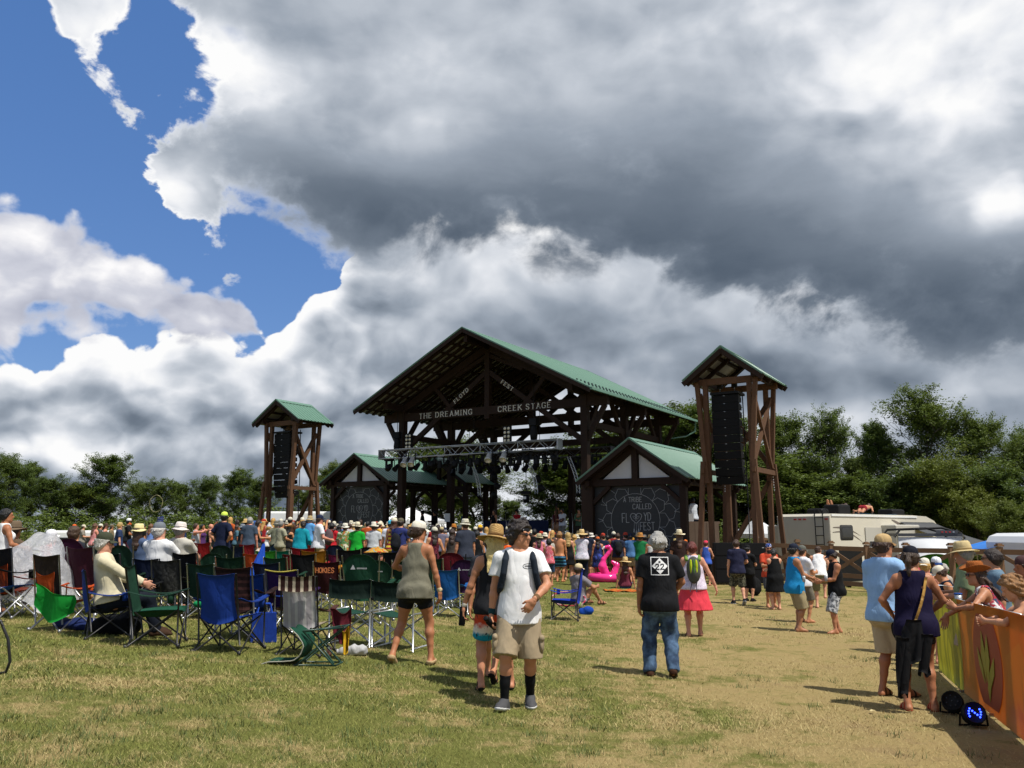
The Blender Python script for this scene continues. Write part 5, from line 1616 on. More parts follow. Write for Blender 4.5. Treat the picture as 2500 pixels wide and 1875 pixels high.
arc_pipe(1.95, 3.2, 'curved silver ladder truss hanging in the sky gap'); arc_pipe(4.3, 3.4, 'curved silver ladder truss hanging near the right main post'); arc_pipe(-1.9, 3.6, 'curved silver ladder truss hanging left of the centre post')
for r, lab in ((-4.35, 'eight-lamp blinder panel above the left half of the front truss'), (2.05, 'eight-lamp blinder panel above the right half of the front truss')):
 e = empty('blinder_panel', st(r, 1.2, 6.66), RZ, lab, 'stage light', 'blinder panels on the truss')
 MB().box((0, 0, 0), (.46, .12, .86)).build('panel_frame', M_BLACK, e)
 for i in range(4):
  for s in (-1, 1): MB().lathe([(.085, 0), (.06, .04), (.0005, .05)], (s * .11, -.06, -.31 + i * .205), 10, rot=Matrix.Rotation(rad(90), 3, 'X')).build('lamp', plain('lamp_glass', (.62, .58, .46), .2), e)
for r, z, lab in ((-5.75, 6.9, 'black speaker hung at the left end above the truss'), (3.2, 7.05, 'black chain hoist with its bag hung above the right half of the truss')):
 e = empty('hoist', st(r, 1.9, z), RZ, lab, 'hoist')
 MB().box((0, 0, .25), (.42, .3, .36)).build('motor', M_BLACK, e); MB().lathe([(.16, -.7), (.2, -.4), (.16, 0), (.12, .08)], n=10).build('chain_bag', M_BLACK, e); MB().tube([(0, 0, .4), (0, 0, 2.2)], .018, 5).build('chain', M_BLACK, e)
# -- speaker towers
def tower(px, apy, Y, hw, za, ze, Lr, z0, label, alabel):
 p = at(px, apy, Y)
 e = empty('speaker_tower', (p.x, p.y, z0), RZ, label, 'speaker tower', 'speaker towers either side of the stage')
 roof(e, hw, ze, za, 0, Lr, .24)
 sl = (za - ze) / hw
 zz = lambda r, dr: ze + sl * (hw - abs(r)) - dr
 for s in (-1, 1):
  for r in (.3, .75, 1.2):
   timber('purlin', (s * r, .06, zz(r, .09)), (s * r, Lr - .06, zz(r, .09)), .14, .09, e)
  for d in (.22, 1.25, Lr - .25): timber('rafter', (s * (hw - .08), d, zz(hw - .08, .2)), (s * .05, d, zz(.05, .2)), .11, .15, e)
  timber('side_plate', (s * 1.12, .12, ze + .06), (s * 1.12, Lr - .12, ze + .06), .16, .22, e)
  for j, d in enumerate((.62, Lr - .55)):
   q = 1 if j else -1
   q0 = Vector((p.x, p.y, 0)) + RV_ * (s * 1.2) + DV * d
   gl = G(q0.x, q0.y) - z0 - .1
   timber('post', (s * .80, d + q * .02, gl), (s * .84, d + q * .02, ze), .17, .17, e, M_TIM2, up=(0, 1, 0))
   timber('upper_leg', (s * .84, d + q * .20, 3.55), (s * 1.12, d + q * .17, ze + .02), .16, .16, e, M_TIM2, up=(0, 1, 0))
   timber('lower_leg', (s * 1.22, d + q * .42, gl), (s * .96, d + q * .24, 4.35), .16, .16, e, M_TIM2, up=(0, 1, 0))
   pl = MB()
   for k in range(7): pl.box((s * (.97 - .006 * k), d + q * .20 - .105, 3.35 + .1 * k), (.035, .008, .05))
   pl.build('level_marks', M_WHITE, e)
  timber('tie_beam', (s * .96, .2, 4.0), (s * .96, Lr - .2, 4.0), .12, .18, e, M_TIM2)
  timber('cross_brace', (s * .90, .45, 4.2), (s * .98, Lr - .45, 6.9), .11, .16, e, M_TIM2); timber('cross_brace', (s * 1.005, .45, 6.9), (s * .915, Lr - .45, 4.2), .11, .16, e, M_TIM2)
 for d in (.62, Lr - .55):
  timber('top_beam', (-1.3, d, ze - .05), (1.3, d, ze - .05), .18, .24, e, M_TIM2)
 timber('cross_brace', (-.9, Lr - .52, 4.1), (.95, Lr - .52, 6.8), .12, .17, e, M_TIM2); timber('cross_brace', (.95, Lr - .40, 4.1), (-.9, Lr - .40, 6.8), .12, .17, e, M_TIM2)
 timber('kick_brace', (-.75, Lr - .55, 1.2), (.85, Lr - .55, 3.7), .13, .18, e, M_TIM2)
 # line array hung inside: a thing of its own
 q = Vector((p.x, p.y, 0)) + RV_ * -.14 + DV * .95
 a = empty('speaker_array', (q.x, q.y, z0 + ze - .62), RZ, alabel, 'loudspeaker', 'curved speaker arrays in the towers')
 MB().box((0, .1, .12), (.95, .9, .09)).build('fly_frame', M_BLACK, a)
 for s in (-.25, .25): MB().tube([(s, .1, .16), (s, .1, .75)], .02, 5).build('chain', M_ALU, a)
 for s in (-.25, .25): MB().box((s, .1, .5), (.16, .2, .26)).build('chain_motor', M_BLACK, a)
 y, z, ang = 0.0, 0.05, 0.0
 cab = MB().poly([(-.46, -.26, -.147), (.46, -.26, -.147), (.46, -.26, .147), (-.46, -.26, .147), (-.40, .34, -.10), (.40, .34, -.10), (.40, .34, .10), (-.40, .34, .10)], [(0, 1, 2, 3), (7, 6, 5, 4), (0, 4, 5, 1), (1, 5, 6, 2), (2, 6, 7, 3), (3, 7, 4, 0)])
 cm = cab.mesh('cabinet', M_BLACK)
 gm_ = MB().box((0, -.268, 0), (.88, .012, .262)).mesh('grille', M_BLACK2)
 pm_ = MB().box((.463, .0, .06), (.012, .05, .02)).box((-.02, -.278, .12), (.05, .008, .014)).mesh('rigging_pin', M_ALU)
 a.scale = (1.12 if Y < 40 else 1.3, 1.0, 1.0)
 N = 11
 for i in range(N):
  ang = (0, 0, .01, .015, .02, .03, .04, .06, .09, .13, .18, .24)[i] * 1.5
  y += math.sin(ang) * .15; z -= math.cos(ang) * .15
  c = add('cabinet', cm, a, (0, y, z)); c.rotation_euler = (ang, 0, 0)
  add('grille', gm_, c); add('rigging_pin', pm_, c)
  y += math.sin(ang) * .15; z -= math.cos(ang) * .15
 MB().tube([(.4, .5, .3), (.42, .55, -2), (.4, .6, z0 * 0 - 6.4)], .02, 5).build('cable', M_BLACK, a)
 return e
tower(1758.7, 852.5, 31.08, 1.52, 8.59, 7.42, 3.3, 0.0, 'right speaker tower, the taller in view, beside the camper', 'tall black speaker array hung in the right tower by the camper')
tower(674, 972, 43.9, 1.72, 8.57, 7.43, 2.5, 0.0, 'left speaker tower, the smaller in view, in front of the left tree line', 'black speaker array hung in the left tower before the trees')
# subwoofers at the foot of the right tower
q0 = at(1735, 1300, 30.6)
sm = MB().box((0, 0, .23), (.86, .8, .45)).mesh('cabinet', M_BLACK)
sgm = MB().box((0, -.405, .23), (.78, .012, .38)).mesh('grille', M_BLACK2)
shm = MB().box((.33, -.414, .30), (.07, .01, .03)).mesh('handle', M_ALU)
for c in range(2):
 for r in range(3):
  pp = Vector((q0.x + .52 + c * .87, q0.y - c * .12, 0)); pp.z = G(pp.x, pp.y) + .06 + r * .455
  e = empty('subwoofer', pp, -rad(8), ('black subwoofer %s of the %s column by the right tower' % (('at the bottom', 'in the middle', 'on top')[r], ('left', 'right')[c])), 'subwoofer', 'subwoofers at the foot of the right tower')
  add('cabinet', sm, e); add('grille', sgm, e); add('handle', shm, e)
# wooden platform wall between hut and right tower
pw = at(1707, 1300, 36.0)
wp = empty('wooden_platform', (pw.x, pw.y, 0), -rad(12), 'brown boarded platform between the right hut and the right speaker tower', 'platform')
pb = MB().box((0, 0, 1.12), (.235, .04, 2.12)).mesh('plank', M_BOARD)
for i in range(7):
 o = add('plank', pb, wp, (-.78 + i * .245, random.uniform(-.012, .012), random.uniform(-.03, .02)))
MB().box((-.02, .9, 2.14), (1.75, 1.75, .1)).build('deck', M_BOARD, wp); MB().box((-.02, .9, 1.0), (1.6, 1.5, 2.1)).build('base', M_TIM, wp)
MB().box((-.45, .25, 2.36), (.5, .3, .32)).build('equipment_case', plain('grey_case', (.5, .5, .5), .5), wp)
# -- camper behind the fence
M_CREAM = plain('cream_gelcoat', (0.60, 0.56, 0.46), .35, 0, .05, 1.5)
M_GREYC = plain('grey_beige_panel', (0.46, 0.44, 0.385), .4, 0, .06, 1.5)
M_GLASS = plain('dark_window', (0.012, 0.013, 0.014), .12, 0, .2)
M_RUB = plain('rubber', (0.02, 0.02, 0.02), .8, 0, .2)
M_RED = plain('red_lens', (0.40, 0.025, 0.02), .3, 0, .1)
M_STR = plain('dark_stripe', (0.16, 0.13, 0.11), .4, 0, .1)
fa = rad(50)
fwd = Vector((math.sin(fa), math.cos(fa), 0)); rgt = Vector((math.cos(fa), -math.sin(fa), 0))
rl = at(1899, 1300, 37.0); rc = Vector((rl.x, rl.y, 0)) + rgt * 1.22
gzv = G(rc.x + fwd.x * 4, rc.y + fwd.y * 4)
rv = empty('camper_trailer', (rc.x, rc.y, gzv), -fa, 'large cream fifth-wheel camper trailer with roof ladder and grey awning', 'camper')
HR = 2.5 - gzv
def rounded_box(c, size, r=.12, seg=3):
 """box with rounded vertical and top edges"""
 mb = MB()
 sx, sy, sz = size[0] / 2, size[1] / 2, size[2] / 2
 rings = []
 for z, ins in ((-sz, 0), (sz - r, 0), (sz - r * .35, r * .25), (sz, r)):
  ring = []
  for qx, qy, a0 in ((1, 1, 0), (-1, 1, 90), (-1, -1, 180), (1, -1, 270)):
   for k in range(seg + 1):
    a = rad(a0 + 90 * k / seg)
    ring.append((c[0] + qx * (sx - r) + math.cos(a) * (r - ins * .0) - qx * ins, c[1] + qy * (sy - r) + math.sin(a) * r - qy * ins, c[2] + z))
  rings.append(ring)
 n = len(rings[0])
 P = [p for rg in rings for p in rg]
 F = [(i * n + k, i * n + (k + 1) % n, (i + 1) * n + (k + 1) % n, (i + 1) * n + k) for i in range(3) for k in range(n)]
 F += [tuple(range(n))[::-1], tuple(range(3 * n, 4 * n))]
 return mb.poly(P, F, False)
# side profile swept across the width: flat roof that dips and rounds off at the raised nose
prof = [(.0, .55), (0, HR - .10), (.10, HR), (7.2, HR + .02), (8.6, HR - .02), (9.4, HR - .22), (10.0, HR - .62), (10.25, HR - 1.15), (10.05, HR - 1.75), (7.6, HR - 1.78), (7.3, .55)]
V = [(x, y, z) for x in (-1.22, 1.22) for y, z in prof]
n = len(prof)
F = [tuple(range(n)), tuple(range(n, 2 * n))[::-1]] + [(i, i + n, (i + 1) % n + n, (i + 1) % n)[::-1] for i in range(n)]
F = [f[::-1] for f in F]
MB().poly(V, F).build('body', M_CREAM, rv)
MB().box((0, -.012, (HR + .45) / 2 + .05), (2.40, .02, HR - .75)).build('rear_panel', M_GREYC, rv)
for x in (-1.08, -.34, -.12, .10, 1.08):
 MB().box((x, -.03, HR - .22), (.13, .03, .06)).build('marker_light', M_RED, rv)
ld = empty('ladder', (0, 0, 0)); ld.parent = rv
for x in (.62, .98): MB().tube([(x, -.10, .9), (x, -.12, HR + .12), (x, .10, HR + .22), (x, .35, HR + .05)], .02, 6).build('rail', M_BLACK, ld)
for i in range(7): MB().tube([(.62, -.10, 1.05 + i * .36), (.98, -.10, 1.05 + i * .36)], .016, 5).build('rung', M_BLACK, ld)
rounded_box((-1.55, 1.9, HR * .5 + .1), (.66, 3.4, HR - 1.1), .06).build('slide_out', M_GREYC, rv)
# side facing the field (x = +1.22)
def sidebox(name, y0, y1, z0, z1, mat, out=.012, par=None, th=.03): return MB().box((1.22 + out, (y0 + y1) / 2, (z0 + z1) / 2), (th, y1 - y0, z1 - z0)).build(name, mat, par or rv)
def win(y0, y1, z0, z1, par=None, out=.02):
 f = rounded_box((0, 0, 0), (y1 - y0 + .1, z1 - z0 + .1, .05), .10)
 f.V = [(1.22 + out + p[2] * 1.0, (y0 + y1) / 2 + p[0], (z0 + z1) / 2 + p[1]) for p in f.V]; f.F = [q for q in f.F]
 o = f.build('window', M_RUB, par or rv)
 g = rounded_box((0, 0, 0), (y1 - y0, z1 - z0, .03), .09)
 g.V = [(1.22 + out + .018 + p[2], (y0 + y1) / 2 + p[0], (z0 + z1) / 2 + p[1]) for p in g.V]
 g.build('pane', M_GLASS, o)
 return o
win(.75, 1.75, HR - 1.05, HR - .48)
sidebox('bay_shade', .55, 2.35, HR - 2.75, HR - 1.45, M_BLACK, .004)  # flat black panel: the shade inside an open compartment, painted on the wall
sidebox('roof_trim', .1, 7.6, HR - .10, HR - .02, M_WHITE, .02)
dr = sidebox('door', 2.75, 4.15, HR - 2.75, HR - .55, M_GREYC, .03)
win(3.0, 3.9, HR - 1.85, HR - 1.15, dr, .05)
MB().tube([(1.30, 2.2, HR - 1.38), (1.5, 4.3, HR - 1.42)], .03, 6).build('grab_rail', M_WHITE, rv)
so2 = rounded_box((1.55, 5.3, HR * .5 + .15), (.7, 2.2, HR - 1.15), .05).build('slide_out', M_GREYC, rv)
MB().box((1.912, 5.0, HR - 1.55), (.02, .9, .8)).build('pane', M_GLASS, so2)
def swoosh(y0, z0, y1, z1, w0, bend):
 P = []
 for k in range(9):
  t = k / 8; wv_ = w0 * math.sin(math.pi * min(1, t + .08))
  y = y0 + (y1 - y0) * t; z = z0 + (z1 - z0) * t + bend * math.sin(math.pi * t)
  P += [(1.226, y, z - wv_), (1.226, y, z + wv_), (1.232, y, z - wv_), (1.232, y, z + wv_)]
 F = [f for k in range(8) for f in ((4 * k + 2, 4 * k + 6, 4 * k + 7, 4 * k + 3), (4 * k + 3, 4 * k + 7, 4 * k + 5, 4 * k + 1), (4 * k, 4 * k + 4, 4 * k + 6, 4 * k + 2))]
 MB().poly(P, F).build('decal', M_STR, rv)
swoosh(.15, HR - .75, 2.7, HR - 1.25, .03, .22); swoosh(.2, HR - .55, 2.4, HR - .9, .035, .12); swoosh(5.2, HR - .2, 6.6, HR - .62, .06, .02)
for i, (y, l, h_, lab) in enumerate(((.75, .55, .22, ''), (2.1, 1.0, .42, ''), (6.9, 1.2, .30, ''))):
 rounded_box((.1, y + l / 2, HR + h_ / 2 + .02), (.75, l, h_), .08).build('roof_unit', M_BLACK, rv)
aw = MB().sheet(lambda u, v: (1.24 + v * 3.0, 5.9 + u * 3.3, HR - .30 - v * 1.05 - .10 * math.sin(math.pi * v)), 6, 6, .01).build('awning', plain('awning_grey', (.055, .057, .06), .8, 0, .2, 1.0), rv)
MB().tube([(4.26, 5.8, HR - 1.36), (4.26, 9.3, HR - 1.36)], .05, 6).build('awning_bar', M_BLACK, aw)
for y in (5.95, 9.15): MB().tube([(4.24, y, HR - 1.38), (1.26, y, HR - 2.4)], .025, 5).build('awning_arm', M_ALU, aw)
for y in (4.0, 5.0):
 for x in (-1.05, 1.05): MB().lathe([(.2, -.13), (.36, -.12), (.38, 0), (.36, .12), (.2, .13)], (x, y, .38), 14, rot=Matrix.Rotation(rad(90), 3, 'Y')).build('wheel', M_RUB, rv)
MB().sheet(lambda u, v: (-.9 + 1.9 * u, 3.4 + 2.8 * v, HR + .045 + .02 * math.sin(9 * u + 5 * v)), 6, 8, .02).build('blanket', cloth('#2f6a55', 'stripe', '#27506b'), None, None)
bl = bpy.data.objects['blanket']; bl.matrix_world = Matrix.Translation(rv.location) @ Matrix.Rotation(-fa, 4, 'Z'); tag(bl, 'green striped blanket spread on the camper roof', 'blanket')
# -- other vehicles and shelters
def box_vehicle(name, px, Y, L, Wd, Hh, rz, mat, label, cat, lower=None, windows=True):
 g = gp(px, Y)
 e = empty(name, g, rz, label, cat)
 rounded_box((0, 0, Hh / 2 + .3), (L, Wd, Hh - .3), .12).build('body', mat, e)
 if lower: MB().box((0, 0, .75), (L + .02, Wd + .02, .8)).build('side_skirt', lower, e)
 for x in (-L * .32, L * .32):
  for y in (-Wd / 2, Wd / 2): MB().lathe([(.15, -.1), (.34, -.09), (.34, .09), (.15, .1)], (x, y, .34), 12, rot=Matrix.Rotation(rad(90), 3, 'X')).build('wheel', M_RUB, e)
 if windows:
  w_ = MB().box((L / 2 - .7, -Wd / 2 - .008, Hh * .68), (.8, .02, Hh * .25)).build('window', M_GLASS, e)
  for q in (-.30, .02): MB().box((L * q, -Wd / 2 - .008, Hh * .70), (L * .24, .02, Hh * .24)).build('window', M_GLASS, e)
  MB().box((L / 2 + .008, 0, Hh * .68), (.02, Wd * .8, Hh * .28)).build('windscreen', M_GLASS, e)
 return e
box_vehicle('box_truck', 735, 56, 4.4, 2.3, 2.35, rad(4), M_WHITE, 'white box truck behind the left speaker tower', 'truck')
box_vehicle('trailer', 637, 55, 1.8, 1.9, 1.75, rad(3), plain('blue_white', (.03, .09, .28), .4), 'blue low trailer beside the white truck behind the left tower', 'trailer', None, False)
box_vehicle('parked_car', 236, 45, 4.2, 1.8, 1.12, rad(6), M_WHITE, 'white parked car, its roof showing behind the crowd on the left', 'car')
def peaked_tent(px, Y, Wd, D, hw_, hp, rz, mat, label, legs=True, name='canopy_tent'):
 g = gp(px, Y)
 e = empty(name, g, rz, label, 'tent')
 for k, (a, b) in enumerate((((-1, -1), (1, -1)), ((1, -1), (1, 1)), ((1, 1), (-1, 1)), ((-1, 1), (-1, -1)))):
  def fn(u, v, a=a, b=b):
   x = (a[0] + (b[0] - a[0]) * u) * Wd / 2 * (1 - v); y = (a[1] + (b[1] - a[1]) * u) * D / 2 * (1 - v)
   return (x, y, hw_ + (hp - hw_) * (v ** 1.25) - .06 * math.sin(math.pi * u) * (1 - v))
  MB().sheet(fn, 5, 5, .012).build('roof_panel', mat, e)
  MB().bar((a[0] * Wd / 2, a[1] * D / 2, hw_ - .12), (b[0] * Wd / 2, b[1] * D / 2, hw_ - .12), .012, .22).build('valance', mat, e)
  if legs: MB().tube([(a[0] * Wd / 2 * .99, a[1] * D / 2 * .99, 0), (a[0] * Wd / 2 * .99, a[1] * D / 2 * .99, hw_)], .03, 6).build('leg', M_ALU, e)
 return e
M_TENT = plain('tent_white', (.78, .78, .78), .6, 0, .06, 2.0)
peaked_tent(1000, 64, 5.2, 5.0, 2.1, 3.1, rad(10), M_TENT, 'white marquee roof seen through the left bay of the stage')
peaked_tent(1083, 70, 3.6, 4.0, 1.4, 2.2, rad(14), M_TENT, 'smaller white marquee beside the larger one behind the stage')
peaked_tent(1848, 44, 1.9, 2.2, 1.95, 2.75, rad(20), plain('silver_canvas', (.60, .61, .63), .45, .1, .15, 6.0), 'silver white canopy seen between the legs of the right tower')
# folding tent camper
q = at(2250, 1300, 31.5)
tc = empty('tent_camper', (q.x, q.y, G(q.x, q.y)), -rad(14), 'grey and white pop-up tent camper with a green arched panel', 'tent camper')
zt = 1.75 + 2 / 2080 * 31.5 - tc.location.z
M_GRN = plain('green_canvas', (.05, .28, .03), .7, 0, .12, 4.0); M_GRYT = plain('grey_canvas', (.55, .56, .57), .7, 0, .1, 4.0)
MB().box((0, 0, zt - .12), (2.1, 2.6, .10)).build('roof_slab', plain('graphite', (.05, .052, .056), .4), tc)
for y in (-1.25, 1.25): MB().tube([(-1.15, y, zt - .2), (-.95, y, zt + .06), (.4, y, zt + .12), (1.0, y, zt - .06), (1.12, y, zt - .25)], .045, 6).build('roof_rail', M_BLACK, tc)
MB().box((.55, -1.31, zt - .02), (.7, .02, .12)).build('badge_panel', plain('graphite', (.05, .052, .056), .4), tc)
for i in range(4): MB().box((.40 + i * .12, -1.325, zt - .02), (.06, .012, .045)).build('badge', M_RED if i < 3 else M_ALU, tc)
def arch(sx, z0, hh, y, dep, out): 
 return lambda u, v: (-sx * math.cos(math.pi * u), y - out * math.sin(math.pi * u) * (1 - v * .25) - dep * (1 - v), z0 + hh * math.sin(math.pi * u) ** .7 * (.45 + .55 * v))
MB().sheet(lambda u, v: (-1.02 + 2.04 * u, -1.22 - .55 * math.sin(math.pi * u) * (1 - v) - .25 * (1 - v), (zt - .2) - (1 - v) * (.55 + .45 * abs(2 * u - 1) ** 2)), 14, 6, .01).build('white_canvas', M_GRYT, tc)
MB().sheet(lambda u, v: (-.86 + 1.72 * u, -1.24 - .40 * math.sin(math.pi * u) * (1 - v), .25 + v * (zt - .95 - .50 * abs(2 * u - 1) ** 2)), 14, 5, .01).build('green_panel', M_GRN, tc)
MB().box((0, 0, .55), (2.0, 2.3, .9)).build('base', M_GRYT, tc)
for x in (-1.05, 1.05): MB().tube([(x, -1.3, .1), (x, -1.3, zt - .1)], .02, 5).build('corner_pole', M_ALU, tc)
MB().sheet(lambda u, v: (1.06 + 1.5 * u, -1.1 + 2 * v, (zt - .25) - u * .75 - .1 * math.sin(math.pi * u)), 8, 6, .01).build('side_flap', M_GRYT, tc)
# blue tarpaulin and the white trailer nose at the right edge
q = at(2423, 1300, 27.5)
tp = empty('tarpaulin', (q.x, q.y, G(q.x, q.y)), -rad(10), 'bright blue tarpaulin shelter by the right edge', 'tarpaulin')
zb = 1.75 - tp.location.z
MB().sheet(lambda u, v: (-.9 + 2.1 * u, -1.2 + 2.4 * v, zb - .62 + .58 * u ** .8 - .08 * math.sin(math.pi * v)), 8, 6, .01).build('sheet', plain('blue_tarp', (.012, .16, .55), .4, 0, .15, 5.0), tp)
for x, h_ in ((-.88, -.64), (1.18, -.06)):
 for y in (-1.15, 1.15): MB().tube([(x, y, 0), (x, y, zb + h_)], .02, 5).build('pole', M_ALU, tp)
q = at(2520, 1300, 26.0)
tr = empty('travel_trailer', (q.x, q.y, G(q.x, q.y)), 0, 'white rounded travel trailer cut by the right edge', 'camper')
zq = 1.75 - tr.location.z
P = [(-.75, .55), (-.82, zq - .3), (-.70, zq - .12), (-.45, zq - .03), (2.6, zq + .02), (2.6, .5)]
V = [(x, y, z) for y in (-1.1, 1.1) for x, z in P]; n = len(P)
MB().poly(V, [tuple(range(n))[::-1], tuple(range(n, 2 * n))] + [(i, i + n, (i + 1) % n + n, (i + 1) % n)[::-1] for i in range(n)][::1]).build('body', plain('white_gel', (.72, .73, .75), .3, 0, .04), tr)
MB().box((-.60, -1.11, zq - .45), (.28, .015, .75)).build('corner_trim', M_GREYC, tr); MB().box((-.62, -1.125, zq - .16), (.1, .02, .05)).build('marker_light', M_RED, tr)
for x in (.6, 1.5): MB().lathe([(.15, -.1), (.34, -.09), (.34, .09), (.15, .1)], (x, -1.0, .34), 12, rot=Matrix.Rotation(rad(90), 3, 'X')).build('wheel', M_RUB, tr)
# -- rail fence
fp = [at(px, 1300, Y) for px, Y in ((1866, 31.2), (1945, 30.6), (2027, 29.9), (2113, 28.9), (2208, 27.7), (2318, 26.4), (2436, 25.0), (2560, 23.6), (2700, 22.2))]
fb = empty('rail_fence', (fp[0].x, fp[0].y, 0), 0, 'brown timber fence with crossed rails in front of the camper', 'fence')
fo = Vector((fp[0].x, fp[0].y, 0))
fp = [Vector((p.x, p.y, G(p.x, p.y))) - fo for p in fp]
for i, p in enumerate(fp):
 o = timber('post', p + Vector((0, 0, -.1)), p + Vector((0, 0, 1.52)), .14, .14, fb, M_TIM3, up=(0, 1, 0))
 MB().box(p + Vector((0, 0, 1.56)), (.19, .19, .05)).box(p + Vector((0, 0, 1.60)), (.13, .13, .05)).build('cap', M_TIM3, o)
 if i:
  a = fp[i - 1]
  dv = (p - a).normalized() * .072
  for z in (.22, .48, 1.38): timber('rail', a + dv + Vector((0, 0, z)), p - dv + Vector((0, 0, z)), .04, .15, fb, M_TIM3)
  timber('diagonal', a + dv + Vector((0, -.012, .60)), p - dv + Vector((0, -.012, 1.27)), .035, .12, fb, M_TIM3); timber('diagonal', a + dv + Vector((0, .028, 1.27)), p - dv + Vector((0, .028, .60)), .035, .12, fb, M_TIM3)
# -- printed crowd barrier on the right
B0, B1 = Vector((5.98, 12.4, 0)), Vector((3.28, 4.35, 0))
bd = (B1 - B0).normalized(); bn = Vector((bd.y, -bd.x, 0))
if bn.x > 0: bn = -bn
LB = (B1 - B0).length
HB = 1.10
def bu(px):
 """distance along the barrier where pixel column px meets it"""
 k = (px - 1250) / FPX / CP * 1.0
 k = at(px, 1500, 10).x / 10
 return (k * B0.y - B0.x) / (bd.x - k * bd.y)
def bpt(u, z, off=0.0):
 p = B0 + bd * u + bn * off
 return Vector((p.x - B0.x, p.y - B0.y, G(p.x, p.y) + z))
def f_yel(x):
 p = x.obj(); q = x.xyz(p)
 g = x.m('SINE', x.m('ADD', x.m('MULTIPLY', x.m('ADD', q[0], x.m('MULTIPLY', q[1], -1.0)), 26.0), x.m('MULTIPLY', x.noise(x.vm('MULTIPLY', p, (1, 1, .45)), 2.4, 2, .5, 1.2), 16.0)))
 x.put(x.b.inputs['Base Color'], x.mix(x.ss(g, -.2, .5), (0.58, 0.56, 0.075), (0.42, 0.42, 0.06)))
 x.b.inputs['Roughness'].default_value = .55
def f_org(x):
 p = x.obj(); q = x.xyz(p)
 n = x.voro(p, 1.5, 'F1', out='Color')
 l = x.xyz(n)[0]
 x.put(x.b.inputs['Base Color'], x.mix(l, x.mix(x.ss(q[1], -5.2, -1.5), (0.64, 0.235, 0.042), (0.64, 0.35, 0.065)), (0.66, 0.30, 0.055)))
 x.b.inputs['Roughness'].default_value = .55
def with_glow(key, fn, amt):
 """printed mesh lets some light through from behind"""
 def f(x):
  fn(x)
  src = x.b.inputs['Base Color'].links[0].from_socket if x.b.inputs['Base Color'].links else None
  t = x.n('ShaderNodeBsdfTranslucent')
  if src: x.t.links.new(src, t.inputs[0])
  m_ = x.n('ShaderNodeMixShader'); m_.inputs[0].default_value = amt
  x.t.links.new(x.b.outputs[0], m_.inputs[1]); x.t.links.new(t.outputs[0], m_.inputs[2]); x.t.links.new(m_.outputs[0], x.out.inputs[0])
 return material(key, f)
M_YEL = with_glow('banner_yellow', f_yel, .5); M_ORG = with_glow('banner_orange', f_org, .5)
def flat_col(c):
 def f(x):
  n = x.noise(x.obj(), 2.0, 3)
  x.put(x.b.inputs['Base Color'], x.mix(n, tuple(v * .85 for v in c), c)); x.b.inputs['Roughness'].default_value = .55
 return f
M_SURF = with_glow('banner_red', flat_col((0.50, 0.115, 0.055)), .3); M_LEAFP = with_glow('banner_leaf', flat_col((0.50, 0.47, 0.07)), .3)
ba = empty('crowd_barrier', (B0.x, B0.y, 0), 0, 'waist-high crowd barrier with a yellow and orange printed banner', 'barrier')
def banner(u0, u1, mat):
 def fn(s, v):
  u = u0 + (u1 - u0) * s
  return bpt(u, .03 + (HB - .03) * v, .015 * math.sin(u * 2.3) * math.sin(math.pi * v) + .02)
 return MB().sheet(fn, max(6, int((u1 - u0) / .15)), 6, .004).build('banner', mat, ba)
uy = bu(2342)
banner(0, uy, M_YEL); bo = banner(uy + .002, LB, M_ORG)
us0, us1 = bu(2378), bu(2440)
um, hw_ = (us0 + us1) / 2, (us1 - us0) / 2
def flatshape(name, pts, mat, off):
 n = len(pts)
 V = [bpt(u, z, off + .015 * math.sin(u * 2.3) * math.sin(math.pi * min(1, max(0, z / HB)))) for u, z in pts] + [bpt(u, z, off - .003 + .015 * math.sin(u * 2.3) * math.sin(math.pi * min(1, max(0, z / HB)))) for u, z in pts]
 F = [tuple(range(n)), tuple(range(n, 2 * n))[::-1]] + [(i, i + n, (i + 1) % n + n, (i + 1) % n) for i in range(n)]
 return MB().poly(V, F).build(name, mat, bo)
flatshape('printed_board', [(um - hw_ * math.sin(math.pi * t) ** .45, .02 + t * (HB - .03)) for t in [i / 12 for i in range(1, 12)]] + [(um + hw_ * math.sin(math.pi * t) ** .45, .02 + t * (HB - .03)) for t in [i / 12 for i in range(11, 0, -1)]], M_SURF, .0285)
for k, (du, z0, z1, wl) in enumerate(((-.20, .42, .66, .07), (-.06, .44, .84, .085), (.07, .42, .82, .08), (.20, .38, .62, .07), (.06, .26, .42, .05))):
 du *= hw_ * 2.9; wl *= hw_ * 2.9
 flatshape('printed_leaf', [(um + du * .3, z0 - .10), (um + du * .65 + wl * .7, (z0 + z1) / 2 - .05), (um + du, z1), (um + du * .6 - wl * .7, (z0 + z1) / 2 - .05)], M_LEAFP, .0335)
bk = bpt
for i in range(5):
 u0 = i * LB / 5
 MB().tube([bpt(u0 + .06, 0, -.03), bpt(u0 + .06, HB - .02, -.03), bpt(u0 + LB / 5 - .06, HB - .02, -.03), bpt(u0 + LB / 5 - .06, 0, -.03)], .019, 6).build('frame', M_ALU, ba)
 MB().tube([bpt(u0 + .3, .04, -.35), bpt(u0 + .3, .04, .06)], .018, 5).build('foot', M_ALU, ba)
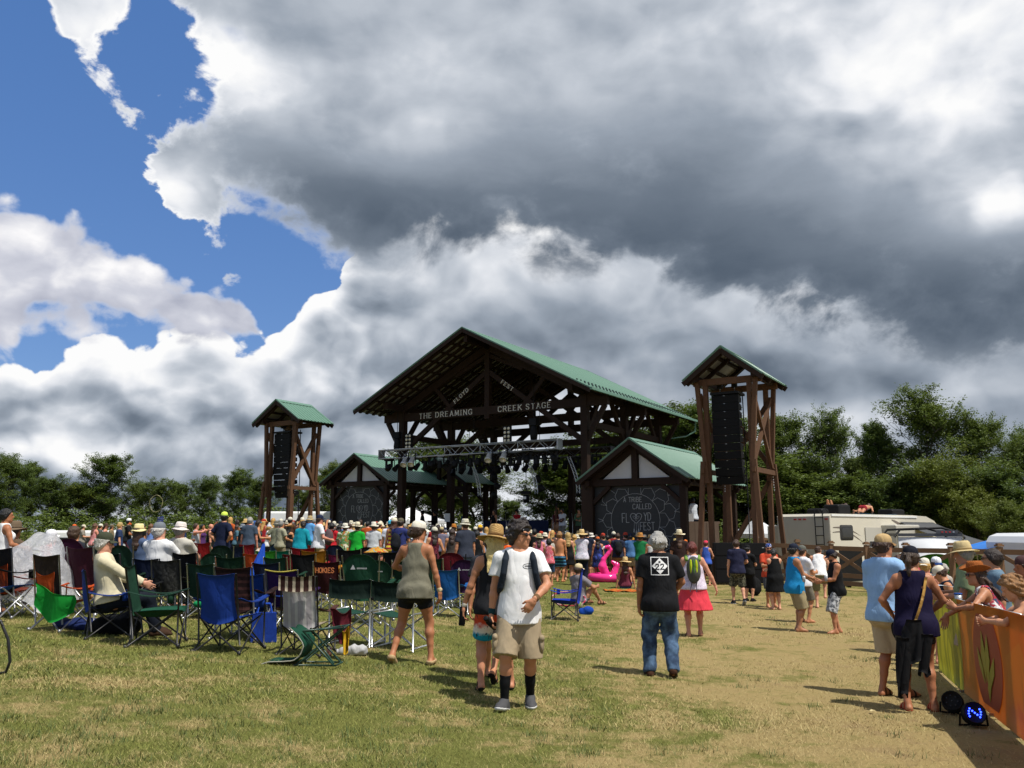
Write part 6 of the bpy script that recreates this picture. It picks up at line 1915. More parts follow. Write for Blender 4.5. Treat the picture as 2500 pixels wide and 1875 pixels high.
# stage lights standing on the grass at its foot
M_LED = bpy.data.materials.new('blue_led'); M_LED.use_nodes = True
_b = M_LED.node_tree.nodes['Principled BSDF']; _b.inputs['Base Color'].default_value = (.02, .03, .5, 1); _b.inputs['Emission Color'].default_value = (.02, .05, 1, 1); _b.inputs['Emission Strength'].default_value = 9.0
M_DLED = plain('dark_led', (.04, .04, .05), .15, 0, .1)
def floor_par(px, py, rz, tilt, lit, label):
 g = hit(px, py)
 e = empty('floor_light', g, rz, label, 'stage light', 'stage lights on the grass by the barrier')
 e.scale = (.78, .78, .78)
 R = Matrix.Rotation(tilt, 3, 'X')
 c = Vector((0, 0, .15))
 MB().lathe([(.0005, -.11), (.08, -.105), (.105, -.05), (.125, .02), (.128, .09), (.115, .09), (.113, .07), (.0005, .07)], c, 18, rot=R).build('housing', M_BLACK, e)
 for k in range(5): MB().lathe([(.126 - .004 * k, .012 - .018 * k), (.136 - .004 * k, .008 - .018 * k), (.126 - .004 * k, .004 - .018 * k)], c, 16, rot=R).build('fin', M_BLACK, e)
 MB().tube([(-.15, 0, .15), (-.16, 0, .02), (-.15, .06, .012), (.15, .06, .012), (.16, 0, .02), (.15, 0, .15)], .012, 5).build('yoke', M_BLACK, e)
 dots = [(-.066, -.04), (-.07, -.01), (-.064, .02), (-.05, .048), (-.025, .022), (0, 0), (.025, -.022), (.05, -.048), (.064, -.018), (.07, .012), (.062, .042)] if lit else [(.07 * math.cos(k * .9), .07 * math.sin(k * .9)) for k in range(7)] + [(0, 0)]
 for x, y in dots:
  m_ = MB().lathe([(.0105, .071), (.009, .078), (.0005, .080)], (0, 0, 0), 8)
  m_.V = [tuple(c + R @ (Vector(v) + Vector((x, y, 0)))) for v in m_.V]
  m_.build('led', M_LED if lit else M_DLED, e)
floor_par(2329, 1745, rad(-35), rad(62), False, 'unlit black stage light on the grass, left of the blue lit one')
floor_par(2378, 1775, rad(-8), rad(68), True, 'black stage light glowing with blue dots on the grass')
# -- camp chairs
M_STEEL = plain('grey_tube', (.30, .30, .31), .35, .7, .12)
M_TUBEB = plain('black_tube', (.010, .010, .011), .45, 0, .2)
M_TUBEA = plain('bright_tube', (.55, .56, .57), .35, .8, .12)
CH = {}
def chair_parts(style):
 """shared meshes of one chair pattern; the sitter faces +y"""
 if style in CH: return CH[style]
 parts = []
 tall = style == 'tall'
 top = {'quad': .92, 'round': 1.0, 'tall': 1.06}[style]
 hw = .245
 bw_ = .245 if style != 'round' else .285
 tub = lambda name, pts, r=.0105: parts.append((name, MB().tube(pts, r, 6).mesh(name, M_TUBEB), 'frame'))
 for s in (-1, 1):
  tub('upright', [(s * .30, .27, .0), (s * .295, .255, .62)])
  tub('upright', [(s * .27, -.22, .10), (s * .26, -.27, .45), (s * (bw_ + .012), -.36, top)], .012)
  tub('leg', [(s * .31, -.30, .0), (s * .27, .25, .42)])
  tub('leg', [(s * .31, .30, .0), (s * .27, -.22, .40)])
 for y, q in ((.28, 1), (-.28, -1)):
  tub('leg', [(-.31, y, 0), (.27, y * .92, .41)])
  tub('leg', [(.31, y + .012, 0), (-.27, y * .92 + .012, .41)])
 fo = MB()
 for x in (-.31, .31):
  for y in (-.29, .28): fo.lathe([(.018, -.012), (.022, 0), (.016, .03)], (x, y, .012), 8)
 parts.append(('foot_caps', fo.mesh('foot_caps', M_TUBEB), 'frame'))
 def seat(u, v):
  x = -hw + 2 * hw * u; y = -.24 + .52 * v
  return (x, y, .425 - .075 * math.sin(math.pi * u) * (.6 + .4 * math.sin(math.pi * v)) + .012 * math.sin(7 * u + 3 * v) - .03 * (1 - v))
 def back(u, v):
  x = (-1 + 2 * u) * bw_ * (1 - (.10 * math.sin(math.pi * v) if style != 'tall' else .05 * math.sin(math.pi * v)))
  z0 = .40 - .07 * math.sin(math.pi * u) * (1 - v)
  tp = top - .006
  if style == 'round': tp = top - .16 * abs(2 * u - 1) ** 3 + .02
  else: tp = top - .028 * math.sin(math.pi * u)
  z = z0 + (tp - z0) * v
  y = -.25 - .12 * v - .055 * math.sin(math.pi * u) * (1 - .4 * v) + .010 * math.sin(5 * u + 6 * v) * math.sin(math.pi * u)
  return (x, y, z)
 parts.append(('seat', MB().sheet(seat, 8, 7, .006).mesh('seat', None), 'seat'))
 parts.append(('backrest', MB().sheet(back, 10, 9, .006).mesh('backrest', None), 'back'))
 for s in (-1, 1):
  def arm(u, v, s=s):
   y = -.30 + .58 * u
   return (s * (.30 + (v - .5) * .085), y, .635 - .055 * math.sin(math.pi * u) - .02 * abs(v - .5))
  parts.append(('armrest', MB().sheet(arm, 7, 2, .006).mesh('armrest', None), 'arm'))
 parts.append(('cup_holder', MB().lathe([(.034, .50), (.040, .612), (.036, .612), (.032, .51)], (.30, .17, 0), 10).mesh('cup_holder', None), 'arm'))
 for p in parts:
  if not p[1].materials: p[1].materials.append(M_TUBEB)
 CH[style] = parts
 return parts
def chair_root(px, top, wpx, heading, label, Y=None, std=.92, feet=None, group='folding camp chairs on the grass'):
 """stand a chair where its backrest top is seen"""
 if Y is None:
  yw = (1180.0 if std > .95 else 1010.0) / wpx
  X = (px - 1250) / FPX * yw
  k = (top - 1300) / FPX
  yt = (EYE - G(X, yw) - std) / max(k, .006)
  Y = .6 * yw + .4 * min(max(yt, yw * .8), yw * 1.25)
 g = gp(px, Y)
 zt = at(px, top, Y).z
 s = min(max((zt - g.z) / std, .86), 1.16)
 e = empty('camp_chair', g, -rad(heading), label, 'camp chair', group)
 e.scale = (s, s, s)
 return e, s
def chair(px, top, wpx, heading, label, back, seat=None, frame=None, style='quad', Y=None, arm=None, trim=None, low=None):
 e, s = chair_root(px, top, wpx, heading, label, Y, {'quad': .92, 'round': 1.0, 'tall': 1.06}[style])
 seat = seat or back
 for name, me, slot in chair_parts(style):
  o = add(name, me, e)
  paint(o, {'frame': frame or M_TUBEB, 'seat': seat, 'back': back, 'arm': arm or back}[slot])
  if name == 'backrest' and style == 'tall' and low:
   if 'low' not in CH:
    CH['low'] = MB().sheet(lambda u, v: ((-1 + 2 * u) * .165 * (1 + .12 * v * (v > .8)), -.268 - .12 * v * .55 - .055 * math.sin(math.pi * (.5 + (u - .5) * .67)) * (1 - .22 * v), .36 + .46 * v * (1 - .12 * math.sin(math.pi * u))), 8, 6, .005).mesh('back_panel', M_TUBEB)
   paint(add('back_panel', CH['low'], o), low)
  if name == 'backrest' and trim:
   k = 'trim_' + style
   if k not in CH:
    t = {'quad': .92, 'round': 1.0, 'tall': 1.06}[style]
    CH[k] = MB().tube([(-.25 + .50 * i / 8, -.375 - .055 * math.sin(math.pi * i / 8) * .6, t - .006 - .028 * math.sin(math.pi * i / 8)) for i in range(9)], .012, 5).mesh('trim', M_TUBEB)
   paint(add('trim', CH[k], o), trim)
 return e
def chair_mark(e, kind, txt=None):
 """printed triangle and word, or a name, on the back of a chair"""
 bk = [c for c in COL.objects if c.parent == e and c.name.startswith('backrest')][0]
 mb = MB()
 z, y = (.80, -.428) if kind == 'logo' else (.72, -.424)
 if kind == 'logo':
  mb.poly([(-.13, y, z), (-.05, y, z), (-.09, y, z + .07)], [(0, 1, 2)])
  for i in range(8): mb.box((-.02 + i * .02, y, z + .016), (.012, .002, .022))
  o = mb.build('printed_logo', plain('print_grey', (.42, .42, .42), .8), bk)
 else:
  s, L = letters(txt, .085, .016, False, 1.2, .9)
  o = text_mb(s, (-L / 2, y - .002, z), (1, 0, 0), (0, 0, 1), (0, -1, 0), .002).build('printed_name', plain('print_orange', (.55, .17, .05), .8), bk)
 o['kind'] = 'stuff'
 return o
def dk(h, k=.80):
 return '#' + ''.join('%02x' % int(int(h[i:i + 2], 16) * k) for i in (1, 3, 5))
F_ = lambda h, *a: cloth(dk(h), *[q if q[0] != '#' else dk(q) for q in a])
c_green, c_dkgreen = F_('#17402e'), F_('#0f2f20')
c_blue, c_navy, c_royal = F_('#173f9c'), F_('#14213f'), F_('#2456c8')
c_black, c_char = F_('#121314'), F_('#3a3a3a')
c_red, c_mar, c_pur, c_mag = F_('#a81c22'), F_('#4a1319'), F_('#3a1a55'), F_('#7c1a44')
c_org, c_burg = F_('#d8561c'), F_('#4c1638')
chair(62, 1336, 70, 28, 'charcoal and orange chair beside the plastic sheet, the one without a cloth', F_('#2b2625'), c_org, M_STEEL, 'tall', 13.5, c_org, None, c_org)
chair(172, 1352, 78, 24, 'charcoal and orange chair with a green cloth hung on it', F_('#33251f'), c_org, M_STEEL, 'tall', 12.1, c_org, None, c_org)
chair(282, 1390, 96, 62, 'blue chair turned right with the old man in the green cap in it', c_blue, c_navy, M_TUBEB, 'quad', 11.6)
chair(402, 1380, 100, 78, 'dark green chair seen from its side, right of the old man', c_green, F_('#1d5a44'), M_TUBEB, 'quad', 11.1)
chair(575, 1396, 104, 14, 'bright blue chair standing clear on the grass, left of the brown striped one', c_blue, c_blue, M_TUBEB, 'quad', 10.95)
strip = chair(760, 1403, 90, 10, 'tall chair with white and brown striped back, nearest of the group', F_('#b9b3b4', 'vstripe', '#d5d1cc'), F_('#b9ab93'), M_TUBEB, 'tall', 11.1, F_('#5a3a33'))
CH['flap'] = MB().sheet(lambda u, v: ((-1 + 2 * u) * .255, -.435 - .04 * math.sin(math.pi * u) * .7 + .012 * (1 - v), .875 + .195 * v - .02 * math.sin(math.pi * u)), 8, 3, .006).mesh('head_flap', F_('#3a2019', 'vstripe', '#cdbfa6'))
add('head_flap', CH['flap'], [c for c in COL.objects if c.parent == strip and c.name.startswith('backrest')][0])
e = chair(816, 1369, 60, 8, 'dark maroon chair with HOKIES printed on its back', F_('#3d1013'), F_('#3d1013'), M_TUBEA, 'quad'); chair_mark(e, 'name', 'HOKIES')
chair(718, 1388, 76, 12, 'purple chair with a yellow edge along the top, behind the striped one', c_pur, F_('#17121c'), M_STEEL, 'quad', 13.1, None, F_('#c9b950'))
chair(757, 1351, 60, 6, 'plain black chair right behind the striped and purple ones', c_black, c_black, M_TUBEA, 'quad')
chair(700, 1359, 58, 18, 'dark green chair with creased back, behind the purple one', c_green, c_green, M_TUBEA, 'quad')
chair(606, 1381, 62, 10, 'dark brown woven chair close behind the nearest blue chair', F_('#2a1515', 'band', '#4d2c2a'), c_black, M_STEEL, 'quad', 12.1)
chair(786, 1343, 60, 10, 'mustard orange chair with a name scrawled on the back', F_('#d4861a'), F_('#d4861a'), M_TUBEB, 'quad')
chair(834, 1353, 42, 6, 'magenta red chair right of the mustard one', c_mag, c_mag, M_TUBEB, 'quad')
chair(829, 1332, 42, 8, 'navy rounded chair in front of the tie-dye shirt', c_navy, c_navy, M_TUBEB, 'round')
chair(758, 1336, 56, 8, 'red chair behind the mustard one, in front of the teal blouse', c_red, c_red, M_TUBEB, 'quad')
chair(782, 1331, 40, 4, 'brighter red chair peeping over the red one by the white shirt', F_('#b81f16'), None, M_TUBEB, 'quad')
chair(702, 1343, 46, 12, 'teal green chair between the blue umbrella and the mustard chair', F_('#17806a'), None, M_TUBEA, 'quad')
chair(666, 1344, 46, 8, 'lime green chair right of the folded blue umbrella', F_('#3fa52c'), None, M_TUBEA, 'quad')
chair(687, 1329, 36, 10, 'small navy rounded chair in front of the khaki shirt', F_('#173650'), None, M_TUBEB, 'round')
chair(620, 1328, 40, 14, 'red chair just left of the folded blue umbrella', F_('#a62024'), F_('#1a6e8a'), M_TUBEB, 'quad')
chair(597, 1333, 38, 20, 'navy chair edge left of the red one near the umbrella', c_navy, None, M_TUBEA, 'quad')
chair(562, 1333, 54, 10, 'wide dark green rounded chair in front of the neon cap', c_dkgreen, None, M_TUBEA, 'round')
chair(594, 1357, 44, 14, 'dark green chair left of the blue umbrella tip', F_('#143a22'), c_org, M_TUBEA, 'quad', 15.0)
chair(513, 1324, 46, 12, 'red chair with black panel, left of the navy shirt with neon cap', F_('#a3191c'), c_black, M_TUBEA, 'quad')
chair(563, 1327, 38, 10, 'blue-edged chair below the neon cap', F_('#2d3c72'), None, M_TUBEB, 'quad')
chair(497, 1348, 74, 26, 'large black folding chair with bright poles, right of the white bucket hat', c_black, c_black, M_TUBEA, 'quad', 15.0)
chair(438, 1364, 66, 10, 'grey patterned chair behind the dark green side-on chair', F_('#3b3b39', 'camo', '#4d4d4a', '#2f2f2e'), c_black, M_STEEL, 'quad')
chair(392, 1362, 62, 12, 'navy chair holding the man in the white shirt and grey cap', c_navy, c_navy, M_STEEL, 'quad')
chair(447, 1337, 52, 10, 'red-orange chair under the white bucket hat', F_('#c2321a'), F_('#c2321a'), M_STEEL, 'quad')
chair(328, 1333, 62, 16, 'dark green chair just right of the old man in the cap', F_('#123b2a'), F_('#1a4f3c'), M_STEEL, 'round')
e = chair(213, 1318, 52, 14, 'burgundy chair with white logo, left of the old man', c_burg, c_burg, M_STEEL, 'round', 15.2); chair_mark(e, 'logo')
chair(252, 1333, 58, 24, 'burgundy chair with pale arm trim beside the old man', F_('#471427'), c_burg, M_TUBEA, 'quad', 14.2)
chair(190, 1330, 52, 12, 'navy chair holding the brown-haired person on the left', F_('#17305f'), None, M_STEEL, 'quad', 16.4)
chair(282, 1325, 60, 8, 'wide dark green low chair behind the burgundy ones', F_('#16302b'), None, M_TUBEB, 'round')
chair(18, 1312, 84, 20, 'black chair at the left edge below the woman in white', c_black, F_('#1d5fc0'), M_TUBEA, 'quad')
chair(-8, 1322, 76, 28, 'black folding chair cut by the left edge of the view', c_black, c_black, M_TUBEA, 'quad')
chair(1100, 1388, 58, 10, 'blue chair with white tag standing between the two walking women', F_('#1a62ad'), F_('#1a62ad'), M_TUBEA, 'quad', 17.0)
chair(1111, 1351, 66, 8, 'dark red rounded chair behind the blue one between the two women', F_('#7a1822'), None, M_TUBEB, 'round')
e = chair(1143, 1368, 62, 10, 'purple rounded chair with logo left of the straw-hatted woman', F_('#36133f'), F_('#5a2250'), M_TUBEB, 'round'); chair_mark(e, 'logo')
chair(1378, 1388, 56, -82, 'royal blue chair seen from its side, right of the young man', F_('#1c3fc0'), F_('#1c3fc0'), M_TUBEB, 'tall', 18.0)
e = chair(936, 1369, 68, 8, 'green rounded chair with mesh back and logo, nearest of the pair', F_('#17402b'), c_green, M_STEEL, 'round'); chair_mark(e, 'logo')
e = chair(904, 1355, 66, 12, 'green rounded chair with logo, left one of the pair', F_('#1a4a34'), c_green, M_STEEL, 'round', 15.0); chair_mark(e, 'logo')
chair(908, 1337, 58, 6, 'black rounded chair behind the pair of green rounded ones', F_('#161616'), None, M_TUBEB, 'round')
chair(978, 1346, 48, 30, 'black chair with a white tag, left of the olive tank top', c_black, None, M_TUBEB, 'quad')
chair(1000, 1366, 58, 6, 'green chair half hidden behind the woman in the olive tank top', F_('#143826'), None, M_TUBEA, 'quad')
chair(862, 1363, 44, 10, 'small dark green chair between the maroon and the green rounded ones', F_('#10291d'), F_('#1d4b36'), M_TUBEA, 'quad')
chair(366, 1336, 40, 14, 'orange and brown striped lawn chair left of the grey cap', F_('#a8603a', 'vstripe', '#d8b98c'), None, M_TUBEA, 'quad')
chair(387, 1324, 34, 10, 'sky blue chair behind the grey cap', F_('#1580ad'), None, M_TUBEB, 'quad')
chair(524, 1374, 52, 14, 'dark green chair left of the nearest blue chair, behind the black folding one', F_('#12382a'), None, M_TUBEA, 'quad', 14.2)
chair(345, 1380, 56, 20, 'black chair between the old man and the grey patterned chair', c_black, None, M_TUBEB, 'quad', 13.8)
chair(672, 1372, 54, 8, 'dark navy chair left of the purple one with the yellow edge', c_navy, None, M_TUBEA, 'quad', 15.4)
chair(655, 1398, 60, 24, 'royal blue chair between the nearest blue chair and the striped one', F_('#1b4aa8'), c_navy, M_TUBEA, 'quad', 12.6)
chair(545, 1352, 46, 10, 'dark green chair right of the black folding chair', F_('#163f2c'), None, M_TUBEA, 'round', 17.0)
chair(640, 1350, 40, 12, 'orange chair low behind the blue parasol', F_('#d2501a'), None, M_TUBEB, 'quad', 19.0)
chair(735, 1352, 40, 4, 'dark red chair left of the plain black one', F_('#8a1a20'), None, M_TUBEB, 'quad', 18.6)
chair(868, 1340, 40, 10, 'black chair left of the black rounded one', c_black, None, M_TUBEA, 'quad', 20.5)
chair(474, 1330, 40, 10, 'dark green rounded chair right of the white bucket hat', F_('#143a28'), None, M_TUBEA, 'round', 20.0)
chair(305, 1350, 50, 18, 'dark green chair directly behind the old man', F_('#0f3324'), None, M_STEEL, 'quad', 14.6)
chair(130, 1348, 56, 30, 'grey chair half under the plastic sheet', F_('#55565a'), None, M_STEEL, 'quad', 15.6)
chair(1060, 1362, 50, 8, 'dark green chair behind the blue one between the two women', F_('#143826'), None, M_TUBEA, 'quad', 18.5)
# ---- director's chairs of bright tube
DC = {}
def director(px, top, Y, heading, label):
 g = gp(px, Y)
 e = empty('director_chair', g, -rad(heading), label, 'folding chair', 'green director chairs')
 s = min(max((at(px, top, Y).z - g.z) / .86, .9), 1.1); e.scale = (s, s, s)
 if not DC:
  t = lambda *p: MB().tube(p, .013, 6)
  DC['leg'] = [t((s_ * .29, -.24, 0), (s_ * .29, -.26, .86)).mesh('leg', M_TUBEA) for s_ in (-1, 1)] + [t((s_ * .29, .24, 0), (s_ * .29, .24, .60)).mesh('leg', M_TUBEA) for s_ in (-1, 1)]
  DC['brace'] = [t((-.28, y, .06), (.28, y, .44)).mesh('brace', M_TUBEA) for y in (-.22, .22)] + [t((.28, y + .02, .06), (-.28, y + .02, .44)).mesh('brace', M_TUBEA) for y in (-.22, .22)]
  DC['rail'] = [t((s_ * .285, -.27, z), (s_ * .285, .27, z)).mesh('rail', M_TUBEA) for s_ in (-1, 1) for z in (.03, .45)]
  DC['armrest'] = [MB().box((s_ * .29, -.0, .615), (.05, .52, .025)).mesh('armrest', M_BLACK) for s_ in (-1, 1)]
  DC['seat'] = [MB().sheet(lambda u, v: (-.285 + .57 * u, -.22 + .44 * v, .455 - .05 * math.sin(math.pi * u)), 6, 3, .006).mesh('seat', F_('#1a4a3a'))]
  DC['backrest'] = [MB().sheet(lambda u, v: (-.30 + .60 * u, -.27 - .06 * math.sin(math.pi * u), .62 + .24 * v - .02 * math.sin(math.pi * u)), 8, 3, .006).mesh('backrest', F_('#0c241b'))]
 for k, ms in DC.items():
  for m_ in ms: add(k, m_, e)
director(880, 1411, 12.3, 16, 'green director chair with bright tube frame left of the olive tank top')
director(985, 1416, 12.2, 20, 'green director chair mostly hidden behind the woman in the olive tank top')
# ---- collapsed green chair lying in front
g = hit(740, 1628)
cc = empty('collapsed_chair', g, rad(-6), 'dark green camp chair tipped over with its fabric spilling on the grass', 'camp chair')
m_gt = plain('green_tube', (.012, .045, .030), .4, 0, .15)
for a, b in (((-.02, .0, .40), (.44, .05, .43)), ((-.02, .0, .40), (.36, .0, .02)), ((.44, .05, .43), (-.10, .05, .02)), ((-.02, .26, .40), (.36, .26, .02)), ((.44, .28, .44), (-.08, .28, .02)), ((-.12, .02, .015), (.38, .0, .02)), ((-.10, .28, .015), (.38, .26, .02)), ((.38, .0, .02), (.38, .26, .02)), ((.0, .0, .39), (.44, .28, .44)), ((.44, .05, .43), (.44, .28, .44)), ((.36, .0, .04), (.14, .13, .24)), ((-.1, .28, .02), (.18, .12, .26))):
 MB().tube([a, b], .011, 6).build('leg', m_gt, cc)
def spill(u, v):
 P = [(-.52, .010), (-.40, .045), (-.24, .05), (-.10, .07), (-.02, .14), (.02, .26), (-.06, .36), (-.16, .43)]
 k = min(int(v * 7), 6); f = v * 7 - k
 x = P[k][0] + (P[k + 1][0] - P[k][0]) * f; z = P[k][1] + (P[k + 1][1] - P[k][1]) * f
 return (x + .02 * math.sin(6 * u), -.06 + .42 * u, z + .012 * math.sin(9 * u + 7 * v))
MB().sheet(spill, 8, 21, .006).build('fabric', F_('#17503c'), cc)
MB().tube([spill(0, i / 20) for i in range(21)], .007, 5).build('piping', F_('#c9c6b4'), cc)
# ---- black lounger edge at the left
g = hit(-80, 1668)
lg = empty('lounge_chair', g, 0, 'black mesh lounge chair cut by the left edge of the view', 'lounge chair')
cur = [(-.55, 0, .62), (-.20, 0, .60), (-.04, 0, .50), (.05, 0, .33), (.09, 0, .12), (.06, 0, .02), (-.05, 0, .0), (-.5, 0, .02)]
for y in (-.02, .5): MB().tube([(x, y, z) for x, _, z in cur], .014, 6).build('frame', M_TUBEB, lg)
MB().sheet(lambda u, v: (-.55 + .56 * v, .0 + .48 * u, .60 - .10 * v * v - .10 * math.sin(math.pi * v)), 5, 8, .006).build('sling', c_black, lg)
mb = MB()
for i in range(11):
 t = .15 + .045 * i
 x = -.02 + .085 * math.sin(t * 2.6); mb.tube([(x, 0, .58 - t * .95), (x - .07, .02, .56 - t * .95)], .004, 4)
mb.build('lacing', M_TUBEB, lg)
# ---- clear plastic sheet thrown over chairs
def f_plastic(x):
 n = x.noise(x.obj(), 7.0, 5, .6, 1.0)
 x.put(x.b.inputs['Base Color'], (.80, .81, .84))
 x.b.inputs['Roughness'].default_value = .18
 tr = x.n('ShaderNodeBsdfTransparent'); tr.inputs[0].default_value = (.93, .94, .96, 1)
 tl = x.n('ShaderNodeBsdfTranslucent'); tl.inputs[0].default_value = (.8, .8, .82, 1)
 m1 = x.n('ShaderNodeMixShader'); m1.inputs[0].default_value = .35
 x.t.links.new(x.b.outputs[0], m1.inputs[1]); x.t.links.new(tl.outputs[0], m1.inputs[2])
 m2 = x.n('ShaderNodeMixShader'); x.put(m2.inputs[0], x.lin(n, .3, .7, .38, .66))
 x.t.links.new(tr.outputs[0], m2.inputs[1]); x.t.links.new(m1.outputs[0], m2.inputs[2]); x.t.links.new(m2.outputs[0], x.out.inputs[0])
 bump(x, n, .9, .05)
M_PLAS = material('clear_plastic', f_plastic)
g = gp(108, 14.0)
ps = empty('plastic_sheet', g, rad(12), 'clear plastic sheet thrown over chairs on the left', 'plastic sheet')
ps.scale = (1.08, 1.05, 1.06)
def drape(u, v):
 x = -.75 + 1.5 * u; y = -.55 + 1.0 * v
 rx, ry = (x - .12) / .62, (y + .05) / .5
 d = max(abs(rx) ** 2.2 + abs(ry) ** 2.2, 0)
 z = 1.13 * max(0, 1 - d ** 1.1 * .8) + .05
 fl = 1 + .35 * max(0, 1 - z)
 z += .04 * math.sin(9 * x + 4 * y) * (1 - z * .5) + .02 * math.sin(23 * x - 11 * y)
 return ((x - .12) * fl - .05 - .18 * (1 - z) + .03 * math.sin(14 * z + 9 * y), y * fl * .8 - .25 * (1 - z), max(z, .015))
MB().sheet(drape, 60, 48, 0).build('film', M_PLAS, ps)
chair(96, 1345, 62, 20, 'dark chair standing under the clear plastic sheet', F_('#40434a'), F_('#8a2a30'), M_STEEL, 'quad')
# ---- cloths, bags and small things
def cloth_obj(name, fn, mat, label, cat, nu=10, nv=10, th=.006, group=None):
 o = MB().sheet(fn, nu, nv, th).build(name, mat)
 return tag(o, label, cat, group)
g = gp(150, 11.75)
cloth_obj('green_cloth', lambda u, v: (g.x - .24 + .52 * u + .02 * math.sin(5 * v), g.y - .10 + .05 * math.sin(8 * u) + .06 * v, g.z + .66 - .17 * u - .05 * math.sin(math.pi * u) - (.30 + .10 * math.sin(4 * u)) * v), F_('#17a63a'), 'bright green cloth hanging from the orange chair', 'cloth', 14, 10)
def lump(name, p, r, mat, label, cat, seed, amp=.03, h=.016, group=None, freq=16):
 o = solid_obj(name, [ell(v3(0, 0, r[2] * .75), r, .03)], h, mat, None, [((0, 0, -1), 0)], wob(seed, amp, freq), (), p)
 return tag(o, label, cat, group)
lump('bag', gp(300, 11.9), (.34, .2, .15), F_('#0e0f12'), 'black bag dumped under the old man\'s blue chair', 'bag', 3)
lump('jacket', gp(215, 12.2), (.36, .2, .09), F_('#1d2f66'), 'crumpled blue jacket under the orange chair with the green cloth', 'jacket', 4)
tb = empty('tote_bag', gp(655, 11.9), rad(20), 'blue bag standing between the blue and the striped chairs', 'bag')
tm_ = MB().box((0, 0, .19), (.34, .2, .38), None, .9)
tm_.build('bag_body', F_('#173d9e'), tb)
for s_ in (-1, 1): MB().tube([(-.10, s_ * .08, .36), (-.07, s_ * .07, .50), (.07, s_ * .07, .50), (.10, s_ * .08, .36)], .011, 5).build('handle', F_('#1f4fc0'), tb)
lump('bag', hit(1430, 1500), (.13, .09, .085), F_('#1650c0'), 'small bright blue bag on the grass right of the side-on blue chair', 'bag', 6, .03, .012, None, 24)
def hang(px, Y, z0, w_, l, mat, label, k):
 g = gp(px, Y)
 return cloth_obj('jacket', lambda u, v: (g.x + (u - .5) * w_ * (1 - .25 * v) + .03 * v, g.y + .05 * math.sin(9 * u + k) * (.3 + v) + .03 * math.sin(5 * v), g.z + z0 - l * v - .04 * math.sin(math.pi * u) + .025 * math.sin(7 * u + k)), mat, label, 'jacket', 14, 10)
hang(838, 10.9, .60, .26, .36, F_('#6a1f2c'), 'maroon jacket hanging from the arm of the striped chair', 0)
hang(850, 10.8, .40, .10, .26, F_('#e0b01c'), 'yellow cloth hanging below the maroon jacket by the striped chair', 2)
lump('bag', gp(522, 11.0) + Vector((0, 0, .30)), (.07, .09, .13), F_('#1c3f8e'), 'blue pouch hung at the left arm of the nearest blue chair', 'bag', 9, .02)
lump('rain_jacket', gp(507, 11.6) + Vector((0, 0, .42)), (.12, .09, .07), F_('#17a060'), 'mint green jacket left on a chair arm beside the nearest blue chair', 'jacket', 10, .03)
p = hit(862, 1600)
jug = empty('white_roll', p, rad(8), 'white towel roll lying on the grass by the striped chair', 'towel')
tw = solid_obj('towel', [cone(v3(-.13, 0, .055), v3(.13, 0, .055), .058, .055, .02), cone(v3(.0, 0, .075), v3(.11, 0, .07), .055, .055, .03)], .008, F_('#dcdcdc'), jug, [((0, 0, -1), 0)], wob(11, .006, 60))
cone_ = MB().lathe([(.030, 0), (.032, .02), (.0005, .03)], (-.185, 0, .05), 12, rot=Matrix.Rotation(rad(-90), 3, 'Y')).build('end_knot', F_('#dcdcdc'), jug)
p = hit(803, 1605)
can = empty('drink_can', p, 0, 'silver and red drink can on the grass by the tipped green chair', 'can')
MB().lathe([(.026, 0), (.033, .008), (.033, .112), (.027, .122), (.0005, .122)], n=16).build('can_body', plain('can_print', (.35, .16, .14), .3, .5, .5, 40.0), can); MB().lathe([(.028, .121), (.026, .126), (.0005, .124)], n=16).build('lid', M_ALU, can)
p = hit(1843, 1454)
bp_ = empty('backpack', p, rad(10), 'black backpack standing on the grass beside the woman in the black dress', 'backpack')
solid_obj('bag_body', [ell(v3(0, 0, .27), (.22, .15, .27), .04), ell(v3(0, -.1, .18), (.16, .10, .15), .04)], .016, F_('#0d0e10'), bp_, [((0, 0, -1), 0)], wob(13, .008, 20))
for s in (-1, 1): MB().tube([(s * .1, .12, .48), (s * .12, .2, .35), (s * .12, .17, .1)], .016, 5).build('strap', c_black, bp_)
MB().tube([(-.05, 0, .53), (0, 0, .58), (.05, 0, .53)], .012, 5).build('handle', c_black, bp_)
# folded blue umbrella leaning among the chairs
um_ = empty('closed_parasol', gp(638, 17.5), rad(20), 'bright blue folded parasol standing among the chairs', 'parasol')
zt_ = at(648, 1327, 17.5).z - um_.location.z
def para(u, v):
 a = 6.28319 * u; r = (.02 + .20 * v ** 1.1) * (1 + .28 * math.sin(5 * a)) * (1 - .25 * (v > .93))
 return (r * math.cos(a) + .06 - .17 * v, r * math.sin(a) * .7, zt_ - v * .95)
MB().sheet(para, 30, 8, 0).build('canopy', F_('#2a62e0'), um_); MB().tube([(-.12, 0, 0), (.06, 0, zt_ + .03)], .014, 6).build('pole', M_ALU, um_)
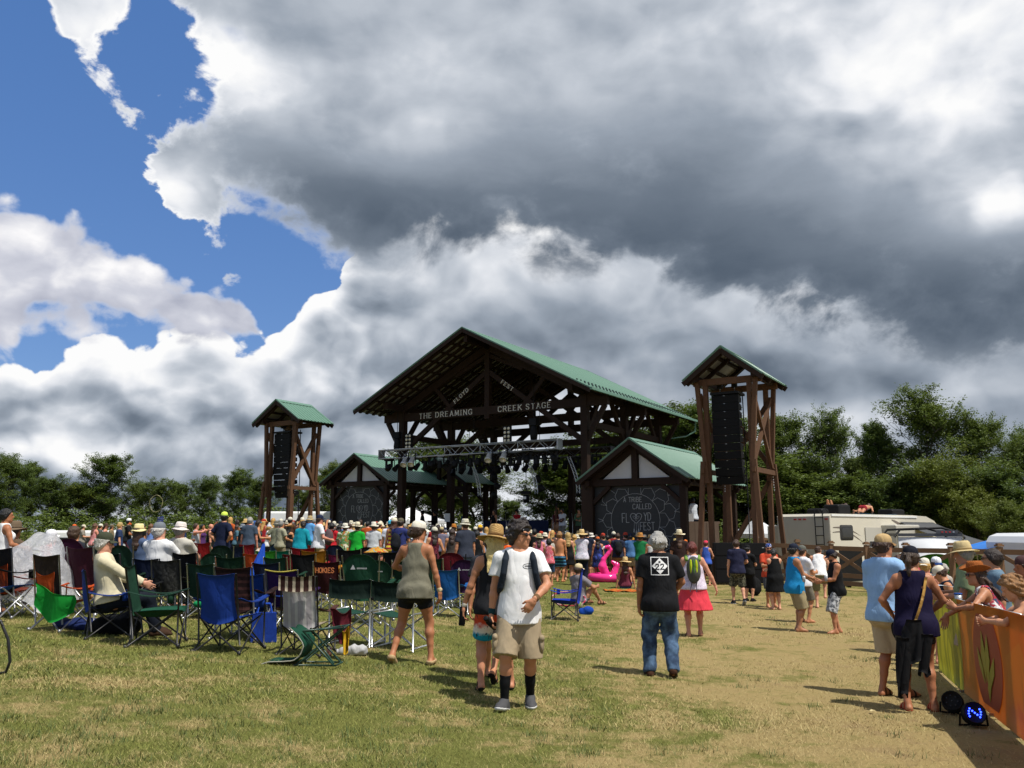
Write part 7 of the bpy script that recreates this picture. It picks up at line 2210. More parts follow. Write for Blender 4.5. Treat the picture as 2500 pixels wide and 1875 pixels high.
# striped totem pole with gold hoop
t0 = gp(389, 19.5)
tm = empty('hoop_totem', t0, 0, 'striped white pole topped by a gold hoop above the left crowd', 'totem')
z1 = at(389, 1262, 19.5).z - t0.z; z2 = at(389, 1300, 19.5).z - t0.z
MB().tube([(0, 0, 0), (0, 0, z2)], .025, 8).build('pole', F_('#b08a52'), tm)
wr = MB().lathe([(.055, z2), (.06, z2 + .02), (.06, z1 - .02), (.05, z1)], n=14).build('wrap', F_('#dedee4'), tm)
mb = MB()
for k in range(7): mb.tube([(.063 * math.cos(a * .5 + .2), .063 * math.sin(a * .5 + .2), z2 + .03 + k * (z1 - z2 - .06) / 7 + a * .006) for a in range(14)], .013, 4)
mb.build('stripes', F_('#2a3f8a'), tm)
cx_, cz_ = -.085, at(380, 1250, 19.5).z - t0.z
MB().tube([(-.12 + .145 * 1.0 * math.cos(a / 24 * 6.2832), .02 * math.sin(a), cz_ + .19 + .19 * math.sin(a / 24 * 6.2832) * 1.0) for a in range(24)], .009, 5, True).build('hoop', plain('gold_tape', (.20, .18, .08), .35, .2, .5, 40.0), tm)
# pink hoop and toys on the right
h0 = hit(1388, 1478)
mb = MB().tube([(.42 * math.cos(a / 28 * 6.2832), .42 * math.sin(a / 28 * 6.2832), .16 + .14 * math.sin(a / 28 * 6.2832)) for a in range(28)], .016, 6, True)
ho = mb.build('hula_hoop', F_('#c81f4a', 'band', '#e8b8c4'), None, h0); tag(ho, 'pink and white hula hoop leaning behind the side-on blue chair', 'hula hoop')
lump('toy_bag', hit(1412, 1487), (.10, .08, .10), F_('#c86a8a', 'tie', '#7fa35a', '#d8a8b8'), 'pink patterned bag beside the hula hoop', 'bag', 15, .02, .012)
# flamingo float
fl0 = hit(1478, 1420)
M_PINK = plain('pink_vinyl', (.80, .035, .24), .16, 0, .06, 3.0)
fl = empty('flamingo_float', fl0, rad(8), 'shiny pink flamingo pool float on the grass before the crowd', 'pool float')
sc_ = 0.98
R_ = .52
V, F = [], []
MB().tube([(R_ * math.cos(a / 26 * 6.2832), R_ * math.sin(a / 26 * 6.2832), .155) for a in range(26)], .155, 12, True).build('ring', M_PINK, fl)
solid_obj('neck', [cone(v3(.05, 0, .2), v3(-.10, 0, .55), .16, .15, .08), cone(v3(-.10, 0, .55), v3(-.06, 0, .80), .15, .085, .06), cone(v3(-.06, 0, .80), v3(.12, 0, 1.02), .085, .070, .04), cone(v3(.12, 0, 1.02), v3(.22, 0, 1.16), .070, .066, .03), cone(v3(.22, 0, 1.16), v3(.16, 0, 1.27), .066, .066, .03), cone(v3(.16, 0, 1.27), v3(.03, 0, 1.25), .068, .06, .03)], .02, M_PINK, fl)
solid_obj('beak', [cone(v3(-.02, 0, 1.25), v3(-.10, 0, 1.17), .045, .03, .02)], .014, plain('beak_pale', (.75, .70, .68), .3), fl)
solid_obj('beak_tip', [cone(v3(-.10, 0, 1.17), v3(-.075, 0, 1.09), .032, .016, .01)], .012, M_BLACK, fl)
solid_obj('wing', [cone(v3(.30, -.1, .25), v3(.42, -.1, .60), .15, .09, .05), cone(v3(.42, -.1, .60), v3(.26, -.08, .72), .10, .06, .05), cone(v3(.35, .12, .25), v3(.5, .14, .5), .14, .09, .05)], .02, M_PINK, fl)
MB().lathe([(.012, 0), (.0005, .006)], (.10, -.068, 1.27), 8, rot=Matrix.Rotation(rad(90), 3, 'X')).build('eye', M_BLACK, fl)
fl.scale = (sc_, sc_, sc_)
# orange towel under the seated woman
tw0 = hit(1525, 1444)
cloth_obj('towel', lambda u, v: (tw0.x - .62 + 1.25 * u, tw0.y - .35 + .8 * v, G(tw0.x - .6 + 1.2 * u, tw0.y) + .03 + .018 * math.sin(17 * u + 3 * v) + .012 * math.sin(23 * v)), F_('#d8481c', 'tie', '#e87a2a', '#d8a040'), 'orange patterned towel under the seated woman in the straw hat', 'towel', 16, 10)
# blue crate, rainbow tray, paper notices, flat sign held up
chair(1146, 1347, 34, 10, 'bright sky blue chair behind the dark red and purple ones', F_('#1f86d8'), None, M_TUBEB, 'quad')
gq = gp(920, 17.6)
rb = MB().sheet(lambda u, v: (gq.x - .24 + .48 * u, gq.y - .1 + .2 * v, at(920, 1338, 17.6).z - .08 + .11 * math.sin(math.pi * u) * v), 12, 5, .008).build('sun_parasol', F_('#d85a2a', 'tie', '#e8b83a', '#4aa0b8')); tag(rb, 'small orange and yellow patterned parasol held low in front of the white shirt', 'parasol')
pn = st(-5.83, 7.0, 2.6)
nt_ = MB().box((pn.x - .05, pn.y - .25, 2.62), (.32, .02, .50)).build('paper_notice', M_WHITE); tag(nt_, 'white paper notice pinned on the left inner stage post', 'notice')
# -- people
def K(h, *a): return cloth(h, *a)
def HM(h): return hairmat(h)
LIGHT, TAN, MID, BROWN, PINKY = '#c99678', '#b57f5c', '#a06a48', '#6d4630', '#c98a72'
BRN, DBR, BLK, GRY, BLD, RED = '#3a2415', '#24160e', '#0f0c0a', '#8f8d88', '#b78f4e', '#5e1f12'
STRAW, STRAW2, TANHAT = K('#c8aa72', 'straw', '#9c7a48'), K('#d6bd8c', 'straw', '#b89a66'), K('#cfc6b0')
WHT, OFFW = K('#dededd'), K('#cfcabb')
BLKC, NAVY, KHAKI, DGRY, DENIM = K('#0e0f11'), K('#161b33'), K('#a3937a'), K('#26282b'), K('#3d4f68', 'denim', '#6d86a3')
def loc_by(px, head, Y, H):
 """standing place and height so that the top of the head is at pixel row head"""
 g = gp(px, Y)
 return g, at(px, head, Y).z - g.z
def folk(px, head, Y, label, face=0, pose='stand', sex='m', top=None, bot=None, hair=None, hat=None, lod=2, H=None, group='people in the crowd', shoes=None, z=None, fat=1.0, **kw):
 g, h_ = loc_by(px, head, Y, 1.75)
 hx_ = .02 if hat and hat[0] not in ('cap', 'capback', 'bandana', 'headband') else 0
 h_ = min(max(h_ - hx_, 1.50), 1.98) if H is None else H
 wear = []
 if bot: wear.append(bot)
 if top: wear.append(top)
 return person(loc=g, z=z, face=face, H=h_, pose=pose, sex=sex, fat=fat, hair=hair, hat=hat, wear=tuple(wear), shoes=shoes, label=label, group=group, lod=lod, **kw)
S_ = lambda m, **o: ('shorts', m, o)
T_ = lambda m, **o: ('tee', m, o)
# ================================================= walkers in front
# young man in white coming towards the camera
yp = hit(1268, 1728); yp.z = G(yp.x, yp.y)
YM = dict(L=(-.10, -.12, .0, 0), R=(.135, .13, 0, -12), hip=(0, 0, .925), hl=(-.15, .265, 1.02), hr=(.285, -.02, .80), pl=(-1, -.75, -.1), pr=(.5, -1, -.2), head=(-52, -3), dl=(.55, .05, -.75), nl=(.25, -1, .1), dr=(-.05, .22, -1), nr=(-1, .1, 0), tl=6, tr=14, twist=4)
ym, yS = person(loc=yp, face=183, H=1.80, pose=YM, skin_='#b98362', hair=('curly', HM('#21150f')), wear=(('shorts', K('#9a8a70'), dict(leg=1.02, wide=.20, loose=1.2, waist=-.02)), ('tee', K('#e4e4e4'), dict(hem=-.14, loose=1.15, sleeve=.62, wr=.004)), ),
    shoes=('shoe', K('#4b4b4d'), K('#c9c9c6')), glasses=True, lod=0, curl=(.75, .8), label='person in white t-shirt, khaki cargo shorts and black socks walking towards the camera', seed=2)
from mathutils.bvhtree import BVHTree
def onto(child, root=None):
 """projects points of a person's own frame onto the surface of one garment"""
 me = child.data
 t = BVHTree.FromPolygons([v.co for v in me.vertices], [p.vertices for p in me.polygons])
 def f(p, d, lift=.002):
  d = Vector(d).normalized()
  h_ = t.ray_cast(Vector(p) - d * .4, d)
  return (h_[0] - d * lift) if h_[0] else Vector(p)
 return f
def kid(root, stem_): return [c for c in COL.objects if c.parent == root and c.name.startswith(stem_)][0]
def extra(root, name, prims, h, mat, clips=(), noise=None, cut=()):
 return solid_obj(name, prims, h, mat, root, clips, noise, cut)
for nm in 'LR':                                                  # black socks
 kn, an_ = yS['K' + nm], yS['A' + nm]
 d = nrm(an_ - kn)
 extra(ym, 'sock', leg_prims(yS, nm, .006)[2:] + [cone(an_, an_ + d * .03, .040, .040, .01)], .008, BLKC, [(tuple(-d), -((kn + (an_ - kn) * .42) @ d))])
# head scarf band, straps, pockets, watch
B, Hh = yS['B'], yS['H']
hb = hat_mesh(yS, 'headband', None)[0][1]
hb.build('bandana', K('#17181c', 'floral', '#d8d8d8', '#b8b8b8'), ym)
C, N_, fw, up, sd_ = yS['C'], yS['N'], yS['fw'], yS['up'], yS['side']
pk = empty('backpack', ym.location, ym.rotation_euler[2], 'black backpack worn by the young man in white, only its straps in view', 'backpack')
pk.scale = ym.scale
solid_obj('bag_body', [ell(C - fw * .25 - up * .06, (.15, .10, .24), .04)], .016, K('#15171b'), pk, (), wob(3, .006, 22))
def strap_pts(s2):
 a = C - fw * .17 + up * .17 + sd_ * s2 * .10
 top_ = N_ - up * .008 + sd_ * s2 * .118 + fw * .0
 return [a, top_ - fw * .05, top_ + fw * .035 - up * .005, C + fw * .118 + up * .10 + sd_ * s2 * .138, C + fw * .135 - up * .02 + sd_ * s2 * .155, C + fw * .10 - up * .15 + sd_ * s2 * .185, C - fw * .08 - up * .22 + sd_ * s2 * .19]
for s2 in (-1, 1):
 P = strap_pts(s2)
 Q = []
 for i in range(len(P) - 1):
  for k in range(4): Q.append(P[i] + (P[i + 1] - P[i]) * k / 4)
 Q.append(P[-1])
 L = []
 for a, b in zip(Q[:-1], Q[1:]): L.append(cone(a + fw * .006, b + fw * .006, .030, .030, .01, None))
 V, F = solid(L, .009)
 add('strap', np_mesh('strap', V, F, K('#1c242e'), True), pk)
# oval print on his left chest
pj = onto(kid(ym, 't_shirt'))
oc = C + fw * .1 + up * .045 - sd_ * .085
mbp = MB()
mbp.tube([pj(oc + sd_ * (.052 * math.cos(a * .3491)) + up * (.024 * math.sin(a * .3491)), -fw, .0) for a in range(18)], .0035, 4, True)
for i in range(6): mbp.box(pj(oc + sd_ * (-.030 + i * .012), -fw, .0), (.008, .005, .016))
pr_ = mbp.build('chest_print', K('#33383f'), ym); pr_['kind'] = 'stuff'
for s2, nm in ((-1, 'L'), (1, 'R')):                             # cargo pockets
 j, kn = yS['J' + nm], yS['K' + nm]
 c = j + (kn - j) * .72 + sd_ * s2 * .108
 extra(ym, 'cargo_pocket', [ell(c + fw * .02, (.032, .078, .090), .03), cone(c + up * .066 - fw * .05 + sd_ * s2 * .012, c + up * .066 + fw * .085 + sd_ * s2 * .004, .022, .022, .01)], .009, K('#93846b'), (), wob(6, .004, 40))
wv_ = yS['HnL'] + (yS['EL'] - yS['HnL']) * .16
dirw = nrm(yS['EL'] - yS['HnL'])
solid_obj('wrist_watch', [cone(wv_ - dirw * .012, wv_ + dirw * .012, .034, .035, .005), ell(wv_ + fw * .034, (.019, .008, .019), .006)], .006, K('#6d5236'), ym)
wv2 = yS['HnR'] + (yS['ER'] - yS['HnR']) * .12; dw2 = nrm(yS['ER'] - yS['HnR'])
solid_obj('wrist_band', [cone(wv2 - dw2 * .012, wv2 + dw2 * .012, .033, .034, .005)], .006, K('#1b3b40'), ym)
hp = pworld(ym, yS['HnR'] + yS['hdR'] * .09)
bt = empty('bottle', hp, 0, 'black insulated bottle in the right hand of the young man in white', 'bottle')
bt.rotation_euler = (rad(62), rad(0), rad(-28))
MB().lathe([(.028, -.09), (.036, -.08), (.037, .06), (.028, .09), (.024, .10)], n=16).build('flask', K('#121417'), bt); MB().lathe([(.027, .10), (.027, .135), (.020, .142), (.0005, .143)], n=14).build('lid', M_BLACK, bt)
# woman in the olive tank top
op = hit(1016, 1622)
OW = dict(L=(-.26, -.16, .055, 30), R=(.17, .06, 0, 0), hip=(-.03, .0, .93), lean=(.0, .03), hl=(-.17, .30, 1.12), hr=(.29, .07, .82), pl=(-1, -.35, -.3), pr=(.6, -1, -.1), head=(48, -8), dr=(.02, .12, -1), nr=(-1, .2, 0), dl=(.2, .8, .3), ftl=-4, ftr=10)
ow, oS = person(loc=op, face=10, H=1.73, pose=OW, sex='f', skin_='#a8714f', hair=('bun', HM('#33200f')), hat=('cap', K('#d8d2c2')), wear=(('tights', K('#17181c'), dict(leg=.50, loose=2.6)), ('racer', K('#6f6c5c'), dict(hem=-.13, loose=1.3, wr=.006))), shoes=('flat', K('#b59a73')), lod=0, curl=(.35, .5), label='person in olive racerback tank top, black shorts and white cap walking away', seed=5)
st_ = oS['HnR'] + (oS['ER'] - oS['HnR']) * .10; dwr = nrm(oS['ER'] - oS['HnR'])
solid_obj('wrist_watch', [cone(st_ - dwr * .01, st_ + dwr * .01, .031, .032, .005), ell(st_ + v3(.03, 0, 0), (.010, .017, .017), .006)], .006, K('#c9b58f'), ow)
pj = onto(ow)
P0 = oS['N']
qa = np.array(pj(P0 - oS['side'] * .075 - oS['up'] * .0, oS['fw'], 0)); qb = np.array(pj(P0 + oS['side'] * .01 - oS['up'] * .085, oS['fw'], 0))
solid_obj('bra_strap', [cone(qa, qb, .009, .009, .005)], .006, K('#c9b04a'), ow)
# woman in the straw hat
sp = hit(1240, 1636); sp = gp(1208, 9.55)
SW = dict(L=(-.15, -.04, .03, 18), R=(.20, .20, 0, 0), hip=(0, 0, .93), hl=(-.36, .06, .86), hr=(.26, .16, .92), pl=(-.4, -1, 0), head=(6, -10), dl=(-.08, .15, -1), nl=(1, .1, 0), roll=4)
sw, sS = person(loc=sp, face=-4, H=1.70, pose=SW, sex='f', skin_='#b98262', hair=('long', HM('#d9b878')), hat=('wide', K('#bb9c66', 'straw', '#8c6a3c'), K('#6e5230')), wear=(('shorts', K('#c2472f', 'dye'), dict(leg=.80, wide=.08, loose=1.2)), ('tank', K('#1b1c1f'), dict(hem=-.09, loose=1.2, wr=.006))), shoes=('sandal', K('#2a2622')), lod=0, curl=(.9, .5), label='long-haired blonde person in wide straw hat, black tank top and patterned shorts', seed=7)
hp = pworld(sw, sS['HnL'] + sS['hdL'] * .075)
bt = empty('tumbler', hp, 0, 'black tumbler held by the woman in the wide straw hat', 'tumbler')
bt.rotation_euler = (rad(-6), rad(6), 0)
MB().lathe([(.030, -.12), (.034, -.115), (.040, .06), (.041, .065)], n=16).build('cup', K('#101113'), bt); MB().lathe([(.041, .065), (.041, .078), (.02, .086), (.018, .11), (.0005, .112)], n=16).build('lid', M_BLACK, bt)
solid_obj('bracelet', [cone(sS['HnL'] - nrm(sS['EL'] - sS['HnL']) * -.03, sS['HnL'] + nrm(sS['EL'] - sS['HnL']) * .045, .029, .030, .005)], .006, K('#cfc8bb'), sw)
# someone half a step beyond her
person(px=1200, Y=10.25, face=10, H=1.66, pose='walk', sex='m', skin_=TAN, wear=(S_(K('#51483f')), T_(K('#2b2d33'))), hair=('short', HM(BRN)), shoes=('sandal', K('#1c1a18')), lod=1, label='person hidden behind the woman in the wide straw hat, only lower legs showing', over=dict(head=(0, 0)))
# man in the black shirt with the road-sign print
mp = hit(1618, 1652)
MW = dict(L=(-.155, .02, 0, 0), R=(.12, -.10, .03, 20), hip=(-.01, 0, .925), hl=(-.27, .03, .84), hr=(.14, .20, .98), pl=(-.7, -1, -.1), pr=(1, -.5, -.1), head=(8, 0), dl=(0, .1, -1), nl=(1, .2, 0), dr=(-.6, .6, -.2), nr=(-.5, -.3, -.6), ftl=-4)
mw, mS = person(loc=mp, face=4, H=1.79, pose=MW, fat=1.10, skin_='#9a6848', hair=('thick', HM('#9a9893')), wear=(('pants', K('#2d3d55', 'denim', '#587391'), dict(loose=1.35, wr=.007)), ('tee', K('#141518'), dict(hem=-.13, loose=1.5, sleeve=.74, wr=.006))), shoes=('boot', K('#3d2517')), lod=0, curl=(.6, .7), label='grey-haired person in black t-shirt with M 22 road sign print and blue jeans, walking away', seed=9)
def on_back(S, x, z, off):
 """point on the shirt's back"""
 return S['C'] + S['side'] * x + S['up'] * z - S['fw'] * off
bz, bo_ = .062, .168
def back_off(x, z): return .163 + .012 * (1 - (z / .2) ** 2) - .55 * x * x + .004
fr = MB()
HWp = .112
pj = onto(kid(mw, 't_shirt'))
def bx(x, z, e=0.0): return np.array(pj(on_back(mS, x, bz + z, .1), mS['fw'], e))
def quad(mb, pts, e0, e1):
 a = [bx(x, z, e1) for x, z in pts]; b = [bx(x, z, e0) for x, z in pts]
 n = len(pts)
 mb.poly([tuple(p) for p in a + b], [tuple(range(n))[::-1], tuple(range(n, 2 * n))] + [(i, (i + 1) % n, (i + 1) % n + n, i + n) for i in range(n)])
t_ = .010
for k in range(8):
 for (x0, z0, x1, z1) in ((-1, 1, 1, 1), (-1, -1, 1, -1), (-1, -1, -1, 1), (1, -1, 1, 1)):
  a, b = k / 8, (k + 1) / 8
  xa, za, xb, zb_ = x0 + (x1 - x0) * a, z0 + (z1 - z0) * a, x0 + (x1 - x0) * b, z0 + (z1 - z0) * b
  sx_, sz_ = (1 - t_ / HWp) , (1 - t_ / HWp)
  quad(fr, [(xa * HWp, za * HWp), (xb * HWp, zb_ * HWp), (xb * HWp * (sx_ if x0 == x1 else 1), zb_ * HWp * (sz_ if z0 == z1 else 1)), (xa * HWp * (sx_ if x0 == x1 else 1), za * HWp * (sz_ if z0 == z1 else 1))], -.01, .004)
fr.build('print_frame', M_WHITE, mw)['kind'] = 'stuff'
dm = MB(); dR = .098
for k in range(8):
 z0, z1 = -dR + 2 * dR * k / 8, -dR + 2 * dR * (k + 1) / 8
 w0, w1 = max(dR - abs(z0), .0004), max(dR - abs(z1), .0004)
 for f0, f1 in ((-1, -.5), (-.5, 0), (0, .5), (.5, 1)): quad(dm, [(w0 * f0, z0), (w0 * f1, z0), (w1 * f1, z1), (w1 * f0, z1)], -.01, .004)
dmo = dm.build('print_diamond', M_WHITE, mw); dmo['kind'] = 'stuff'
tx = MB()
for txt, h_, z0, wd_ in (('22', .062, -.038, .0125), ('M', .022, .040, .0065)):
 s, L = letters(txt, h_, wd_, False, 1.6, 1.05)
 for a, b, w_ in s:
  d = Vector((b[0] - a[0], b[1] - a[1])); n_ = Vector((-d.y, d.x)).normalized() * w_ / 2; d = d.normalized() * w_ * .3
  quad(tx, [(a[0] - L / 2 + n_.x - d.x, a[1] + z0 + n_.y - d.y), (b[0] - L / 2 + n_.x + d.x, b[1] + z0 + n_.y + d.y), (b[0] - L / 2 - n_.x + d.x, b[1] + z0 - n_.y + d.y), (a[0] - L / 2 - n_.x - d.x, a[1] + z0 - n_.y - d.y)], 0, .0075)
tx.build('print_digits', M_BLACK, mw)['kind'] = 'stuff'
# woman in the coral skirt with the green pack
CW = dict(L=(-.12, -.06, .0, 0), R=(.11, .12, 0, 0), hl=(-.30, .06, .86), hr=(.42, .02, .92), pr=(.6, -1, -.2), head=(4, 0), dr=(.3, .1, -1), nr=(-1, .2, 0))
cp = gp(1688, 16.0)
cw, cS = person(loc=cp, face=8, H=1.68, pose=CW, sex='f', fat=1.34, skin_='#c48d72', hair=('short', HM('#5c1c12')), wear=(('skirt', K('#d83f4d'), dict(hem=-.44, flare=.36)), ('tank', K('#cfc4d4', 'floral', '#e2dce6', '#b9a9c0'), dict(hem=-.06))), shoes=('sandal', K('#4a3424')), lod=1, label='red-haired person in coral skirt and pale lace top with a green backpack', seed=4)
bk_ = empty('backpack', cw.location, cw.rotation_euler[2], 'green and lime backpack on the back of the woman in the coral skirt', 'backpack')
bk_.scale = cw.scale
C2 = cS['C'] - cS['fw'] * .24
solid_obj('bag_body', [ell(C2 - cS['up'] * .05, (.135, .10, .25), .04)], .014, K('#4c4e49'), bk_, (), wob(2, .004, 25))
for s2 in (-1, 1): solid_obj('side_panel', [ell(C2 - cS['fw'] * .050 + v3(s2 * .048, 0, -.02), (.036, .05, .17), .02)], .012, K('#a8b81c'), bk_)
solid_obj('front_pocket', [ell(C2 - cS['fw'] * .064 + v3(0, 0, -.02), (.030, .045, .17), .02)], .012, K('#3f6a2e'), bk_)
for s2 in (-1, 1):
 a = cS['N'] + v3(s2 * .12, -.07, -.0)
 solid_obj('strap', [cone(a + v3(0, -.05, -.05), a + v3(0, .06, .01), .034, .034, .01), cone(a + v3(0, .06, .01), a + v3(s2 * .02, .18, -.12), .03, .03, .01)], .012, K('#6b8a3c'), bk_)
 MB().tube([C2 + v3(s2 * .04, -.05, -.27), C2 + v3(s2 * .06 - .02, -.06, -.45)], .008, 5).build('hanging_strap', K('#3a3340'), bk_)
# ================================================= middle distance, right
g_mid = None
folk(1796, 1318, 23.4, 'person in navy t-shirt and camouflage shorts, seen from behind by the black subwoofers', 4, 'relax', 'm', T_(K('#20223a')), S_(K('#4a4a3c', 'camo', '#2c2e26', '#6b6a58'), leg=1.0), ('short', HM(BRN)), None, 1, shoes=('shoe', K('#151515'), K('#b8b8b8')), group=None, skin_=LIGHT, over=dict(L=(-.12, .06, 0), R=(.12, -.2, .05, 30)))
folk(1822, 1332, 24.2, 'person dressed in black with black cap and orange neck scarf, beside the navy t-shirt', 40, 'hold', 'm', T_(BLKC), ('shorts', K('#131418'), dict(leg=1.15)), ('short', HM(BLK)), ('cap', BLKC), 1, shoes=('shoe', BLKC), group=None, skin_=LIGHT, fat=1.05, beard=K('#d8482a'))
folk(1874, 1328, 22.6, 'bearded person with blue bandana and sunglasses facing the camera, behind the black dress', 176, 'hold', 'm', T_(K('#c2482e')), S_(K('#4a4c50')), None, ('bandana', K('#1f3a80', 'floral', '#d0d4e0', '#aab4d0')), 1, glasses=True, beard=HM(BLK), group=None, skin_=TAN)
folk(1886, 1340, 22.0, 'person in a loose black dress with bare shoulders, seen from behind', -4, 'cross', 'f', ('dress', BLKC, dict(hem=-.42, flare=.30)), None, ('bun', HM(BLK)), ('headband', K('#27407a')), 1, group=None, skin_=LIGHT, fat=1.3)
bv = folk(1934, 1330, 17.3, 'person in turquoise sleeveless shirt, khaki shorts and navy cap, barefoot, facing right', 84, dict(POSES['hold'], L=(-.10, .05, 0), R=(.12, -.02, 0), hl=(-.08, .34, 1.05), hr=(.10, .33, 1.07), head=(2, -2)), 'm', ('tank', K('#1a80b8'), dict(hem=-.17)), S_(K('#978a6a'), leg=1.05, wide=.2), ('short', HM(BLK)), ('cap', K('#1c2233')), 1, group=None, skin_='#a87858', fat=1.14, glasses=True)[0]
folk(1954, 1334, 19.0, 'person with a white towel over the shoulder and grey cap, behind the turquoise shirt', 60, 'hold', 'm', T_(K('#d6d6da')), S_(K('#6a6458')), ('short', HM(BRN)), ('cap', K('#5d5f58')), 1, group=None, skin_=TAN)
folk(2032, 1343, 17.0, 'bearded person in black sleeveless shirt and grey camouflage shorts, barefoot, looking down at the hands', -88, dict(POSES['hold'], L=(-.12, .1, 0), R=(.10, -.05, 0), hl=(-.05, .31, 1.09), hr=(.09, .30, 1.10), head=(0, -26)), 'm', ('tank', BLKC, dict(hem=-.14)), S_(K('#8f9194', 'camo', '#5d6064', '#c0c2c4'), leg=1.12, wide=.2), ('short', HM(DBR)), ('cap', K('#14182a')), 1, group=None, skin_='#b07a5a', beard=HM(DBR))
folk(1994, 1362, 22.5, 'person in white tank top bending forward by the fence, beyond the black sleeveless shirt', 20, dict(POSES['stand'], lean=(.0, .22), hl=(-.2, .42, 1.05), hr=(.2, .42, 1.05), L=(-.1, -.05, 0), R=(.12, .25, .25), head=(30, -10)), 'm', ('tank', WHT), S_(K('#6f6a4c'), leg=1.0), ('buzz', HM(BRN)), None, 1, group=None, skin_=LIGHT, H=1.6)
# ================================================= right foreground pair
pb_ = hit(2182, 1702)
PB = dict(L=(-.11, -.03, 0), R=(.10, .10, 0), hl=(-.2, .1, .82), hr=(.20, .20, .94), pr=(1, -1, 0), head=(14, -2), dr=(-.3, .75, -.45), nr=(-.8, -.2, -.5), roll=0)
pl_, pS = person(loc=pb_, face=58, H=1.82, pose=PB, skin_='#a26c4c', hair=('buzz', HM(BRN)), hat=('cap', K('#b3986c'), K('#8a6b45')), fat=1.06, wear=(('shorts', K('#b3a48a'), dict(leg=1.0, wide=.12, loose=1.4)), ('tee', K('#8fb2d8'), dict(hem=-.11, loose=1.5, sleeve=.82, wr=.006))), shoes=('sandal', K('#3a2a1e')), glasses=True, lod=0, curl=(.5, .6), label='person in light blue polo shirt, khaki shorts and tan cap, facing right by the barrier', seed=3)
pp = pworld(pl_, pS['P'] + pS['fw'] * -.10 + pS['side'] * .17 - pS['up'] * .14)
pc = empty('belt_pouch', pp, pl_.rotation_euler[2], 'black pouch hanging at the hip of the light blue polo shirt', 'pouch')
solid_obj('pouch_body', [ell(v3(0, 0, -.04), (.06, .06, .12), .03)], .011, BLKC, pc)
pp = pworld(pl_, pS['P'] + pS['fw'] * .03 + pS['side'] * .21 - pS['up'] * .10)
pc = empty('tumbler', pp, 0, 'dark tumbler clipped at the hip of the light blue polo shirt', 'tumbler')
MB().lathe([(.032, -.13), (.036, -.125), (.043, .04), (.043, .05)], n=16).build('cup', K('#17130f'), pc); MB().lathe([(.044, .05), (.044, .066), (.03, .078), (.0005, .08)], n=16).build('lid', K('#7f97ac'), pc)
wp_ = hit(2252, 1736)
WPO = dict(L=(-.145, .0, 0), R=(.13, .02, 0), hl=(-.20, .20, 1.02), hr=(.22, .24, 1.02), pl=(-1, -.5, -.2), pr=(1, -.5, -.2), head=(26, -12), ftl=-3, ftr=4)
wq, wS = person(loc=wp_, face=10, H=1.67, pose=WPO, sex='f', fat=1.14, skin_='#a87252', hair=('pony', HM('#33210f')), hat=('cap', K('#12141f'), K('#a8243a')), wear=(('tights', K('#45433f'), dict(leg=.42, loose=2.6)), ('tank', K('#110b2c'), dict(hem=-.13, loose=1.4, wr=.007))), shoes=('sandal', K('#9c3a26')), lod=0, curl=(.6, .6), label='person in deep purple sleeveless top, navy cap and grey shorts, standing by the barrier', seed=8)
bg_ = empty('shoulder_bag', wq.location, wq.rotation_euler[2], 'black jacket and bag hanging from a tan strap over the purple top', 'bag')
bg_.scale = wq.scale
A = wS['SR'] + v3(-.045, -.075, .02); Bp = wS['P'] + v3(-.06, -.20, .03)
MB().sheet(lambda u, v: tuple(A + (Bp - A) * v + wS['side'] * (u - .5) * .030 - wS['fw'] * (.062 * math.sin(math.pi * v) + .005)), 2, 12, .004).build('strap', K('#a8803f', 'floral', '#c9a468', '#8a6430'), bg_)
def drapej(x0, w_, z0, l, k, tp):
 return lambda u, v: tuple(Bp + v3(x0 + (u - .5) * w_ * (.55 + .6 * v if tp else 1) - .06 * v, -.03 - .035 * math.sin(math.pi * u) + .022 * math.sin(11 * u + k + 3 * v) * (.3 + v), z0 - l * v + .03 * math.cos(7 * u + k) * v))
jm = K('#101114')
MB().sheet(drapej(-.02, .26, .03, .44, 0, 1), 18, 12, .012).build('jacket', jm, bg_)
MB().sheet(drapej(-.13, .11, -.16, .60, 2, 0), 10, 12, .03).build('sleeve', jm, bg_)
MB().sheet(drapej(.10, .10, -.12, .42, 4, 0), 10, 10, .03).build('sleeve', jm, bg_)
solid_obj('bag_body', [ell(Bp + v3(-.02, .02, -.13), (.12, .05, .13), .03)], .011, jm, bg_)
# ================================================= behind the barrier
def ybar(px):
 return (B0 + bd * bu(px)).y
def behind(px, Y, head, label, face, pose, sex, top, bot, hair, hat, **kw):
 g, h_ = loc_by(px, head, Y, 1.7)
 return person(loc=g, face=face, H=min(max(h_, 1.3), 1.95), pose=pose, sex=sex, wear=tuple(x for x in (bot, top) if x), hair=hair, hat=hat, label=label, group=kw.pop('group', None), lod=kw.pop('lod', 1), **kw)
LEAN = dict(hip=(0, -.16, .90), lean=(0, .20), L=(-.1, -.12, 0), R=(.1, -.1, 0), hl=(-.02, .52, 1.10), hr=(.20, .50, 1.12), pl=(-1, .2, -.5), pr=(1, .2, -.5), head=(0, -6))
behind(2392, ybar(2392) + .42, 1366, 'person in orange woven cowboy hat leaning on the barrier with a cup', -62, dict(LEAN, hl=(-.22, .34, 1.16), hr=(.10, .46, 1.04), head=(-20, -2), dr=(0, .2, -1), dl=(.1, .6, .6)), 'f', ('tank', K('#33506b', 'tie', '#a8323f', '#e0e0e0'), {}), S_(DENIM), ('long', HM(BRN)), ('cowboy', K('#a8622a', 'straw', '#6e3a18'), K('#8a4e22')), skin_='#b07c5c', lod=0, glasses=True, curl=(.8, .4))
cu = empty('steel_cup', at(2340, 1462, ybar(2340) + .02), 0, 'steel cup with blue rim held on the barrier by the orange hat', 'cup')
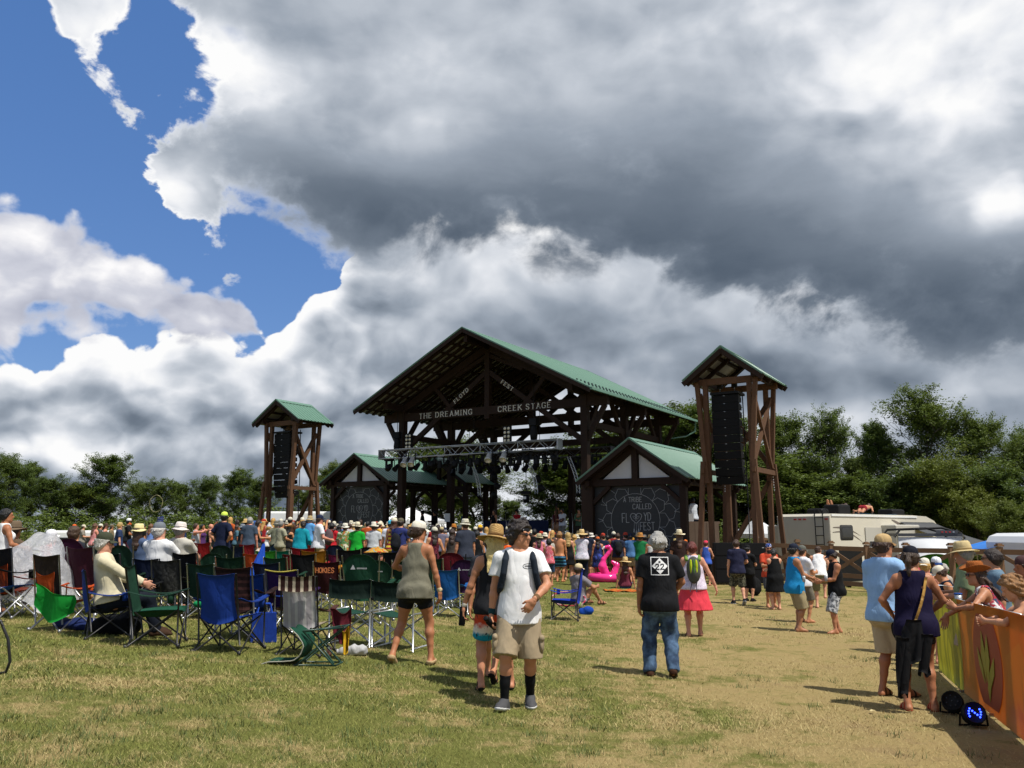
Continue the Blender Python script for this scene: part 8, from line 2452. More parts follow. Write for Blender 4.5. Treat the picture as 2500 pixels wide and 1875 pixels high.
MB().lathe([(.034, -.07), (.036, -.068), (.044, .05)], n=16).build('cup', M_ALU, cu); MB().lathe([(.046, .05), (.046, .068), (.0005, .07)], n=16).build('lid', K('#2a4f96'), cu)
behind(2486, ybar(2486) + .45, 1390, 'person with curly light brown hair leaning on the barrier looking at a phone', -66, dict(LEAN, hl=(-.06, .40, 1.19), hr=(.08, .40, 1.18), head=(-8, -26)), 'f', ('halter', K('#1d6a78'), {}), S_(DENIM), ('mane', HM('#8a6238')), None, skin_='#c08d6c', lod=0, curl=(.5, .5))
ph = empty('phone', at(2412, 1478, ybar(2412) + .02), 0, 'dark phone held over the barrier by the curly-haired person', 'phone')
ph.rotation_euler = (rad(20), rad(15), rad(30))
MB().box((0, 0, 0), (.14, .075, .009)).build('case', M_BLACK, ph); MB().box((0, 0, .0055), (.125, .066, .002)).build('screen', M_GLASS, ph)
behind(2418, 10.2, 1341, 'dark-haired person with sunglasses in grey-blue t-shirt behind the orange hat', -75, 'relax', 'm', T_(K('#5c7486')), S_(KHAKI), ('short', HM(DBR)), None, skin_='#b58464', glasses=True)
behind(2352, 10.8, 1330, 'person in sage green polo and wide tan safari hat behind the barrier', -60, 'hold', 'm', T_(K('#7f8f6a')), S_(KHAKI), ('short', HM(GRY)), ('safari', K('#c2ae80'), K('#a8936a')), skin_='#b07a5c', fat=1.12)
behind(2494, 9.6, 1362, 'person in dark maroon cap cut by the right edge behind the barrier', -80, 'stand', 'm', T_(K('#3d4248')), S_(KHAKI), ('short', HM(BRN)), ('capback', K('#4a3434')), skin_=MID)
behind(2188, 14.2, 1357, 'brown-haired person in a brown top, head behind the light blue polo', 100, 'hold', 'f', ('tank', K('#3d2c24'), {}), S_(DGRY), ('long', HM('#4a2c1a')), None, skin_=TAN)
behind(2226, 15.2, 1352, 'bald person in the group beyond the barrier, behind the purple top', 60, 'stand', 'm', T_(K('#c24a56')), S_(DGRY), ('buzz', HM(BRN)), None, skin_='#b07c5e')
behind(2251, 13.2, 1366, 'person in white cap worn backwards and a black and white checked top', 40, 'stand', 'f', ('tank', K('#d8d0c4', 'plaid', '#1c1c1c'), {}), S_(DENIM), ('short', HM(BLD)), ('capback', K('#d6d0c0')), skin_=PINKY)
behind(2278, 14.0, 1363, 'person in blue and white trucker cap and grey tank top facing the camera', 165, 'hold', 'f', ('tank', K('#565a68'), {}), S_(DENIM), ('pony', HM(BRN)), ('cap', K('#e0e4ea'), K('#1f3a6e')), skin_=LIGHT, glasses=True)
behind(2316, 12.6, 1380, 'person in cream cap and navy tank top bent over a paper beyond the barrier', -70, dict(POSES['hold'], lean=(0, .12), head=(0, -28)), 'm', ('tank', K('#1a2233'), {}), S_(DGRY), ('buzz', HM(BRN)), ('cap', K('#d4cbb8')), skin_=TAN)
pz = at(2302, 1430, 12.1)
mp_ = MB().sheet(lambda u, v: (pz.x - .13 + .26 * u, pz.y - .1 + .2 * v, pz.z + .012 * math.sin(5 * u)), 5, 4, .002).build('paper_map', K('#d8dde0', 'floral', '#6a9a8a', '#8aa0c8')); tag(mp_, 'printed paper map held by the person in the cream cap', 'paper')
behind(2296, 15.6, 1377, 'grey-haired person between the trucker cap and the cream cap', -30, 'stand', 'f', T_(K('#b0a8a0')), S_(DGRY), ('short', HM('#a8a39a')), None, skin_=LIGHT)
# ================================================= seated near the front
def seated(px, head, Y, face, label, top, bot, hair, hat, seat=.47, sex='m', H=1.75, group='seated people', zoff=0.0, back=-.0, **kw):
 g = gp(px, Y)
 f = Vector((math.sin(rad(face)), math.cos(rad(face)), 0))
 over = kw.pop('over', {})
 return person(loc=g + f * back, face=face, H=H, pose='sit', over=over, sex=sex, wear=tuple(x for x in (bot, top) if x), hair=hair, hat=hat, label=label, group=group, **kw)
SH = lambda k, m, **o: (k, m, dict(dict(hem=-.02), **o))
seated(296, 1335, 11.6, 62, 'old man in olive green cap and cream shirt sitting in the blue chair'.replace('old man', 'elderly person'), SH('long', K('#cfc5a6'), loose=1.5), ('pants', K('#141a26'), dict(waist=.03)), ('short', HM('#a8a59c')), ('cap', K('#3c4030')), H=1.82, lod=0, skin_='#c08c72', glasses=True, over=dict(hl=(-.18, .26, .66), hr=(.2, .30, .66), head=(10, -6), hip=(0, -.06, .47), lean=(0, -.12)), shoes=('shoe', K('#3d2a1c')))
seated(404, 1305, 15.2, 12, 'person in white t-shirt and grey railway cap sitting with back to the camera', SH('tee', WHT, loose=1.4), ('pants', K('#2a3140'), dict(waist=.03)), ('short', HM('#c0bcb4')), ('cap', K('#6c7278')), H=1.95, lod=1, skin_='#c08d74', fat=1.15, over=dict(hip=(0, -.06, .50), head=(18, 0)))
seated(450, 1311, 16.6, 8, 'person in white bucket hat sitting in the red-orange chair', SH('tee', K('#b8b4a8')), ('pants', K('#3a3f48'), dict(waist=.03)), ('short', HM('#8a867e')), ('bucket', K('#d8cfc8')), H=1.9, lod=1, skin_='#b98a70', over=dict(head=(12, -8), hip=(0, -.06, .54)))
seated(192, 1299, 16.3, 14, 'brown-haired person sitting low in the navy chair on the left', SH('tee', K('#22262e')), ('shorts', DGRY, dict(waist=.03)), ('thick', HM('#43301e')), None, H=1.84, lod=2, skin_=TAN)
seated(350, 1317, 18.5, 10, 'person in pale yellow sun hat sitting behind the old man', SH('tee', K('#4a5a78')), ('shorts', DGRY, dict(waist=.03)), ('long', HM(BRN)), ('bucket', K('#e0d29a')), sex='f', H=1.85, lod=2, skin_=LIGHT, over=dict(hip=(0, -.06, .52)))
seated(48, 1294, 15.0, 20, 'person in floppy brown hat sitting beside the plastic sheet', SH('tee', K('#5a4a3a')), ('shorts', DGRY, dict(waist=.03)), ('short', HM(BRN)), ('safari', K('#6a5a48')), H=1.9, lod=2, skin_=MID)
seated(138, 1298, 16.0, 26, 'person in white cap sitting behind the plastic sheet', SH('tee', K('#c44a3a')), ('shorts', DGRY, dict(waist=.03)), ('short', HM(BRN)), ('cap', K('#e2e2e6')), H=1.74, lod=2, skin_=TAN)
# on the grass
GS = dict(hip=(0, 0, .11), lean=(0, -.02), L=(-.18, .52, 0), R=(.2, .50, 0), kl=(-.3, .2, 1), kr=(.3, .2, 1), hl=(-.2, .40, .42), hr=(.22, .40, .42), head=(10, -4))
person(loc=gp(1412, 22.0), face=48, H=1.85, pose=GS, wear=(('shorts', K('#4d5652'), dict(waist=.04, leg=.95)), ('tee', K('#7a757a'), dict(hem=-.03, loose=1.3))), hair=('short', HM(BRN)), hat=('cap', K('#c9b893')), skin_='#a8785a', shoes=('sandal', K('#4a3424')), lod=1, label='person in grey t-shirt and tan cap sitting on the grass beside the side-on blue chair')
person(loc=hit(1527, 1436), face=4, H=1.72, pose=dict(GS, hl=(-.30, -.16, .06), hr=(.30, -.16, .06), pl=(-1, -1, 0), pr=(1, -1, 0), lean=(0, -.12), hip=(0, 0, .14)), sex='f', wear=(('shorts', K('#2f4a70'), dict(waist=.04, leg=.5)), ('tank', K('#6a2c3c'), dict(hem=-.03))), hair=('long', HM(BRN)), hat=('wide', STRAW2, K('#9a7a4a')), skin_=TAN, lod=1, label='person in very wide straw hat and maroon top sitting on the orange towel')
# two sunbathers on the camper roof
M4 = Matrix.Translation(rv.location) @ Matrix.Rotation(-fa, 4, 'Z')
for i, (x, y, fc, nm) in enumerate(((-.55, 3.5, 0, 'person lying on the camper roof with feet in the air'), (.25, 4.6, 0, 'dark-haired person propped on elbows on the camper roof'))):
 pz = M4 @ Vector((x, y, HR + .15))
 ly = dict(hip=(0, 0, .93), L=(-.1, -.42 if i == 0 else 0, .35 if i == 0 else 0), R=(.1, -.40 if i == 0 else .02, .30 if i == 0 else 0), kl=(0, 1, 0), kr=(0, 1, 0), hl=(-.2, .40, 1.22), hr=(.2, .40, 1.22), pl=(-1, 0, -1), pr=(1, 0, -1), head=(0, 30))
 r_, _ = person(loc=pz, face=0, H=1.7, pose=ly, sex='f' if i == 0 else 'm', wear=(('shorts', K('#8a1f2a') if i else K('#2a5a6a'), dict(leg=.3)),), hair=('long' if i == 0 else 'short', HM(BRN)), skin_=TAN, lod=2, label=nm, group=None)
 r_.rotation_euler = (rad(-82), 0, -fa + rad(6 if i else -4))
 r_.location = M4 @ Vector((x, y - .7, HR + .18))
# ================================================= left of the crowd
folk(10, 1243, 14.0, 'person in white tank top standing at the left edge behind the black chairs', 40, 'relax', 'f', ('tank', WHT, {}), S_(K('#3a3d42')), ('bun', HM(BLK)), None, 1, group=None, skin_=MID)
def rows(lst, lod=2):
 for r in lst: folk(r[0], r[1], r[2] * ((1.5 if r[0] < 430 else 1.33) if r[0] < 1300 else (1.27 if 1440 < r[0] < 1550 else 1.17)), *r[3:11], lod, **r[11])
sk = lambda s, **k: dict(dict(skin_=s), **k)
rows((
 (180, 1287, 25, 'person in navy shirt and orange cap on the left, facing right', 70, 'stand', 'm', T_(K('#22304a')), S_(DGRY), ('short', HM(BRN)), ('cap', K('#d8602a')), sk(TAN)),
 (202, 1286, 26, 'person in cream cap next to the orange cap on the left', 70, 'hold', 'm', T_(K('#8a8478')), S_(DGRY), ('short', HM(BRN)), ('cap', K('#d2c8b0')), sk(LIGHT)),
 (231, 1282, 21, 'long brown-haired person in pink tank top on the left', 30, 'relax', 'f', ('tank', K('#d08a88'), {}), S_(DENIM), ('long', HM('#5a3a22')), None, sk(PINKY)),
 (244, 1280, 24, 'person in pale cap just behind the long brown hair on the left', 60, 'stand', 'm', T_(K('#4a4e4a')), S_(DGRY), ('short', HM(BRN)), ('cap', K('#ded8c4')), sk(TAN)),
 (257, 1279, 22, 'person in dark patterned cap and pink halter top on the left', 75, 'cross', 'f', ('halter', K('#c88a8a'), {}), S_(K('#3a5a9a')), ('pony', HM(BRN)), ('cap', K('#4a3a30')), sk(PINKY)),
 (272, 1296, 26, 'person in brown cap low between the pink tops and the backpack', 80, 'stand', 'm', T_(K('#7a6a50')), S_(DGRY), ('short', HM(BRN)), ('cap', K('#6a5a44')), sk(TAN)),
 (291, 1303, 19, 'person in beige cap with navy collar close behind the chairs', 60, 'stand', 'm', T_(K('#28385a')), S_(DGRY), ('short', HM(BLD)), ('cap', K('#b0986a')), sk(LIGHT, H=1.5)),
 (312, 1267, 23, 'person with orange scarf, black and white cap and grey backpack', 60, 'relax', 'm', T_(K('#17181a')), S_(K('#5a2a3a')), ('short', HM(BLK)), ('cap', K('#e0e0e0'), BLKC), sk(MID, beard=K('#d8602a'))),
 (368, 1291, 22, 'brown-haired person in light blue romper left of the hoop totem', 20, 'relax', 'f', ('romper', K('#6a86c2'), dict(hem=-.3, flare=.24)), None, ('long', HM('#6a4426')), None, sk(LIGHT)),
 (350, 1293, 25, 'dark-haired person behind the light blue romper', 50, 'stand', 'm', T_(BLKC), S_(DGRY), ('short', HM(BLK)), None, sk(TAN)),
 (340, 1300, 28, 'person in black top in shade left of the romper', 40, 'stand', 'f', ('tank', BLKC, {}), S_(DGRY), ('long', HM(BLK)), None, sk(MID)),
 (446, 1279, 20, 'person in navy t-shirt with yellow head band', 60, 'hold', 'm', T_(K('#1c2c4e')), S_(K('#20242e')), ('short', HM(DBR)), ('headband', K('#c9b02a')), sk(BROWN)),
 (478, 1284, 21, 'person in grey tank top with arms raised, drinking', 80, dict(POSES['both'], hl=(-.05, .30, 1.52), hr=(.05, .34, 1.50)), 'm', ('tank', K('#a8aab0'), {}), S_(DGRY), ('short', HM(BRN)), None, sk(PINKY)),
 (494, 1292, 24, 'dark-haired person beside the drinker in the grey tank top', 110, 'raise', 'f', ('tank', K('#4a2a5a'), {}), S_(DGRY), ('short', HM(BLK)), None, sk(MID)),
 (514, 1283, 22, 'bald person in a black sleeveless top seen from the side', 70, 'stand', 'm', ('tank', BLKC, {}), S_(DGRY), None, None, sk(PINKY)),
 (528, 1287, 25, 'dark-haired person behind the bald one', 80, 'hold', 'm', T_(BLKC), S_(K('#6a5a48')), ('short', HM(BLK)), None, sk(BROWN)),
 (545, 1252, 17.0, 'tall person in navy t-shirt and neon yellow cap, hands on hips', 25, 'hips', 'm', T_(K('#121a33')), ('pants', K('#17191f'), {}), ('short', HM(BLK)), ('cap', K('#c8e05a')), sk(TAN)),
 (590, 1289, 24, 'person in grey bucket hat and dark top, bending left of the slate shirt', 70, 'hold', 'm', T_(K('#20262c')), S_(DGRY), ('short', HM(BLK)), ('bucket', K('#7a8088')), sk(MID)),
 (578, 1294, 26, 'person with pale blue cloth over the head, left of the grey bucket hat', 60, 'stand', 'f', T_(K('#4a6a7a')), S_(DGRY), ('long', HM(BRN)), None, sk(MID)),
 (609, 1263, 20.5, 'person in slate grey t-shirt with white print, left of the tower legs', 5, 'stand', 'm', T_(K('#3d4a5a')), S_(K('#2a3140')), ('short', HM(GRY)), None, sk(PINKY)),
 (629, 1270, 21.0, 'person in grey halter top and white skirt with teal head band', 70, 'hold', 'f', ('halter', K('#3a4448'), {}), ('skirt', K('#d8ccbc'), dict(hem=-.4, flare=.25)), ('long', HM(DBR)), ('headband', K('#4aa0b8')), sk('#b9855f')),
 (656, 1303, 24, 'small person in white cap and white shirt, low beside the white skirt', 60, 'stand', 'f', T_(WHT), S_(DGRY), ('short', HM(BLD)), ('cap', K('#c9ccd2')), sk(LIGHT, H=1.5)),
 (674, 1272, 23.5, 'person in grey-green shirt and grey bucket hat by the tower legs', -15, 'hips', 'm', T_(K('#6a6c5a')), S_(K('#4a4c42')), ('short', HM(GRY)), ('bucket', K('#6e6c62')), sk(TAN)),
 (686, 1273, 21.5, 'grey-haired person in khaki t-shirt, in front of the grey bucket hat', 40, 'relax', 'm', T_(K('#9a9880')), S_(K('#7a7058')), ('short', HM('#7a7872')), None, sk(TAN)),
 (705, 1282, 22.5, 'person in woven cowboy hat and black strapless top', 20, 'hold', 'f', ('halter', BLKC, {}), ('skirt', K('#9a9490'), dict(hem=-.35)), ('long', HM(BLK)), ('cowboy', K('#c89a6a', 'straw', '#9a6e40'), K('#8a5a30')), sk('#b9855f')),
 (737, 1271, 20.0, 'person in bright teal blouse seen from behind', 10, 'sway', 'f', ('long', K('#118a9a'), dict(loose=1.6, hem=-.14)), ('skirt', BLKC, dict(hem=-.3)), ('bun', HM(DBR)), None, sk(TAN, fat=1.25)),
 (755, 1260, 25.5, 'person in sky blue shirt and tan bucket hat behind the teal blouse', 20, 'stand', 'm', T_(K('#5a96cc')), S_(KHAKI), ('short', HM(GRY)), ('bucket', K('#b09a70')), sk(PINKY)),
 (779, 1259, 19.0, 'person in white t-shirt and navy cap facing right', 60, 'relax', 'm', T_(K('#d6d6da')), S_(K('#9a7a50')), ('buzz', HM(BRN)), ('cap', K('#1a2440')), sk(PINKY, glasses=True)),
 (810, 1277, 21.0, 'person in red t-shirt with a grey backpack, arm raised', 15, 'raise', 'm', T_(K('#b8202c')), S_(K('#5a5c50')), ('short', HM(BLK)), None, sk(TAN)),
 (828, 1281, 24.5, 'person in black with dark hair between red and tie-dye shirts', 0, 'stand', 'f', T_(BLKC), S_(BLKC), ('long', HM(BLK)), None, sk(MID)),
 (842, 1278, 20.5, 'person in orange and green tie-dye shirt and white bucket hat', 0, 'relax', 'm', T_(K('#b86a3a', 'tie', '#4a8a4a', '#c8c0a8')), ('pants', K('#a06a30'), {}), ('short', HM(BRN)), ('bucket', K('#d8d4c4')), sk(TAN)),
 (872, 1277, 20.0, 'person in bright green t-shirt and white brimmed hat', 4, 'stand', 'm', T_(K('#179a2c')), S_(K('#6a6a60')), ('short', HM(BRN)), ('straw', K('#d8ceb0'), BLKC), sk(TAN)),
 (912, 1277, 21.0, 'person in grey-white t-shirt and white brimmed hat, left of the navy backpack', -8, 'stand', 'm', T_(K('#b4b8bc')), S_(KHAKI), ('short', HM(BRN)), ('straw', K('#dcd6c6')), sk(PINKY)),
 (926, 1276, 25.0, 'person in cream cap looking right behind the white brimmed hat', 60, 'stand', 'm', T_(K('#d0a040')), S_(DGRY), ('short', HM(BRN)), ('cap', K('#d8cdb0')), sk(PINKY, beard=HM(BRN))),
 (952, 1272, 22.5, 'person in white t-shirt and turquoise cap', -6, 'stand', 'm', T_(K('#d0d2dc')), S_(DGRY), ('short', HM(BRN)), ('capback', K('#2a9ab8')), sk(TAN)),
 (962, 1266, 19.5, 'person with red, yellow and white striped top in pale cap, left of the navy backpack', 10, 'stand', 'f', ('tank', K('#8a2a34', 'stripe', '#d8b83a'), {}), S_(K('#7a6a58')), ('long', HM('#4a2a1a')), ('cap', K('#d4cdb4')), sk(TAN)),
 (977, 1267, 19.0, 'person in navy t-shirt and khaki cap with black backpack, left of the olive tank', 20, 'hold', 'm', T_(K('#2c3468')), S_(K('#a89878')), ('short', HM(DBR)), ('capback', K('#5a5444')), sk(TAN)),
 (945, 1290, 27, 'person in lime green shirt peeping between white shirts', 0, 'stand', 'm', T_(K('#5aa82a')), S_(DGRY), ('short', HM(BRN)), None, sk(TAN)),
 (1006, 1298, 25, 'person in olive shirt with brown hair behind the navy backpack', 20, 'stand', 'f', T_(K('#5a6048')), S_(DGRY), ('short', HM(DBR)), None, sk(TAN)),
 (1018, 1310, 22, 'child-height person in striped blue shirt left of the olive tank top', 10, 'stand', 'm', T_(K('#c8ccd0', 'stripe', '#2a3a5a')), S_(DGRY), ('short', HM(BRN)), None, sk(TAN, H=1.5)),
 (1058, 1288, 17.5, 'person in maroon floral tank top just right of the olive tank top', -20, 'sway', 'f', ('tank', K('#4a1522', 'floral', '#8a3a48', '#6a2a34'), {}), S_(DENIM), ('long', HM(DBR)), ('cap', K('#c8c4b0')), sk('#b9855f')),
 (1078, 1288, 24, 'person in grey-purple shirt and beige cap behind the maroon top', 0, 'stand', 'm', T_(K('#6a6678')), S_(DGRY), ('short', HM(BRN)), ('cap', K('#b8a880')), sk(TAN)),
 (1104, 1292, 19.5, 'long-haired person in dark grey tank top with a tan bag', -4, 'stand', 'f', ('tank', K('#3a3430'), {}), S_(K('#2a2a2c')), ('long', HM('#2e1a10')), None, sk('#b07c58')),
 (1108, 1281, 24.5, 'person in orange straw hat behind the dark grey tank top', 0, 'stand', 'm', T_(K('#d8dade')), S_(DGRY), ('short', HM(BRN)), ('fedora', K('#c8843a', 'straw', '#9a5e24')), sk(TAN)),
 (1121, 1283, 22.5, 'shirtless person in grey-green cap', 6, 'hips', 'm', None, S_(DGRY), ('short', HM(BRN)), ('capback', K('#4a565a')), sk('#c8855f')),
 (1136, 1268, 17.6, 'person in dark grey t-shirt with print and pale bucket hat, looking left', -30, 'stand', 'm', T_(K('#2e3340')), S_(K('#4a5a78')), ('short', HM(BRN)), ('bucket', K('#c4c0ac')), sk('#b98262')),
 (1172, 1283, 23.5, 'person in yellow cap in front of the stage', 8, 'stand', 'm', T_(K('#7a8494')), S_(DGRY), ('short', HM(BRN)), ('cap', K('#e0b02a')), sk(TAN)),
 (1165, 1296, 19.5, 'person in black top left of the wide straw hat', 10, 'stand', 'f', ('tank', BLKC, {}), S_(DGRY), ('short', HM(BLK)), None, sk(TAN)),
 (1240, 1287, 22.5, 'person in green and pink tie-dye shirt and cream cap', 0, 'stand', 'm', T_(K('#3a7a5a', 'tie', '#8a4a7a', '#a8b8a0')), S_(DGRY), ('short', HM(BRN)), ('cap', K('#d2ccb2')), sk(TAN)),
 (1238, 1308, 20.0, 'person with an orange towel over the shoulders', 4, 'stand', 'f', T_(K('#e0581c')), S_(DGRY), ('short', HM(BLD)), None, sk(TAN, H=1.5)),
 (1262, 1300, 22, 'dark-haired person just left of the young man in white', 0, 'stand', 'm', T_(K('#2a2420')), S_(DGRY), ('long', HM(BLK)), None, sk(BROWN)),
))
rows((
 (1316, 1303, 25, 'person in tan safari hat right of the young man in white', 0, 'stand', 'f', ('tank', K('#d0708a'), {}), S_(DENIM), ('long', HM(BRN)), ('bucket', K('#b8ae8a')), sk(PINKY)),
 (1330, 1301, 27.5, 'person in pale bucket hat and lilac tank top', 10, 'hold', 'f', ('tank', K('#c8a8c0'), {}), S_(DENIM), ('short', HM(BRN)), ('bucket', K('#d8d2bc')), sk(LIGHT)),
 (1340, 1317, 24.5, 'dark curly-haired person in floral top and denim shorts', 8, 'hold', 'f', ('tank', K('#c85a6a', 'floral', '#d8c0c0', '#5a8a6a'), {}), S_(K('#2f4460')), ('curly', HM(BLK)), None, sk(TAN)),
 (1352, 1312, 28, 'person half hidden left of the shirtless dancer', 0, 'stand', 'f', T_(K('#c8c4b8')), S_(DGRY), ('short', HM(BRN)), None, sk(TAN)),
 (1366, 1299, 26.5, 'shirtless person in dark blue striped swim shorts with one arm raised', 25, dict(POSES['raise'], hl=(-.48, .20, 1.68)), 'm', None, S_(K('#16213a', 'stripe', '#4a8ab0'), leg=.85), ('thick', HM('#8a6234')), None, sk('#bd8158')),
 (1386, 1302, 27.5, 'person with long curly blonde hair in a black dress', -4, 'stand', 'f', ('dress', BLKC, dict(hem=-.36)), None, ('mane', HM('#a88a50')), None, sk(LIGHT)),
 (1402, 1306, 28.5, 'person in green t-shirt with arm up shading the eyes', 10, dict(POSES['raise'], hl=(-.05, .12, 1.60), pl=(-1, .2, .1)), 'f', T_(K('#5aa05a')), S_(K('#8a7a60')), ('long', HM(BLD)), None, sk(LIGHT)),
 (1420, 1296, 25.0, 'person in white floral top and large straw hat, dark trousers', 2, 'cross', 'f', ('tee', K('#c9c6d0', 'floral', '#b09ab0', '#9aa8b8'), {}), ('pants', K('#14182a'), {}), ('short', HM(BRN)), ('wide', STRAW2, K('#a8905a')), sk(TAN, fat=1.15)),
 (1433, 1297, 28.5, 'person in navy t-shirt behind the white floral top', 0, 'stand', 'm', T_(K('#171e30')), S_(K('#6a5a48')), ('short', HM(DBR)), None, sk(TAN)),
 (1443, 1302, 26.5, 'person in white tank top and white brimmed hat', 14, 'relax', 'm', ('tank', K('#d8d8de'), {}), S_(K('#2a3228')), ('short', HM(BRN)), ('bucket', K('#dcd8cc'), BLKC), sk(LIGHT)),
 (1459, 1311, 25.5, 'person in royal blue tank dress with orange head scarf', 0, 'stand', 'f', ('dress', K('#27387a', 'tie', '#1c2440', '#3a4a9a'), dict(hem=-.40)), None, ('long', HM(DBR)), ('bandana', K('#c8602a')), sk('#b07c58')),
 (1475, 1314, 28.5, 'person in blue t-shirt and olive bucket hat', 6, 'stand', 'm', T_(K('#2a5a9a')), S_(DGRY), ('short', HM(BRN)), ('bucket', K('#77795c')), sk(TAN)),
 (1508, 1302, 26.0, 'person in navy t-shirt and tan shorts wearing a black backpack by the flamingo', 4, 'stand', 'm', T_(K('#23283a')), S_(K('#8a6c48'), leg=.95), ('short', HM(BRN)), None, sk(LIGHT, shoes=('shoe', BLKC))),
 (1522, 1316, 27.5, 'person in purple tank top right of the black backpack', 10, 'stand', 'f', ('tank', K('#5a2a90'), {}), S_(K('#8a8a7a')), ('long', HM('#8a4a6a')), None, sk(PINKY)),
 (1543, 1314, 28.0, 'person in light blue t-shirt and small straw hat', 30, 'hold', 'm', T_(K('#4a6aa8')), S_(K('#2a2a2a')), ('short', HM(BRN)), ('fedora', K('#c9963e', 'straw', '#96682a')), sk(TAN)),
 (1563, 1303, 26.0, 'person in green t-shirt and orange straw hat', 14, 'cross', 'm', T_(K('#176a3c')), S_(K('#4a4a50'), leg=.95), ('short', HM(BRN)), ('straw', K('#c08a4a', 'straw', '#8e6030')), sk(MID)),
 (1574, 1321, 29.0, 'person in pink cap behind the green t-shirt', 0, 'stand', 'f', T_(K('#6a3a4a')), S_(DGRY), ('short', HM(BRN)), ('cap', K('#c82a58')), sk(TAN)),
 (1592, 1306, 24.0, 'brown-haired person with bare back left of the black road-sign shirt', 0, 'stand', 'f', ('halter', K('#d0d0cc'), {}), S_(DENIM), ('short', HM('#4a2c1a')), None, sk('#b07856')),
 (1648, 1318, 27.0, 'person in pale straw hat and orange top right of the road-sign shirt', 8, 'stand', 'f', ('tank', K('#c8602a'), {}), S_(DGRY), ('long', HM(BRN)), ('straw', K('#d8c48a', 'straw', '#b09a60')), sk(LIGHT)),
 (1658, 1296, 22.5, 'long-haired person in brown t-shirt and cream brimmed hat', 6, 'stand', 'm', T_(K('#2c1d1a')), S_(K('#3a3430')), ('long', HM('#4a2f1c')), ('straw', K('#d8ccac'), K('#8a7a58')), sk(TAN)),
 (1673, 1322, 26.5, 'person in orange cap peeping behind the red hair', 0, 'stand', 'm', T_(K('#c8ccd4')), S_(DGRY), ('short', HM(BRN)), ('capback', K('#d8702a')), sk(TAN)),
 (1722, 1324, 25.5, 'person in blue tank top and pink head scarf by the black subwoofers', 25, 'relax', 'f', ('tank', K('#3a5ab0'), {}), S_(BLKC), ('short', HM(RED)), ('bandana', K('#d8405a')), sk('#c08a6c')),
))
# deeper rows of the crowd, only heads and shoulders between the others
random.seed(33)
TOPS = (('white', '#d0d2d4'), ('black', '#141416'), ('navy', '#1c2742'), ('red', '#a8252a'), ('sky blue', '#5a8ac0'), ('olive', '#5c6044'), ('grey', '#77797c'), ('mustard', '#c08a2a'), ('turquoise', '#2a8a94'), ('pink', '#c87a8c'), ('green', '#2f7a3c'), ('purple', '#52307a'), ('brown', '#54382a'), ('orange', '#c8602a'))
HATS = ((None, ''), (None, ''), (None, ''), (None, ''), (None, ''), (('cap', '#d2ccb8'), 'pale cap'), (('cap', '#1c2238'), 'dark cap'), (('bucket', '#cfc8b0'), 'pale bucket hat'), (('straw', '#c8aa72'), 'straw hat'), (None, ''), (('cap', '#a83a2a'), 'red cap'))
HAIRS = (('short', BRN, 'brown hair'), ('short', BLK, 'black hair'), ('long', DBR, 'long dark hair'), ('long', BLD, 'long blonde hair'), ('short', GRY, 'grey hair'))
used = set()
k = 0
spots = [(px, 35.5) for px in range(560, 1250, 17)] + [(px, 39.5) for px in range(600, 1420, 16)] + [(px, 43.0) for px in range(640, 1180, 17)] + [(px, 34.0) for px in range(1300, 1600, 17)]
for px, Y in spots:
 px += random.uniform(-6, 6); Y += random.uniform(-1.5, 1.5)
 for _ in range(200):
  t, ht, hr = random.choice(TOPS), random.choice(HATS), random.choice(HAIRS)
  kd = random.choice(('tee', 'tank')); ps = random.choice(('stand', 'relax', 'sway', 'hold', 'cross', 'hips'))
  key = (t[0], ht[1], hr[2], kd)
  if key not in used: break
 used.add(key)
 where = 'left' if px < 860 else ('middle' if px < 1180 else 'right')
 lab = 'person in %s %s, %s%s, deep %s in crowd' % (t[0], 't-shirt' if kd == 'tee' else 'tank top', hr[2], (', ' + ht[1]) if ht[1] else '', where)
 sx_ = 'f' if hr[0] == 'long' else 'm'
 hh = random.uniform(1.62, 1.84)
 person(px=px, Y=Y, face=random.gauss(4, 16), H=hh, pose=ps, sex=sx_, skin_=random.choice((LIGHT, TAN, MID, PINKY, TAN)), hair=(hr[0], HM(hr[1])), hat=(ht[0][0], K(ht[0][1])) if ht[0] else None, wear=(S_(random.choice((DGRY, KHAKI, DENIM, NAVY))), (kd, K(dk(t[1], .86)), {})), label=lab, group='people deep in the crowd', lod=3)
# backpacks in the crowd
for px, head, Y, face, colr, lab in ((1508, 1302, 26.0 * 1.27, 4, '#15171a', 'black backpack on the navy t-shirt beside the pink flamingo'), (977, 1267, 19.0 * 1.33, 20, '#14161c', 'black backpack on the navy t-shirt left of the olive tank top'), (812, 1277, 21.0 * 1.33, 15, '#5a4a4c', 'grey patterned backpack on the red t-shirt'), (316, 1267, 23.0 * 1.5, 60, '#5c5c4c', 'grey-green backpack on the person with the orange scarf')):
 g = gp(px, Y); f = Vector((math.sin(rad(face)), math.cos(rad(face)), 0))
 e = empty('backpack', g - f * .27 + Vector((0, 0, 1.17)), -rad(face), lab, 'backpack', 'backpacks worn in the crowd')
 solid_obj('bag_body', [ell(v3(0, 0, 0), (.16, .12, .26), .03), ell(v3(0, -.07, -.08), (.12, .09, .13), .03)], .022, K(colr), e)
 for s2 in (-1, 1): MB().tube([(s2 * .10, .06, .22), (s2 * .12, .26, .30), (s2 * .13, .38, .12), (s2 * .14, .22, -.12)], .024, 5).build('strap', K(colr), e)
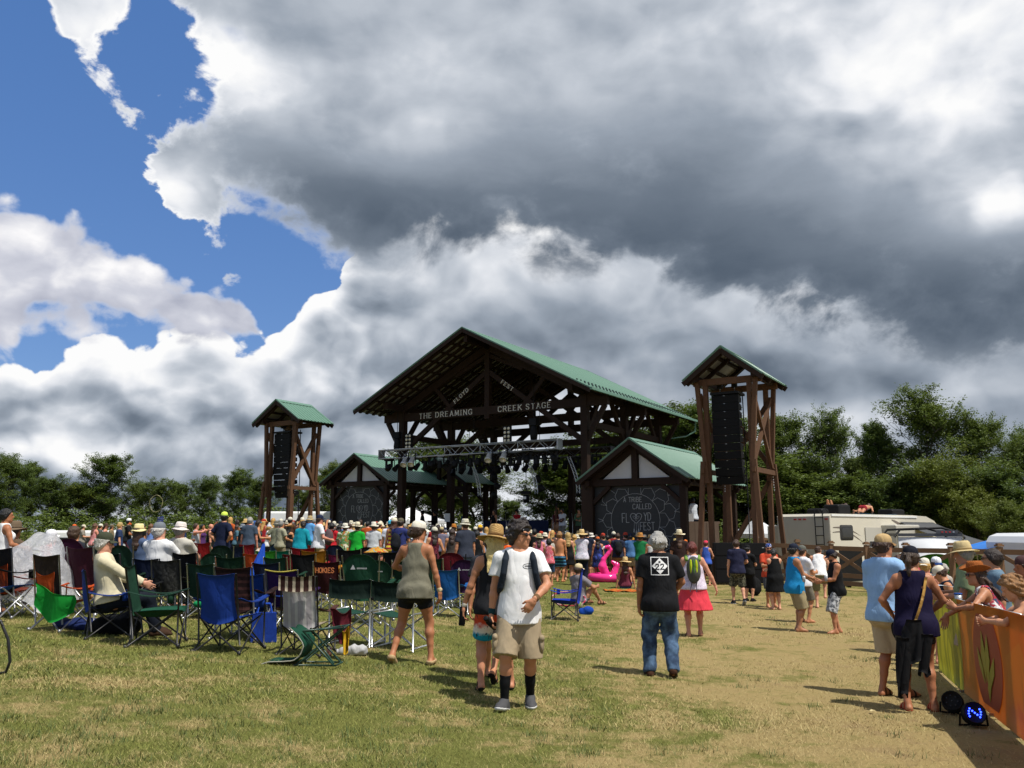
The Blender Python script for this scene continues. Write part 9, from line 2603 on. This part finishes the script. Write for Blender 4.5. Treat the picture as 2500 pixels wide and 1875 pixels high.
# ================================================= on the stage
DK = 1.25
def onstage(r, d, label, face, pose, sex, top, bot, hair, hat, H=1.78, z=DK, **kw):
 return person(loc=st(r, d, z), face=face, H=H, pose=pose, sex=sex, wear=tuple(x for x in (bot, top) if x), hair=hair, hat=hat, label=label, group='performers and crew on the stage', lod=2, **kw)
def stage_at(px, d):
 """r on the stage at depth d under pixel column px"""
 lo, hi = -14.0, 16.0
 for _ in range(40):
  m = (lo + hi) / 2; p = st(m, d)
  if p.x / p.y < at(px, 1280, 10).x / 10: lo = m
  else: hi = m
 return lo
fr_ = 180 + 31.9
for px, d, lab, face, pose, sex, top, bot, hair, hat, kw in (
 (1373, 7.0, 'performer in white shirt and grey trousers playing a mandolin', fr_ + 10, 'cross', 'm', ('long', K('#d4d6da'), {}), ('pants', K('#77736a'), {}), ('short', HM(DBR)), None, dict(beard=HM(DBR))),
 (1262, 7.6, 'performer in red shirt and black hat playing a guitar', fr_, 'cross', 'm', ('long', K('#a81c22'), {}), ('pants', K('#1a1c22'), {}), ('short', HM(BLK)), ('fedora', BLKC), {}),
 (1414, 7.6, 'performer in green plaid shirt with a fiddle by the right main post', fr_ - 20, 'hold', 'm', ('long', K('#5a7a5a', 'plaid', '#3a4a3a'), {}), ('pants', K('#3a342c'), {}), ('short', HM(BLK)), None, {}),
 (1357, 9.2, 'performer in dark red behind the white shirt with an upright bass', fr_, 'raise', 'm', ('tee', K('#5a2024'), {}), ('pants', K('#1a1a1a'), {}), ('short', HM(BRN)), None, {}),
 (1206, 7.2, 'performer in black vest standing before the navy back cloth', fr_ + 15, 'stand', 'f', ('tank', BLKC, {}), ('pants', BLKC, {}), ('long', HM(BRN)), None, {}),
 (1134, 9.4, 'crew member in blue shirt at the left of the stage', fr_, 'stand', 'm', ('tee', K('#2a5a80'), {}), ('pants', BLKC, {}), ('short', HM(BLK)), None, {}),
 (1031, 7.4, 'person in black hat silhouetted before the white marquee', fr_ + 60, 'stand', 'm', ('long', K('#2a2c2e'), {}), ('pants', BLKC, {}), ('short', HM(BLK)), ('fedora', BLKC), {}),
 (1061, 8.0, 'dark figure right of the black hat before the white marquee', fr_ + 30, 'hold', 'm', ('long', BLKC, {}), ('pants', BLKC, {}), ('short', HM(BLK)), None, {})):
 onstage(stage_at(px, d), d, lab, face, pose, sex, top, bot, hair, hat, skin_=TAN, **kw)
q = wp.location + Vector((0, .45, 0))
person(loc=(q.x - .05, q.y + .35, 0), z=1.45, face=-40, H=1.75, pose='hold', wear=(('pants', K('#2a3a50'), {}), ('long', K('#a8b0ba', 'plaid', '#c8ccd0'), {})), hair=('short', HM(BLK)), skin_=BROWN, lod=2, label='crew member in pale checked shirt behind the boarded platform')
def instrument(name, r, d, z, label, cat, kind, face):
 e = empty(name, st(r, d, z), -rad(face), label, cat)
 wood = plain('guitar_wood', (.30, .13, .045), .3, 0, .25, 8.0) if kind != 'mandolin' else plain('dark_wood', (.08, .03, .015), .3)
 s = {'guitar': 1.0, 'mandolin': .62, 'bass': 2.1, 'fiddle': .55}[kind]
 solid_obj('body', [ell(v3(-.16 * s, 0, 0), (.19 * s, .05 * s, .18 * s), .03), ell(v3(.08 * s, 0, 0), (.15 * s, .05 * s, .14 * s), .03)], .02 * max(s, .7), wood, e)
 MB().bar((.15 * s, -.03 * s, 0), (.66 * s, -.03 * s, .03 * s), .05 * s, .03 * s).build('neck', M_TIM2, e)
 MB().box((.70 * s, -.03 * s, .03 * s), (.12 * s, .03 * s, .07 * s)).build('headstock', M_BLACK, e)
 return e
for px, d, z, kind, lab in ((1262, 7.35, DK + 1.05, 'guitar', 'wooden guitar held by the performer in the red shirt'), (1373, 6.75, DK + 1.18, 'mandolin', 'dark mandolin held by the performer in the white shirt'), (1414, 7.4, DK + 1.42, 'fiddle', 'fiddle held by the performer in green plaid')):
 o = instrument(kind, stage_at(px, d), d, z, lab, kind, kind, fr_); o.rotation_euler = (0, rad(-22), RZ)
bs = instrument('double_bass', stage_at(1357, 8.9), 8.9, DK + .62, 'upright bass on the stage behind the white shirt', 'double bass', 'bass', fr_); bs.rotation_euler = (0, rad(-84), RZ)
dk_ = empty('drum_kit', st(3.0, 10.3, DK + .6), RZ, 'drum kit at the back of the stage', 'drum kit')
MB().lathe([(.28, -.2), (.29, -.19), (.29, .19), (.28, .2)], (0, 0, .3), 18, rot=Matrix.Rotation(rad(90), 3, 'X')).build('bass_drum', plain('drum_shell', (.12, .02, .02), .25), dk_)
for x, y, z, r in ((-.25, .05, .72, .15), (.2, .05, .72, .16), (.62, .3, .5, .2), (-.6, .2, .58, .17)): MB().lathe([(r, -.1), (r, .1)], (x, y, z), 14).build('drum', plain('drum_shell', (.12, .02, .02), .25), dk_)
for x, y, z, r in ((-.75, .0, 1.1, .24), (.7, -.05, 1.15, .26), (-.95, .3, .85, .18)):
 o = MB().lathe([(r, 0), (.05, .02), (.0005, .03)], (x, y, z), 18).build('cymbal', plain('brass', (.55, .38, .12), .3, .9, .1), dk_); MB().tube([(x, y, 0), (x, y, z)], .012, 5).build('stand', M_ALU, o)
for px, d, lab in ((1236, 6.2, 'microphone stand before the red shirt'), (1350, 5.9, 'microphone stand before the white shirt'), (1398, 6.0, 'bright microphone stand by the right main post'), (1420, 6.2, 'second microphone stand by the right main post'), (1180, 6.0, 'microphone stand before the navy back cloth')):
 e = empty('microphone_stand', st(stage_at(px, d), d, DK), RZ, lab, 'microphone stand')
 MB().tube([(0, 0, 0), (0, 0, 1.1), (.0, -.1, 1.55)], .013, 6).build('pole', M_ALU, e); MB().lathe([(.16, 0), (.15, .02), (.0005, .03)], n=12).build('base', M_BLACK, e); MB().lathe([(.012, -.08), (.03, .0), (.025, .05), (.0005, .06)], (0, -.12, 1.6), 10).build('microphone', M_BLACK, e)
for r, lab in ((-3.6, 'black wedge monitor at the left of the stage edge'), (-.6, 'black wedge monitor at the middle of the stage edge'), (2.6, 'black wedge monitor at the right of the stage edge')):
 e = empty('stage_monitor', st(r, 2.9, DK), RZ, lab, 'monitor')
 MB().poly([(-.3, -.1, 0), (.3, -.1, 0), (.3, .4, 0), (-.3, .4, 0), (-.3, -.05, .12), (.3, -.05, .12), (.3, .3, .42), (-.3, .3, .42)], [(3, 2, 1, 0), (4, 5, 6, 7), (0, 1, 5, 4), (1, 2, 6, 5), (2, 3, 7, 6), (3, 0, 4, 7)]).build('cabinet', M_BLACK, e)
# cups in hands
for px, Y, z, lab in ((1956, 17.0, 1.02, 'clear drink cup held by the turquoise sleeveless shirt'), (2010, 16.9, 1.04, 'can held by the black sleeveless shirt')):
 p = at(px, 1300, Y); e = empty('drink_cup', (p.x, p.y, G(p.x, p.y) + z), 0, lab, 'cup')
 MB().lathe([(.026, -.06), (.034, .055), (.030, .055), (.024, -.05)], n=12).build('cup', plain('cup_grey', (.35, .36, .38), .2), e)
lf = hit(2130, 1743)
o = MB().sheet(lambda u, v: (lf.x + .05 * (u - .5) * (1 - abs(2 * v - 1) ** 2), lf.y + .07 * (v - .5), lf.z + .03 + .012 * math.sin(3 * u)), 4, 6, .001).build('dry_leaf', K('#c9b888')); tag(o, 'pale dry leaf lying on the grass left of the purple top', 'leaf')
